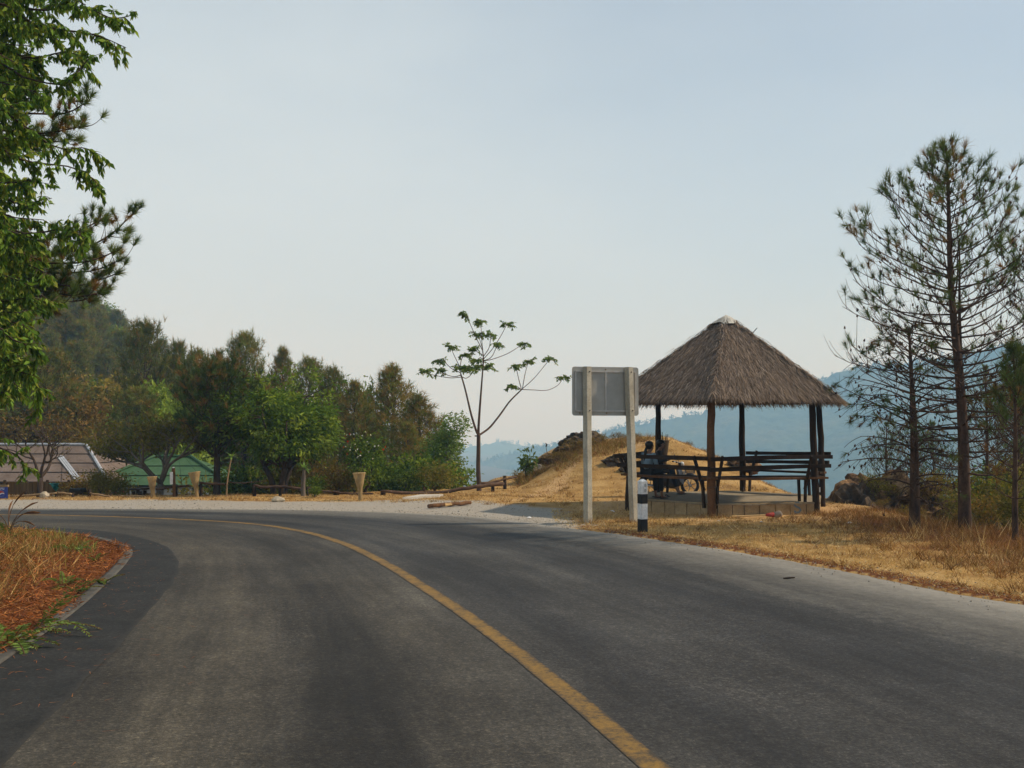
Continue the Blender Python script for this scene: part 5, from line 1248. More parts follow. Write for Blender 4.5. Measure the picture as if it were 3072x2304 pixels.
t_, q_ = pine(13, 6.4, .065, [(0, 0), (1.8, .5), (3, .9), (4.5, 1.1), (5.6, .6), (6.4, .2)], 12, 3, lambda z, s: (.10 if z < 4 else .5) * (.4 + .6 * s), twigs=6, z_lo=1.6, up=.6, elev=(0, .6), lean=(-.1, 0))
plant('pine_tree', 'thin pine stem standing close behind the tall pine', 'tree', g3(9.95, 23.4), mesh_pair(t_, q_, 'pine_bark', 34, .19, .0085), group='pines right of the shelter')
t_, q_ = pine(17, 3.75, .055, [(0, 0), (.8, .6), (1.6, .8), (2.6, .7), (3.3, .4), (3.75, .15)], 11, 4, lambda z, s: (.12 if z < 2.3 else .85), twigs=5, z_lo=.7, up=.9, elev=(0, .8), tsize=(.9, 1.3))
plant('pine_tree', 'young slender pine at the very right edge of the verge', 'tree', g3(9.72, 20.7), mesh_pair(t_, q_, 'pine_bark', 40, .20, .009), group='pines right of the shelter')
t_, q_ = pine(23, 8.8, .13, [(0, 0), (1.6, 1.4), (3, 2.3), (5, 2.5), (6.4, 1.7), (7.6, .9), (8.8, .15)], 21, 5, lambda z, s: (.15 if z < 3.8 else .6) * (.45 + .6 * s), twigs=9, cones=1, z_lo=1.6, up=.9, elev=(0, .7))
PINE_B = mesh_pair(t_, q_, 'pine_bark', 36, .20, .009)
plant('pine_tree', 'pine outside the right edge of which only branch tips show', 'tree', g3(12.75, 24.4), PINE_B, group='pines right of the shelter')

# ------------------------------------------------------------------ the three-limbed tree on the brow
YT = 36.3
def ct(cx, cy, dy=0.0): return at(1240 + cx * .3618, 900 + cy * .3618, YT + dy)
base = at(1437, 1474, YT); base.z = gz(base.x, base.y) - .05
ctree = thing('branching_tree', base, 'slim bare-limbed tree with three long limbs and leaf rosettes on the brow', 'tree')
W_ = MB()
def cl(pts, r0, r1, n=8):
    P = spline([tuple(ct(*p)) for p in pts], max(6, len(pts) * 4)); W_.tube([Vector(p) for p in P], list(np.linspace(r0, r1, len(P))), n)
P = spline([tuple(base - Vector((0, 0, .2)))] + [tuple(ct(*p)) for p in ((545, 1560), (538, 1400), (540, 1250), (541, 1110))], 24)
W_.tube([Vector(p) for p in P], list(np.linspace(.085, .066, 24) * np.where(np.arange(24) < 4, 1.25 - np.arange(24) * .06, 1)), 10)
W_.build('trunk', MATS['smooth_bark'], ctree, smooth=True)
LIMBS = [([(538, 1118), (522, 1085, -.1), (480, 950, -.3), (430, 740, -.5), (392, 610, -.6)], .040, .024), ([(540, 1120), (541, 1050), (551, 900, .1), (570, 650, .2), (581, 500, .25), (575, 420, .25)], .046, .018), ([(548, 1118), (580, 1098, .2), (640, 1050, .4), (720, 950, .6), (800, 840, .8), (900, 740, .9)], .038, .022)]
for pts, a, b_ in LIMBS:
    W_ = MB(); cl(pts, a, b_); W_.build('limb', MATS['smooth_bark'], ctree, smooth=True)
W_ = MB(); cl([(540, 1128), (508, 1127)], .026, .022, 6); W_.build('branch_stub', MATS['smooth_bark'], ctree)
TW = [[(392, 612, -.6), (385, 560, -.6), (330, 440, -.7), (310, 385, -.7)], [(392, 640, -.6), (300, 645, -.8), (150, 618, -1.1), (105, 590, -1.1)], [(386, 600, -.6), (320, 570, -.5), (265, 520, -.4), (225, 495, -.4)], [(391, 625, -.6), (330, 635, -.5), (255, 610, -.4), (220, 585, -.4)],
      [(388, 585, -.6), (395, 510, -.5), (420, 450, -.4)], [(395, 635, -.6), (440, 648, -.5), (485, 610, -.3), (490, 565, -.2)], [(386, 600, -.6), (420, 580, -.7), (455, 560, -.8)], [(386, 590, -.6), (380, 565, -.6)],
      [(576, 430, .25), (565, 300, .25), (560, 175, .2)], [(575, 420, .25), (520, 310, .0), (450, 150, -.2), (432, 118, -.2)], [(576, 410, .25), (545, 310, .5), (535, 280, .5)], [(580, 470, .25), (630, 390, .4), (640, 285, .5)],
      [(582, 490, .25), (660, 400, .2), (730, 290, .1), (775, 200, .1)], [(583, 505, .25), (650, 470, -.1), (700, 360, -.2)], [(583, 505, .25), (660, 490, .6), (790, 440, .9), (915, 360, 1.0)], [(578, 460, .25), (530, 430, -.1), (505, 400, -.2)], [(582, 490, .25), (550, 480, .6), (530, 500, .7)],
      [(583, 520, .25), (610, 520, -.2), (625, 545, -.3)], [(583, 540, .25), (570, 530, .8), (545, 545, .9)],
      [(895, 735, .9), (870, 640, .8), (850, 540, .7)], [(905, 735, .9), (925, 620, 1.2), (955, 505, 1.3)], [(900, 740, .9), (1000, 650, .9), (1100, 530, .8), (1140, 480, .8)], [(900, 742, .9), (1000, 746, 1.1), (1110, 748, 1.3), (1200, 705, 1.4), (1245, 640, 1.4)], [(890, 740, .9), (860, 718, .6), (820, 705, .5)]]
q_ = np.random.default_rng(31); LV, LC = [], []
PAL_CT = np.array([(.14, .215, .055), (.17, .25, .075), (.21, .285, .10), (.105, .165, .045)])
W_ = MB()
for tw in TW:
    cl(tw, .015, .009, 6)
    e = np.array(ct(*tw[-1]))
    for k in range(9):                                             # rosette of drooping pinnate leaves
        a = q_.uniform(0, 6.28); el = q_.uniform(-.2, .7); L_ = q_.uniform(.16, .30)
        d = np.array((math.cos(a) * math.cos(el), math.sin(a) * math.cos(el), math.sin(el))); pts, _ = curve_pts(e, d, L_, 6, (0, 0, -.9), q_, .14)
        W_.tube([Vector(p) for p in pts], .005, 3, caps=False)
        for j in range(1, 7):
            for sg in (-1, 1):
                ax = unit(pts[j] - pts[j - 1]); sd = unit(np.cross(ax, (0, 0, 1.0))) * sg; dl = unit(sd * .9 + ax * .5 + np.array((0, 0, -.35)) + q_.normal(0, .45, 3))
                LV.append(leaf_quads(q_, pts[j][None], dl[None], np.array([q_.uniform(.10, .16)]), np.array([q_.uniform(.05, .075)]))); LC.append(np.repeat((PAL_CT[q_.integers(0, 4)] * q_.uniform(.75, 1.3))[None], 4, 0))
W_.build('twigs', MATS['smooth_bark'], ctree, smooth=True)
np_mesh('crown', np.vstack(LV), 4, MATS['leaf'], ctree, color=np.vstack(LC))

# ------------------------------------------------------------------ broad-leaved trees from lobes of leaf clumps
def broad(seed, H, W, trunk_h, r0, n_clump, per, leaf, pal, lobes=9, stems=1, clump=.22, droop=.35, limb_mat='bark', shell=.55, twig_n=90, flat=1.0, lean=(0, 0)):
    rr_ = np.random.default_rng(seed); t_ = MB()
    ch = H - trunk_h; cc = np.array((lean[0], lean[1], trunk_h + ch * .5))
    Lb = []
    for i in range(lobes):
        v = unit(rr_.normal(size=3)) * rr_.uniform(.35, .75); Lb.append((cc + v * np.array((W / 2, W / 2, ch / 2)), rr_.uniform(.36, .58) * min(W, ch * 1.3) / 2))
    tops = []
    for s in range(stems):
        a = rr_.uniform(0, 6.28); off = np.array((math.cos(a), math.sin(a), 0)) * (0 if stems == 1 else r0 * 1.2)
        e = np.array((lean[0] * .4, lean[1] * .4, trunk_h)) + (off * 3 if stems > 1 else 0) + rr_.normal(0, .05, 3) * H * .15
        pts = [off + np.array((0, 0, -.25)), off * 1.5 + np.array((0, 0, trunk_h * .5)) + rr_.normal(0, .03, 3), e]
        P = spline(pts, 8); t_.tube([Vector(p) for p in P], list(np.linspace(r0 * (1.15 if stems == 1 else .8), r0 * .65, 8)), 8); tops.append(e)
    Cs = []
    for c_, rd in Lb:
        s = tops[rr_.integers(0, len(tops))]; m = s + (c_ - s) * .5 + np.array((0, 0, -.08 * H * rr_.uniform(0, 1))); P = spline([s, m, c_], 7)
        t_.tube([Vector(p) for p in P], list(np.linspace(r0 * .5, r0 * .14, 7)), 6)
    for _ in range(n_clump):
        c_, rd = Lb[rr_.integers(0, lobes)]; v = unit(rr_.normal(size=3)); v[2] *= flat
        Cs.append(c_ + v * rd * (shell + (1 - shell) * rr_.uniform(0, 1) ** .6) * rr_.uniform(.85, 1.12))
    Cs = np.array(Cs)
    for i in rr_.choice(len(Cs), min(twig_n, len(Cs)), replace=False):
        c_, rd = min(Lb, key=lambda lb: np.linalg.norm(lb[0] - Cs[i])); t_.tube([Vector(c_), Vector((c_ + Cs[i]) / 2 + rr_.normal(0, .05, 3)), Vector(Cs[i])], [r0 * .14, r0 * .09, r0 * .04], 4, caps=False)
    n = n_clump * per; P = np.repeat(Cs, per, 0) + rr_.normal(0, clump, (n, 3)); out = unit(P - cc)
    D = unit(out * .6 + rr_.normal(0, .7, (n, 3)) + np.array((0, 0, -droop)))
    V = leaf_quads(rr_, P, D, leaf[0] * rr_.uniform(.7, 1.25, n), leaf[1] * rr_.uniform(.7, 1.25, n))
    ci = np.repeat(rr_.integers(0, len(pal), n_clump), per); C = pal[ci] * rr_.uniform(.7, 1.35, (n, 1))
    wo_ = t_.build('trunk', MATS[limb_mat], smooth=True); fo_ = np_mesh('crown', V, 4, MATS['leaf'], org=(0, 0, 0), color=np.repeat(C, 4, 0))
    m1, m2 = wo_.data, fo_.data; bpy.data.objects.remove(wo_); bpy.data.objects.remove(fo_); return m1, m2
G_DARK = np.array([(.056, .100, .014), (.080, .135, .019), (.115, .175, .024), (.18, .235, .036)]); G_MID = np.array([(.135, .20, .028), (.17, .235, .035), (.21, .265, .044), (.11, .155, .026)])
G_LIGHT = np.array([(.125, .20, .042), (.16, .235, .055), (.105, .17, .038), (.19, .25, .07)]); BROWN = np.array([(.215, .130, .032), (.18, .125, .032), (.245, .14, .034), (.15, .13, .030), (.20, .15, .042)])
OLIVE = np.array([(.18, .155, .030), (.14, .135, .026), (.22, .175, .042), (.125, .125, .026)])
M_BUSHY = broad(41, 4.5, 4.6, 1.1, .13, 560, 28, (.19, .068), G_DARK, 18, 3, .125, .45, 'bark', .62)
p = at(838, 1480, 35.6); plant('bushy_tree', 'dense bushy green tree with forked trunk behind the crooked rail', 'tree', Vector((p.x, p.y, gz(p.x, p.y))), M_BUSHY, (1.04, 1.0, .90), .4)
M_LIGHT = broad(43, 6.0, 2.2, .9, .08, 330, 20, (.15, .065), G_LIGHT, 12, 1, .16, .3, 'grey_bark', .4)
p = at(1330, 1480, 43); zg = gz(p.x, p.y); tp_ = at(1330, 1228, 43).z
plant('leafy_tree', 'slim light green tree at the right end of the wood', 'tree', Vector((p.x, p.y, zg)), M_LIGHT, (1.0, 1.0, (tp_ - zg) / 5.5), 1.0)
# dark round-headed pine beside the road
t_, q_ = pine(51, 3.6, .12, [(0, 0), (1.2, 1.6), (1.9, 2.1), (2.7, 1.8), (3.3, 1.0), (3.6, .3)], 13, 6, lambda z, s: .95, twigs=9, z_lo=1.15, up=.55, elev=(.25, .8), pal_p=(.25, .05, .18, .07, .45), tsize=(.9, 1.5))
M_DPINE = mesh_pair(t_, q_, 'bark', 30, .20, .016, spread=.7)
p = at(650, 1482, 35.2); plant('round_pine_tree', 'dark round-headed pine with a straight bare trunk before the green roof', 'tree', Vector((p.x, p.y, gz(p.x, p.y))), M_DPINE, (1.0, 1.0, 1.06))
# twiggy half-bare trees
def twiggy(seed, H, W, r0, depth, leafn, pal, leaf=(.10, .05), bark='grey_bark', spread=.62, first=4, trunk_f=.16):
    rr_ = np.random.default_rng(seed); t_ = MB(); tips = []
    def grow(p, d, L, r_, k):
        pts, dd = curve_pts(p, d, L, 4, np.array((0, 0, .25)), rr_, .16); t_.tube([Vector(q) for q in pts], list(np.linspace(r_, r_ * .62, 5)), 6 if k > 2 else 4, caps=False)
        if k <= 2: tips.extend(pts[2:])
        if k == 0: return
        for c_ in range(3 if k > 1 else 2):
            nd = unit(dd + rr_.normal(0, spread, 3) * np.array((1, 1, .7))); nd[2] = abs(nd[2]) * .8 + .08; grow(pts[-1 if c_ else 3], unit(nd), L * rr_.uniform(.62, .85), r_ * .58, k - 1)
    b0 = np.array((0, 0, -.2)); top = np.array((.03, 0, H * trunk_f)); t_.tube([Vector(b0), Vector((b0 + top) / 2), Vector(top)], [r0 * 1.2, r0, r0 * .9], 8)
    for i in range(first):
        a = i * 6.283 / first + rr_.uniform(-.4, .4); e = rr_.uniform(.5, 1.1); grow(top, np.array((math.cos(a) * math.cos(e), math.sin(a) * math.cos(e), math.sin(e))), H * .30, r0 * .6, depth)
    tips = np.array(tips); n = leafn; P = tips[rr_.integers(0, len(tips), n)] + rr_.normal(0, .07, (n, 3)); D = unit(rr_.normal(size=(n, 3)) + np.array((0, 0, -.3)))
    V = leaf_quads(rr_, P, D, leaf[0] * rr_.uniform(.6, 1.3, n), leaf[1] * rr_.uniform(.6, 1.3, n)); C = pal[rr_.integers(0, len(pal), n)] * rr_.uniform(.7, 1.3, (n, 1))
    wo_ = t_.build('trunk', MATS[bark], smooth=True); fo_ = np_mesh('crown', V, 4, MATS['leaf'], org=(0, 0, 0), color=np.repeat(C, 4, 0)) if n else None
    m1 = wo_.data; m2 = fo_.data if n else None; bpy.data.objects.remove(wo_)
    if n: bpy.data.objects.remove(fo_)
    return m1, m2
M_OLIVE = twiggy(61, 3.3, 3, .12, 4, 5200, OLIVE, (.13, .06), 'grey_bark', .6, 5)
p = at(478, 1486, 35.2); plant('twiggy_tree', 'half-bare olive tree with many spreading limbs before the green roof', 'tree', Vector((p.x, p.y, gz(p.x, p.y))), M_OLIVE, (1.0, 1.0, .95), .5)
M_BARE = twiggy(67, 2.7, 3, .09, 4, 160, OLIVE, (.08, .04), 'bark', .7, 3, .22)
p = at(118, 1503, 33.2); plant('bare_tree', 'leafless dark crooked tree in front of the brown roof', 'tree', Vector((p.x, p.y, gz(p.x, p.y))), M_BARE, (1.0, 1.0, 1.0), 1.2)
M_SCRUB = twiggy(71, 1.6, 1.6, .03, 4, 900, BROWN, (.09, .04), 'bark', .7, 6, .04)
# palm-like rosettes: a thin pole and a fern perched on a stump
def rosette(label, px_b, py_b, px_t, py_t, Y, r0, n, L_, name, pal, bark='pale_wood'):
    b_ = at(px_b, py_b, Y); zg = gz(b_.x, b_.y); tpp = at(px_t, py_t, Y); o = thing(name, Vector((b_.x, b_.y, zg)), label, 'plant'); q_ = np.random.default_rng(n)
    P = spline([(b_.x, b_.y, zg - .15), ((b_.x * .6 + tpp.x * .4) - .03, Y, (zg * .6 + tpp.z * .4)), tuple(tpp)], 9); MB().tube([Vector(p) for p in P], list(np.linspace(r0 * 1.1, r0 * .8, 9)), 8).build('trunk', MATS[bark], o, smooth=True)
    V, C = [], []
    for k in range(n):
        a = k * 2.4 + q_.uniform(-.3, .3); el = q_.uniform(.05, 1.2); pts, _ = curve_pts(np.array(tpp), (math.cos(a) * math.cos(el), math.sin(a) * math.cos(el), math.sin(el)), L_ * q_.uniform(.7, 1.1), 5, (0, 0, -.9), q_, .03); c_ = pal[q_.integers(0, len(pal))] * q_.uniform(.8, 1.25)
        for j in range(5):
            w0, w1 = [.030 * math.sin(math.pi * (.12 + .88 * s)) ** .7 + .003 for s in (j / 5, min(.999, (j + 1) / 5))]; ax = unit(pts[j + 1] - pts[j]); sd = unit(np.cross(ax, (0, 0, 1.0)))
            V.append(np.array([pts[j] - sd * w0, pts[j] + sd * w0, pts[j + 1] + sd * w1, pts[j + 1] - sd * w1])); C.append(np.repeat(c_[None], 4, 0))
    np_mesh('crown', np.vstack(V), 4, MATS['leaf'], o, color=np.vstack(C))
rosette('thin leaning pole-like palm with a small yellow-green rosette', 679, 1481, 694, 1372, 33.3, .025, 18, .30, 'pole_palm', G_LIGHT * 1.3)
rosette('yellow-green fern rosette on top of a grey stump by the fence', 911, 1486, 913, 1406, 33.5, .075, 22, .34, 'fern_stump', G_LIGHT * 1.1, 'grey_bark')
# flowering bush with white blossom
M_FLB = broad(81, 1.9, 1.7, .2, .05, 170, 20, (.10, .045), G_DARK, 8, 3, .13)
p = at(1092, 1490, 35.4); fb = plant('flowering_bush', 'green bush with small white flowers behind the lone funnel basket', 'bush', Vector((p.x, p.y, gz(p.x, p.y))), M_FLB, (1, 1, 1.1))
q_ = np.random.default_rng(5); n = 40; P = np.stack([q_.normal(0, .45, n), q_.normal(-.35, .2, n), q_.uniform(1.0, 1.85, n)], 1); V = leaf_quads(q_, P, unit(q_.normal(size=(n, 3))), np.full(n, .07), np.full(n, .07)); C = np.where(q_.uniform(0, 1, (n, 1)) < .82, np.array((.75, .74, .70)), np.array((.5, .05, .02)))
np_mesh('flowers', V + np.array(fb.location), 4, MATS['leaf'], fb, color=np.repeat(C, 4, 0))

# ------------------------------------------------------------------ the wood behind the fence
FAR_PAL = np.array([(.15, .172, .036), (.195, .20, .042), (.26, .18, .046), (.28, .17, .042), (.105, .13, .030)])
def far_pine(seed, H, prof, pal_p, whorls=19, per=6):
    t_, q_ = pine(seed, H, .16, prof, whorls, per, lambda z, s: 1.0, twigs=7, z_lo=H * .16, up=.75, elev=(-.05, .8), tsize=(.9, 1.7), pal_p=pal_p, twig_l=.42)
    k = len(t_.T); extra = [(*(np.array(a[:3]) + q_.normal(0, .16, 3)), *a[3:7], q_.choice(5, p=pal_p)) for a in t_.T for _ in range(1)]
    t_.T += extra; return mesh_pair(t_, q_, 'bark', 9, .30, .030, FAR_PAL, spread=.75)
PR = [(0, 0), (1.5, 1.5), (3.2, 2.3), (5.2, 2.2), (7.2, 1.55), (8.8, .85), (10, .2)]; PR2 = [(0, 0), (2, 1.7), (4.5, 2.2), (6.8, 2.0), (8.6, 1.5), (9.6, .8), (10, .3)]
FP = [far_pine(101, 10, PR, (.30, .16, .30, .16, .08)), far_pine(103, 10, PR2, (.44, .22, .18, .06, .10)), far_pine(107, 10, PR, (.36, .18, .26, .12, .08)), far_pine(109, 10, PR2, (.45, .22, .12, .05, .16))]
FB = [broad(111, 10, 6.5, 2.2, .16, 420, 13, (.42, .19), G_MID, 13, 1, .32), broad(113, 10, 6.0, 2.0, .16, 420, 13, (.40, .18), OLIVE, 12, 1, .34), broad(117, 10, 6.5, 1.5, .15, 380, 12, (.36, .14), BROWN, 14, 2, .40), broad(119, 10, 5.4, 2.4, .16, 420, 13, (.42, .19), G_DARK * 1.1, 12, 1, .32)]
def put(name, label, px, py_top, w_px, Y, meshes, mesh_w, group, rot=0.0, mesh_h=10.0, cat='tree'):
    p = at(px, 1400, Y); zg = gz(p.x, p.y); h = at(px, py_top, Y).z - zg; sx = (w_px / F_PX * Y) / mesh_w
    return plant(name, label, cat, Vector((p.x, p.y, zg - .1)), meshes, (sx, sx, h / mesh_h), rot, group)
GW = 'trees of the wood behind the fence'
for i, (nm, lb, px, py, w, Y, mi) in enumerate((
    ('pine_tree', 'brown-tinged pine beside the light green tree at the wood end', 1258, 1188, 280, 50, FP[0]), ('pine_tree', 'pointed brown pine, the rightmost tall peak of the wood', 1176, 1106, 330, 53, FP[0]),
    ('pine_tree', 'brown pine with a broad skirt behind the lone funnel basket', 1062, 1150, 230, 51, FP[2]), ('broadleaf_tree', 'round dark green treetop between two brown pines', 1104, 1118, 130, 58, FB[3]),
    ('pine_tree', 'rounded pine top just right of the bushy green tree', 1000, 1118, 170, 58, FP[1]), ('pine_tree', 'pine with a dark broken top above the bushy green tree', 925, 1090, 180, 60, FP[1]),
    ('pine_tree', 'brown-green pine above the left half of the bushy tree', 845, 1052, 190, 62, FP[2]), ('pine_tree', 'tallest pine in the middle of the wood with a ragged tip', 735, 1016, 200, 63, FP[1]),
    ('pine_tree', 'dense pine left of the ragged tallest one', 655, 1062, 180, 62, FP[0]), ('pine_tree', 'flat-topped pine above the dark round-headed pine', 585, 1066, 180, 60, FP[1]),
    ('pine_tree', 'dark green pine above the green roof, standing against the hill', 430, 985, 230, 64, FP[3]), ('pine_tree', 'small-headed pine right of the dark green one on the skyline', 535, 1045, 150, 66, FP[3]),
    ('broadleaf_tree', 'bright green broad tree above the green roof', 425, 1110, 240, 56, FB[0]), ('broadleaf_tree', 'green broad tree right of the bright one, above the dark round pine', 545, 1160, 210, 52, FB[0]),
    ('broadleaf_tree', 'brown thin-leaved tree rising above the brown roof', 240, 1120, 300, 60, FB[2]), ('broadleaf_tree', 'brown thicket tree at the left, over the roof ridge', 110, 1180, 300, 58, FB[2]),
    ('broadleaf_tree', 'olive brown tree between the two house roofs', 300, 1230, 230, 54, FB[2]), ('pine_tree', 'slender brown pine trunked tree left of the light green tree', 1222, 1270, 200, 47, FP[2]))):
    put(nm, lb, px, py, w, Y, mi, 4.8 if nm == 'pine_tree' else 6.3, GW, i * 1.7)
# undergrowth between the fence and the wood
q_ = np.random.default_rng(77)
M_SHR = [broad(121, 2.0, 2.2, .2, .04, 110, 14, (.17, .08), G_DARK, 7, 3, .22), broad(123, 2.0, 2.2, .2, .04, 110, 14, (.17, .07), OLIVE, 7, 3, .25), broad(127, 2.0, 2.2, .2, .04, 100, 14, (.16, .06), BROWN, 7, 3, .25)]
MARKS = ((255, 'the bare crooked tree'), (340, 'the banners'), (590, 'the leaning funnel basket'), (679, 'the pole palm'), (838, 'the bushy tree'), (911, 'the fern stump'), (1009, 'the thick fence post'), (1082, 'the lone funnel basket'), (1149, 'the left end of the long rail'), (1271, 'the pale stump'), (1340, 'the light green tree'))
for i, (px, Y, s, k) in enumerate(((700, 37, .9, 0), (755, 38, 1.0, 1), (800, 39, 1.1, 0), (880, 38, 1.0, 1), (945, 37, .9, 2), (985, 39, 1.2, 0), (1040, 37.5, .9, 2), (1140, 37, .8, 0), (1180, 38.5, 1.0, 0), (1225, 38, 1.0, 0), (1270, 39, 1.1, 0), (1310, 38.5, .8, 1), (1350, 40, 1.2, 0), (1130, 41, 1.5, 1), (960, 42, 1.7, 0), (860, 43, 1.7, 1), (750, 42, 1.7, 0),
                                   (620, 39, 1.0, 1), (580, 40, 1.0, 2), (1015, 35.2, .5, 2), (1060, 35, .45, 1), (1215, 36, .5, 0), (1300, 36, .5, 1), (930, 34.6, .42, 0), (340, 36, .7, 1), (255, 36.5, .7, 2))):
    p = at(px, 1400, Y); plant('undergrowth_shrub', ('dark green', 'olive', 'dry brown')[k] + ' shrub ' + ('low' if s < .6 else 'close' if Y < 38.2 else 'deep') + ' behind the fence, ' + (lambda m: ('left of ' if px < m[0] else 'right of ') + m[1])(min(MARKS, key=lambda m: abs(m[0] - px))), 'shrub', Vector((p.x, p.y, gz(p.x, p.y) - .05)), M_SHR[k], (s, s, s * q_.uniform(.8, 1.15)), q_.uniform(0, 6), 'undergrowth behind the fence', ('stem', 'foliage'))
p = at(305, 1495, 34.2); plant('leafy_shrub', 'feathery green shrub in front of the green roof, left of the banners', 'shrub', Vector((p.x, p.y, gz(p.x, p.y))), M_SHR[1], (.45, .4, .38), 1, None, ('stem', 'foliage'))
p = at(945, 1495, 33.0); plant('leafy_shrub', 'low dark green shrub at the foot of the fern stump', 'shrub', Vector((p.x, p.y, gz(p.x, p.y))), M_SHR[0], (.22, .22, .2), 1, None, ('stem', 'foliage'))
# the wooded hillside behind: near rows bigger, far rows hazier
def HL(k, Y):
    kind = ('brown-needled pine', 'broad-topped pine', 'pointed mixed brown pine', 'green broad-topped pine', 'mid green leafy tree', 'olive leafy tree', 'dry brown leafy tree', 'dark green leafy tree')[k]
    return kind + (' in the thicket behind the house roofs', ' halfway up the wooded left hillside', ' on the hazy top of the wooded left hill')[0 if Y < 80 else 1 if Y < 130 else 2]
for row, (Y, lo, hi, step) in enumerate(((58, -30, 640, 100), (66, -40, 640, 85), (76, -40, 980, 75), (88, -40, 1020, 66), (102, -40, 620, 60), (118, -40, 600, 54), (136, -40, 600, 48), (156, -40, 590, 42), (176, -40, 570, 34), (190, -40, 540, 34))):
    px = lo
    while px < hi:
        p = at(px + q_.uniform(-.3, .3) * step, 1400, Y + q_.uniform(-4, 4)); zg = gz(p.x, p.y); k = q_.choice(8, p=(.16, .14, .12, .10, .12, .14, .12, .10)) if Y > 80 else q_.choice(8, p=(.14, .12, .14, .06, .08, .14, .26, .06))
        me = (FP + FB)[k]; s = q_.uniform(.62, .95)
        plant('pine_tree' if k < 4 else 'broadleaf_tree', HL(k, Y), 'tree', Vector((p.x, p.y, zg - .3)), me, (s * 1.15, s * 1.15, s), q_.uniform(0, 6.28), 'trees on the left hillside')
        px += step * q_.uniform(.8, 1.2)
# scrub and thin trees in the ravine on the right
ORD = ('first', 'second', 'third', 'fourth', 'fifth', 'sixth', 'seventh', 'eighth', 'ninth', 'tenth', 'eleventh')
for i, (x, y, s, k) in enumerate(SCR := sorted(((12.4, 27, .55, 1), (13.6, 29, .6, 0), (15, 30.5, .75, 1), (13.2, 33.5, .7, 1), (16.5, 34, .8, 0), (18, 37, .9, 1), (20, 39, 1, 0), (16.2, 40, .9, 1), (22, 44, 1.1, 1), (19.5, 46, 1.1, 0), (24, 50, 1.2, 1), (27, 54, 1.2, 0), (14.2, 25.5, .5, 2), (13, 23.5, .45, 0), (11.6, 26, .4, 2), (12, 21.5, .35, 2), (21, 34, .9, 0), (24, 40, 1, 1), (11.4, 24, .4, 1)), key=lambda v: v[0] / v[1])):
    plant('ravine_shrub', ('dark green', 'olive', 'dry brown')[k] + ' scrub in the ravine below the pines, ' + ORD[sum(v[3] == k for v in SCR[:i])] + ' of its colour from the left', 'shrub', Vector((x, y, gz(x, y) - .1)), M_SHR[k], (s * 1.3, s * 1.3, s * 1.25), i, 'scrub in the ravine', ('stem', 'foliage'))
for i, (x, y, h) in enumerate(sorted(((13.8, 31, 5.0), (15.6, 33, 5.5), (17.5, 36, 6.2), (19.0, 40, 7), (21.5, 42, 7.5), (16.5, 44, 7), (23, 47, 8.5), (12.6, 36, 4.6), (26, 52, 9.5), (20.5, 52, 8)), key=lambda v: v[0] / v[1])):
    plant('pine_tree', 'slender half-bare pine down in the ravine, ' + ORD[i] + ' from the left', 'tree', Vector((x, y, gz(x, y) - .1)), PINE_B, (h / 10, h / 10, h / 9.4), i * 1.3, 'pines in the ravine')
# ------------------------------------------------------------------ boughs hanging in from the left: a leafy tree and a pine, trunks outside the view
K = 3072 / 2212.0
q_ = np.random.default_rng(91)
lt_base = Vector((-10.6, 15.6, gz(-10.6, 15.6) - .1))
ltree = thing('overhanging_tree', lt_base, 'leafy tree with drooping pointed leaves overhanging the road from the left', 'tree')
trunk_pts = [lt_base, lt_base + Vector((.1, .1, 2.5)), lt_base + Vector((.25, 0, 5)), lt_base + Vector((.1, .2, 7.5)), lt_base + Vector((.2, .1, 10.4))]
W_ = MB(); P = spline([tuple(p) for p in trunk_pts], 16); W_.tube([Vector(p) for p in P], list(np.linspace(.22, .07, 16)), 10); W_.build('trunk', MATS['bark'], ltree, smooth=True)
def tz(z): return Vector([np.interp(z, P[:, 2], P[:, k]) for k in range(3)])
BR = [[(-60, -30), (60, 20), (180, 15), (240, 40), (288, 32)], [(-60, 10), (80, 55), (190, 72), (232, 85), (272, 103)], [(-60, 90), (60, 125), (150, 112), (196, 150)], [(-60, 140), (60, 170), (140, 180), (190, 128)], [(-60, 250), (50, 270), (120, 320), (190, 318), (206, 330)],
      [(-60, 330), (60, 350), (150, 360), (192, 378), (214, 402)], [(-60, 420), (40, 440), (112, 428)], [(-60, 500), (60, 505), (150, 495), (182, 520)], [(-60, 560), (50, 570), (110, 595)], [(-60, 620), (50, 640), (105, 655), (125, 640)], [(-60, 715), (30, 735), (85, 765), (66, 800)], [(-60, 770), (40, 800), (85, 845), (82, 885)],
      [(-60, 955), (0, 968), (40, 985), (58, 1010)], [(-60, -60), (40, -20), (130, -10), (185, 10)], [(-60, 40), (40, 70), (120, 60)], [(-60, 200), (30, 210), (90, 215)], [(-60, 300), (40, 300), (95, 305)], [(-60, 370), (30, 390), (85, 395)], [(-60, 460), (30, 470), (95, 475)], [(-60, 540), (30, 545), (80, 560)],
      [(-60, 680), (20, 690), (60, 705)], [(-60, 600), (20, 600), (70, 620)], [(-60, 740), (10, 750), (50, 785)], [(-60, 830), (0, 850), (30, 870)], [(-60, 120), (20, 130), (70, 150)], [(-60, 0), (20, 10), (80, 20)], [(-60, 640), (10, 660), (55, 675)], [(-60, 800), (5, 815), (40, 835)]]
for k_ in range(26): y_ = -20 + k_ * 34 + q_.uniform(-14, 14); BR.append([(-70, y_ - 10), (0, y_ + q_.uniform(-10, 15)), (q_.uniform(30, 95 if y_ < 700 else 60), y_ + q_.uniform(0, 30))])
PAL_OV = np.array([(.105, .195, .026), (.145, .245, .034), (.075, .145, .022), (.21, .30, .046), (.25, .28, .05), (.09, .165, .024)])
LV, LC = [], []; W_ = MB()
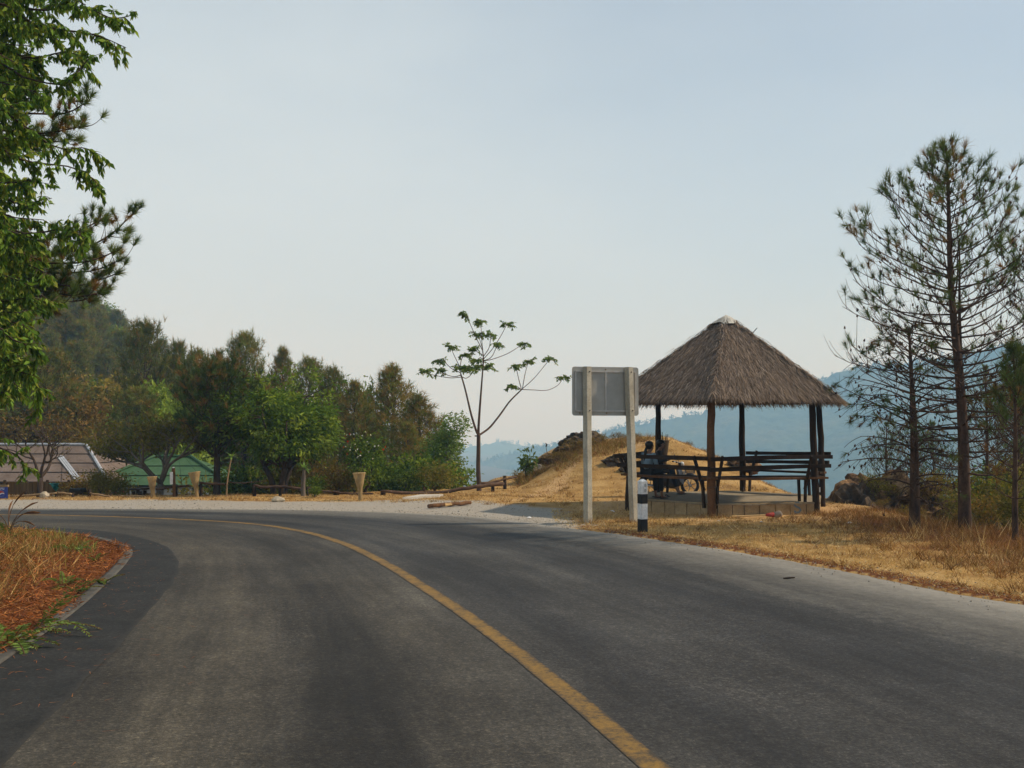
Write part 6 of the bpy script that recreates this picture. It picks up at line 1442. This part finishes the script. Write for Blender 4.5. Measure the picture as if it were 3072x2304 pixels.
def hang_leaves(pts, n, Lr=(.085, .145)):
    pts = np.array(pts); s = q_.uniform(.1, 1, n) * (len(pts) - 1); i = np.minimum(s.astype(int), len(pts) - 2); p = pts[i] + (pts[i + 1] - pts[i]) * (s - i)[:, None]
    d = unit(unit(pts[i + 1] - pts[i]) * .45 + q_.normal(0, .45, (n, 3)) + np.array((0, 0, -.85))); Ln = q_.uniform(*Lr, n)
    LV.append(leaf_quads(q_, p, d, Ln, Ln * q_.uniform(.32, .44, n))); LC.append(np.repeat(PAL_OV[q_.integers(0, 6, n)] * q_.uniform(.65, 1.3, (n, 1)), 4, 0))
for bi, br_ in enumerate(BR):
    Yb = 15.6 + q_.uniform(-1.5, 1.5); pts = [at(x * K, y * K, Yb + .25 * math.sin(i + bi)) for i, (x, y) in enumerate(br_)]
    root_z = max(.8, min(10.0, pts[0].z - .9)); Pp = spline([tuple(tz(root_z))] + [tuple(p) for p in pts], 26); n0 = 8
    W_.tube([Vector(p) for p in Pp], list(np.linspace(.045, .006, 26)), 6)
    L_b = np.linalg.norm(Pp[-1] - Pp[n0])
    for k in range(int(12 + L_b * 15)):
        s = q_.uniform(n0 * .8, 25); i = min(24, int(s)); p = Pp[i] + (Pp[i + 1] - Pp[i]) * (s - i); ax = unit(Pp[i + 1] - Pp[i]); edge = s > 19
        d = unit(ax * .55 + q_.normal(0, .55, 3) + np.array((0, 0, -.1))); L_t = q_.uniform(.16, .30) if edge else q_.uniform(.25, .60)
        tp_, _ = curve_pts(p, d, L_t, 4, (0, 0, -.7), q_, .10); W_.tube([Vector(v) for v in tp_], [.006, .005, .004, .003, .003], 4, caps=False); hang_leaves(tp_, int(9 + L_t * 46))
    hang_leaves(Pp[12:], int(14 + L_b * 10))
W_.build('branches', MATS['bark'], ltree, smooth=True)
np_mesh('crown', np.vstack(LV), 4, MATS['leaf'], ltree, color=np.vstack(LC))
# the pine behind it
lp_base = Vector((-12.2, 18.2, gz(-12.2, 18.2) - .1))
lpine = thing('overhanging_pine', lp_base, 'pine boughs with brown and green needle tufts reaching in from the left', 'tree')
W_ = MB(); P = spline([tuple(lp_base), tuple(lp_base + Vector((.1, 0, 4))), tuple(lp_base + Vector((.3, .1, 8))), tuple(lp_base + Vector((.3, 0, 11)))], 14); W_.tube([Vector(p) for p in P], list(np.linspace(.2, .06, 14)), 10); W_.build('trunk', MATS['pine_bark'], lpine, smooth=True)
PB_ = [[(-60, 575), (60, 562), (180, 537), (245, 502), (292, 455)], [(-60, 600), (60, 602), (150, 618), (215, 605), (258, 588)], [(-60, 530), (80, 520), (165, 500), (232, 468)], [(-60, 640), (80, 640), (160, 652), (200, 640)], [(-60, 245), (60, 245), (140, 245), (188, 220)], [(-60, 285), (90, 288), (180, 272)], [(-60, 560), (90, 568), (190, 565), (255, 540)], [(-60, 620), (80, 628), (180, 640), (235, 622)], [(-60, 300), (70, 310), (170, 300)], [(-60, 660), (50, 665), (130, 660)], [(-60, 590), (100, 590), (200, 585), (262, 560)]]
T_, W_ = [], MB()
for bi, br_ in enumerate(PB_):
    Yb = 18.2 + q_.uniform(-1.0, 1.0); pts = [at(x * K, y * K, Yb + .2 * math.sin(i * 2 + bi)) for i, (x, y) in enumerate(br_)]; rz = max(1, pts[0].z - .5)
    r_ = Vector([np.interp(rz, P[:, 2], P[:, k]) for k in range(3)]); Pp = spline([tuple(r_)] + [tuple(p) for p in pts], 26); W_.tube([Vector(p) for p in Pp], list(np.linspace(.05, .009, 26)), 6)
    for k in range(46):
        s = 8 + 17 * (k + q_.uniform(0, 1)) / 46; i = min(24, int(s)); p = Pp[i] + (Pp[i + 1] - Pp[i]) * (s - i); ax = unit(Pp[i + 1] - Pp[i]); d = unit(ax * .5 + q_.normal(0, .55, 3) + np.array((0, 0, .15 if k % 3 else -.5)))
        tp_, te = curve_pts(p, d, q_.uniform(.18, .46), 5, (0, 0, 1.3), q_, .08); W_.tube([Vector(v) for v in tp_], [.008, .007, .006, .005, .005, .004], 4, caps=False)
        pi = q_.choice(5, p=(.50, .38, .06, .02, .04)); T_.append((*tp_[-1], *te, q_.uniform(.7, 1.15), pi))
        if q_.uniform() < .45: T_.append((*tp_[3], *unit(te + q_.normal(0, .35, 3)), q_.uniform(.6, .9), q_.choice([0, 0, 2, 3])))
    T_.append((*Pp[-1], *unit(Pp[-1] - Pp[-2] + np.array((0, 0, .05))), 1.1, 1))
W_.build('branches', MATS['pine_bark'], lpine, smooth=True)
V, C = tufts(q_, T_, 100, .19, .0095, PAL_PINE * 1.1, .50, .10); np_mesh('crown', V, 3, MATS['needle'], lpine, color=C)
# pines standing off to the right of the road; their shade reaches the asphalt
for i, (x, y, h) in enumerate(((17.5, 11.5, 10.0),)):
    plant('pine_tree', 'roadside pine outside the right edge of the view', 'tree', g3(x, y), PINE_B, (h / 8.8, h / 8.8, h / 8.8), i, 'pines outside the view on the right')

# ------------------------------------------------------------------ dry grass
def blades(name, X, Y, H, lean, width, pal, seed, zoff=0.0, mat='straw'):
    rr_ = np.random.default_rng(seed); n = len(X); Z = height(X, Y) + zoff; P = np.stack([X, Y, Z], 1)
    d = unit(np.stack([rr_.normal(0, lean, n), rr_.normal(0, lean, n), np.ones(n)], 1)); side = unit(np.cross(d, rr_.normal(size=(n, 3)))) * (width * rr_.uniform(.6, 1.3, n))[:, None] / 2
    tip = P + d * H[:, None] + np.stack([rr_.normal(0, .3, n), rr_.normal(0, .3, n), -np.abs(rr_.normal(0, .15, n))], 1) * H[:, None]
    C = np.repeat(pal[rr_.integers(0, len(pal), n)] * rr_.uniform(.7, 1.3, (n, 1)), 3, 0)
    return np.stack([P - side, P + side, tip], 1).reshape(-1, 3), C
STRAW = np.array([(.60, .41, .165), (.70, .50, .22), (.50, .32, .115), (.74, .56, .28), (.42, .26, .09)]); RUST = np.array([(.27, .135, .042), (.34, .17, .055), (.21, .10, .034), (.42, .24, .085), (.17, .092, .032)]); LITTER = np.array([(.24, .078, .022), (.30, .105, .030), (.17, .052, .016), (.34, .15, .05)])
def field(n, x0, x1, y0, y1, keep, seed):
    rr_ = np.random.default_rng(seed); x, y = rr_.uniform(x0, x1, n), rr_.uniform(y0, y1, n); k = keep(x, y, rr_); return x[k], y[k], rr_
VV_, CC_ = [], []
def right_keep(x, y, rr_):
    rd = poly_sd(x, y, ROAD_POLY); e = poly_sd(x, y, PLATEAU); n = fbm(x * 1.1, y * 1.1, 51); return (rd > .06) & (e < .8) & (rr_.uniform(0, 1, len(x)) < .35 + 1.1 * (n - .35)) & (np.hypot(x - 5.75, y - 28.6) > 2.9)
x, y, rr_ = field(120000, 1.0, 14, 11, 28, right_keep, 1); brown = sstep(6.2, 9.2, x + (fbm(x * .6, y * .6, 52) - .5) * 4 + .12 * (y - 20))
is_b = rr_.uniform(0, 1, len(x)) < brown
hgt = np.where(is_b, rr_.uniform(.06, .30, len(x)) * (.5 + fbm(x * .9, y * .9, 53)), rr_.uniform(.03, .13, len(x)))
for msk, pal, wd, ln, sd in ((~is_b, STRAW, .010, 1.0, 3), (is_b, RUST, .012, .55, 4)):
    V, C = blades('g', x[msk], y[msk], hgt[msk], ln, wd, pal, sd); VV_.append(V); CC_.append(C)
x, y, rr_ = field(40000, 1.5, 10, 11, 25, lambda x, y, r_: (np.abs(poly_sd(x, y, ROAD_POLY) - .12) < .30) & (r_.uniform(0, 1, len(x)) < .8), 6); V, C = blades('g', x, y, rr_.uniform(.03, .09, len(x)), 1.8, .012, np.vstack([LITTER, RUST]), 7, .02); VV_.append(V); CC_.append(C)
# tussocks: thicker clumps scattered over the verge and the mound
for x0, x1, y0, y1, n_c, pal, hh in ((1.5, 9.0, 13, 26.5, 170, np.vstack([STRAW, RUST]), .16), (6.5, 11, 14, 24, 110, RUST, .30), (-1, 9, 29, 44, 170, np.vstack([STRAW[[0, 2, 4]], RUST]), .15), (-16, -1, 31, 35, 110, np.vstack([STRAW, RUST]), .12)):
    cx, cy, rr_ = field(n_c * 3, x0, x1, y0, y1, lambda x, y, r_: (poly_sd(x, y, ROAD_POLY) > .25) & (poly_sd(x, y, PLATEAU) < .3) & (np.hypot(x - 5.75, y - 28.6) > 3.0) & ((y < 28) | (poly_sd(x, y, ROAD_POLY) > 3)), int(n_c + x0 * 7 + 900)); cx, cy = cx[:n_c], cy[:n_c]
    k = 34; px_, py_ = np.repeat(cx, k) + rr_.normal(0, .075, len(cx) * k), np.repeat(cy, k) + rr_.normal(0, .075, len(cy) * k); sc = np.repeat(rr_.uniform(.5, 1.3, len(cx)), k)
    V, C = blades('g', px_, py_, hh * sc * rr_.uniform(.5, 1.1, len(px_)), .55, .011, pal, n_c); VV_.append(V); CC_.append(C * np.repeat(rr_.uniform(.6, 1.15, len(cx)), k * 3)[:, None])
# tall stalks by the young pine, tufts at the feet of the posts
x, y, rr_ = field(2600, 7.5, 12.5, 16, 24, lambda x, y, r_: (poly_sd(x, y, ROAD_POLY) > 1.6) & (poly_sd(x, y, PLATEAU) < .8) & (fbm(x * 1.4, y * 1.4, 57) > .52), 8); V, C = blades('g', x, y, rr_.uniform(.25, .62, len(x)), .35, .010, np.vstack([RUST, STRAW]), 9); VV_.append(V); CC_.append(C)
for cx, cy in ((1.75, 24.3), (2.75, 24.5), (4.83, 25.9), (7.56, 26.6)):
    n = 420; a, d_ = q_.uniform(0, 6.28, n), np.abs(q_.normal(0, .22, n)) + .08; V, C = blades('g', cx + np.cos(a) * d_, cy + np.sin(a) * d_, q_.uniform(.06, .22, n), .5, .010, np.vstack([STRAW, RUST]), 11); VV_.append(V); CC_.append(C)
# mound: thin straw, thicker brown brush on its broken left flank
def mound_keep(x, y, rr_):
    n = fbm(x * .8, y * .8, 61); return (poly_sd(x, y, PLATEAU) < .6) & (poly_sd(x, y, ROAD_POLY) > 1.0) & (rr_.uniform(0, 1, len(x)) < .12 + 1.6 * np.maximum(n - .42, 0)) & (np.hypot(x - 5.75, y - 28.6) > 2.9) & ((x > 1.2) | (y > 31.5))
x, y, rr_ = field(60000, -3, 9.5, 26, 47, mound_keep, 13); V, C = blades('g', x, y, rr_.uniform(.03, .13, len(x)), .9, .014, np.vstack([STRAW, RUST[:2]]), 14); VV_.append(V); CC_.append(C)
x, y, rr_ = field(26000, .2, 6.0, 38.5, 43.5, lambda x, y, r_: (fbm(x * .9, y * .9, 66) > .45) & (r_.uniform(0, 1, len(x)) < np.clip(1 - np.abs((y - 41.0 - .25 * (x - 3)) / 2.2), 0, 1) * np.clip((6.2 - x) / 2, 0, 1)), 15); V, C = blades('g', x, y, rr_.uniform(.10, .42, len(x)), .6, .016, np.vstack([RUST, RUST, STRAW[:2] * .8, OLIVE * 1.4]), 16); VV_.append(V); CC_.append(C)
# verge by the fence
x, y, rr_ = field(30000, -18, 0, 30.5, 35.5, lambda x, y, r_: (poly_sd(x, y, ROAD_POLY) > 3.0) & (r_.uniform(0, 1, len(x)) < .2 + 1.5 * np.maximum(fbm(x * .9, y * .9, 71) - .4, 0)), 17); V, C = blades('g', x, y, rr_.uniform(.02, .10, len(x)), .8, .014, np.vstack([STRAW, RUST]), 18); VV_.append(V); CC_.append(C)
tag(np_mesh('dry_grass', np.vstack(VV_), 3, MATS['straw'], org=(0, 0, 0), color=np.vstack(CC_)), kind='stuff')
# inside of the bend: rust-red pine needles, dry grass, some green
VV_, CC_ = [], []
INP = np.vstack([R_IN, [(-60, -14)]])[::4]
def in_keep(x, y, rr_): return (poly_sd(x, y, INP) < -.02) & (y < 25)
x, y, rr_ = field(110000, -12.5, -3.5, 7, 24, lambda x, y, r_: in_keep(x, y, r_) & (r_.uniform(0, 1, len(x)) < .75), 19); kd = line_d(x, y, R_IN[::4])
k = (kd > .16) | (fbm(x * 2.2, y * 2.2, 81) > .46); x, y = x[k], y[k]; V, C = blades('g', x, y, rr_.uniform(.05, .15, len(x)), 2.4, .012, np.vstack([LITTER, LITTER * .5, LITTER * 1.25]), 20, .045); VV_.append(V); CC_.append(C)
x, y, rr_ = field(90000, -13, -5, 9, 24, lambda x, y, r_: in_keep(x, y, r_) & (line_d(x, y, R_IN[::4]) > .35 + .9 * (fbm(x * .8, y * .8, 83))) & (r_.uniform(0, 1, len(x)) < .15 + 1.5 * np.maximum(fbm(x * 1.0, y * 1.0, 84) - .4, 0)), 21); V, C = blades('g', x, y, rr_.uniform(.08, .42, len(x)), .6, .014, np.vstack([RUST, RUST, STRAW[[0, 2, 4]], OLIVE]), 22); VV_.append(V); CC_.append(C)
x, y, rr_ = field(16000, -12, -6.0, 14, 23, lambda x, y, r_: in_keep(x, y, r_) & (line_d(x, y, R_IN[::4]) > .6) & (fbm(x * .7, y * .7, 87) > .55), 23); V, C = blades('g', x, y, rr_.uniform(.10, .34, len(x)), .5, .014, np.vstack([G_LIGHT, OLIVE * 1.5]), 24); VV_.append(V); CC_.append(C)
tag(np_mesh('verge_grass', np.vstack(VV_), 3, MATS['straw'], org=(0, 0, 0), color=np.vstack(CC_)), kind='stuff')
# stray needles blown on to the asphalt
x, y, rr_ = field(9000, -8, -2, 6, 22, lambda x, y, r_: (poly_sd(x, y, ROAD_POLY) < 0) & (r_.uniform(0, 1, len(x)) < np.exp(-line_d(x, y, R_IN[::4]) * 2.2) * .5), 25)
P = np.stack([x, y, np.full(len(x), .024)], 1); a = rr_.uniform(0, 6.28, len(x)); D = np.stack([np.cos(a), np.sin(a), np.zeros(len(x))], 1); sdv = np.stack([-np.sin(a), np.cos(a), np.zeros(len(x))], 1) * .004
V = np.stack([P - sdv, P + sdv, P + D * rr_.uniform(.06, .14, len(x))[:, None]], 1).reshape(-1, 3); tag(np_mesh('fallen_needles', V, 3, MATS['straw'], org=(0, 0, 0), color=np.repeat(LITTER[rr_.integers(0, 4, len(x))], 3, 0)), kind='stuff')
# green feathery plants on the verge: fronds with paired leaflets
def frond_plant(label, px, py, n, L_, seed, spread=1.0, z=.3, group='feathery green plants on the verge'):
    p = on(px, py, z); zg = gz(p.x, p.y); rr_ = np.random.default_rng(seed); o = thing('feathery_plant', Vector((p.x, p.y, zg)), label, 'plant', group); V, C, W_ = [], [], MB()
    for k in range(n):
        a = rr_.uniform(0, 6.28); el = rr_.uniform(.35, 1.0); pts, _ = curve_pts((p.x, p.y, zg), (math.cos(a) * math.cos(el), math.sin(a) * math.cos(el), math.sin(el)), L_ * rr_.uniform(.6, 1.1), 12, (0, 0, -1.1 * spread), rr_, .04); W_.tube([Vector(v) for v in pts], .005, 4, caps=False); c_ = (G_LIGHT * .95)[rr_.integers(0, 4)] * rr_.uniform(.7, 1.2)
        for j in range(3, 13):
            ax = unit(pts[j] - pts[j - 1])
            for sg in (-1, 1):
                for h in (0, .5):
                    sd = unit(np.cross(ax, (0, 0, 1.0))) * sg; V.append(leaf_quads(rr_, (pts[j - 1] + (pts[j] - pts[j - 1]) * h)[None], unit(sd + ax * .4 + rr_.normal(0, .15, 3))[None], np.array([.085 * L_ / .7 * math.sin(math.pi * (.15 + .8 * j / 13))]), np.array([.022]))); C.append(np.repeat(c_[None], 4, 0))
    W_.build('stem', MATS['post_wood'], o); np_mesh('leaves', np.vstack(V), 4, MATS['leaf'], o, color=np.vstack(C))
for a in (('feathery green plant at the left picture edge beside the road bend', 30, 1592, 9, .75, 1), ('feathery green plant at the tip of the verge nearest the bend', 225, 1612, 9, .60, 2), ('small spiky green plant close to the kerb at the bend', 287, 1632, 7, .28, 3), ('feathery plant with long fronds leaning over the red needles', 110, 1812, 8, .80, 4),
          ('low feathery plant in the left foreground of the verge', 25, 1850, 10, .75, 5), ('pale green low plant near the kerb in mid verge', 305, 1690, 8, .35, 6), ('sparse green sprig in the middle of the verge', 232, 1712, 6, .40, 7), ('dark green sprig left of the middle of the verge', 190, 1698, 7, .42, 8)): frond_plant(*a)
# dead seed-head stems at the far left, a shrub and a dry stick by the mound
p = on(25, 1590, .3); ds = thing('dead_weed', Vector((p.x, p.y, gz(p.x, p.y))), 'dry drooping seed stems at the left edge in front of the road', 'plant')
for k in range(7):
    pts, _ = curve_pts(np.array(ds.location), (q_.normal(.15, .25), q_.normal(0, .2), 1.0), q_.uniform(.75, 1.0), 8, (q_.normal(.5, .6), 0, -1.6), q_, .05); MB().tube([Vector(v) for v in pts], [.006] * 6 + [.016, .018, .006], 5).build('stem', MATS['post_wood'], ds)
q = at(1578, 1440, 40.5); q.z = gz(q.x, q.y); plant('large_leaved_shrub', 'small green shrub with large leaves at the left foot of the mound', 'shrub', q, broad(131, 1.05, .8, .35, .025, 26, 9, (.20, .085), G_LIGHT * .75, 5, 3, .10), (1, 1, 1), 0, None, ('stem', 'foliage'))
q = at(1553, 1447, 39.6); q.z = gz(q.x, q.y); plant('dry_shrub', 'dark twiggy shrub at the end of the upper fence rail', 'shrub', q, M_SHR[2], (.20, .20, .28), 0, None, ('stem', 'foliage'))
q = at(1660, 1400, 41.0); st_ = [at(1660, 1400, 41.0), at(1650, 1372, 41), at(1641, 1358, 41), at(1638, 1340, 41)]; o = thing('dry_stick', st_[0], 'thin crooked dry stick rising above the mound rocks', 'stick'); MB().tube([v for v in st_], [.022, .018, .014, .010], 5).build('stem', MATS['grey_bark'], o)
MB().tube([st_[-1], st_[-1] + Vector((.03, 0, .09)), st_[-1] + Vector((-.02, 0, .14))], [.03, .035, .008], 6).build('dead_leaf', MATS['dark_wood'], o)
for i, (px, py, Y, s) in enumerate(((1660, 1410, 40.6, .42), (1720, 1400, 41.2, .45), (1800, 1385, 42.0, .42), (1860, 1392, 42.2, .36), (1690, 1425, 40.0, .36), (1770, 1410, 41.0, .36), (2060, 1350, 45.5, .28), (2110, 1365, 45.0, .26), (1905, 1375, 43, .25))):
    q = at(px, py, Y); q.z = gz(q.x, q.y) - .03; plant('dry_shrub', ('dry brush below the lowest rocks of the mound', 'dry brush beside the biggest rock of the mound', 'dry brush on the crest of the mound left of the sign post', 'dry brush on the crest between the sign posts', 'lowest dry brush on the left flank of the mound', 'dry brush under the biggest rock on the mound flank', 'dry brush on the right crest of the mound, the upper tuft', 'dry brush on the right crest of the mound, the lower tuft', 'dry brush on the crest behind the right sign post')[i], 'shrub', q, M_SCRUB, (s * 1.3, s * 1.3, s), i, 'dry brush on the mound', ('stem', 'foliage'))

for i, (x, y, s_) in enumerate(((10.4, 30.6, .35), (11.2, 30.6, .42), (11.9, 30.4, .45), (10.8, 32, .4), (12.6, 30.0, .4), (9.9, 28.6, .28), (10.6, 28.4, .3), (11.5, 28.2, .4))):
    z_ = max(gz(x, y), (.25 if 4 > i else -9)); plant('dry_shrub', 'dry brush ' + ('on top of' if i < 4 else 'at the foot of') + ' the ochre outcrop, ' + ('first', 'second', 'third', 'fourth')[(0, 2, 3, 1, 3, 0, 1, 2)[i]] + ' from the left', 'shrub', Vector((x, y, z_ - .25 if i < 4 else z_)), M_SCRUB if i % 2 else M_SHR[2 - (i % 4 == 0)], (s_ * 1.2, s_ * 1.2, s_), i, 'brush on the outcrop', ('stem', 'foliage'))
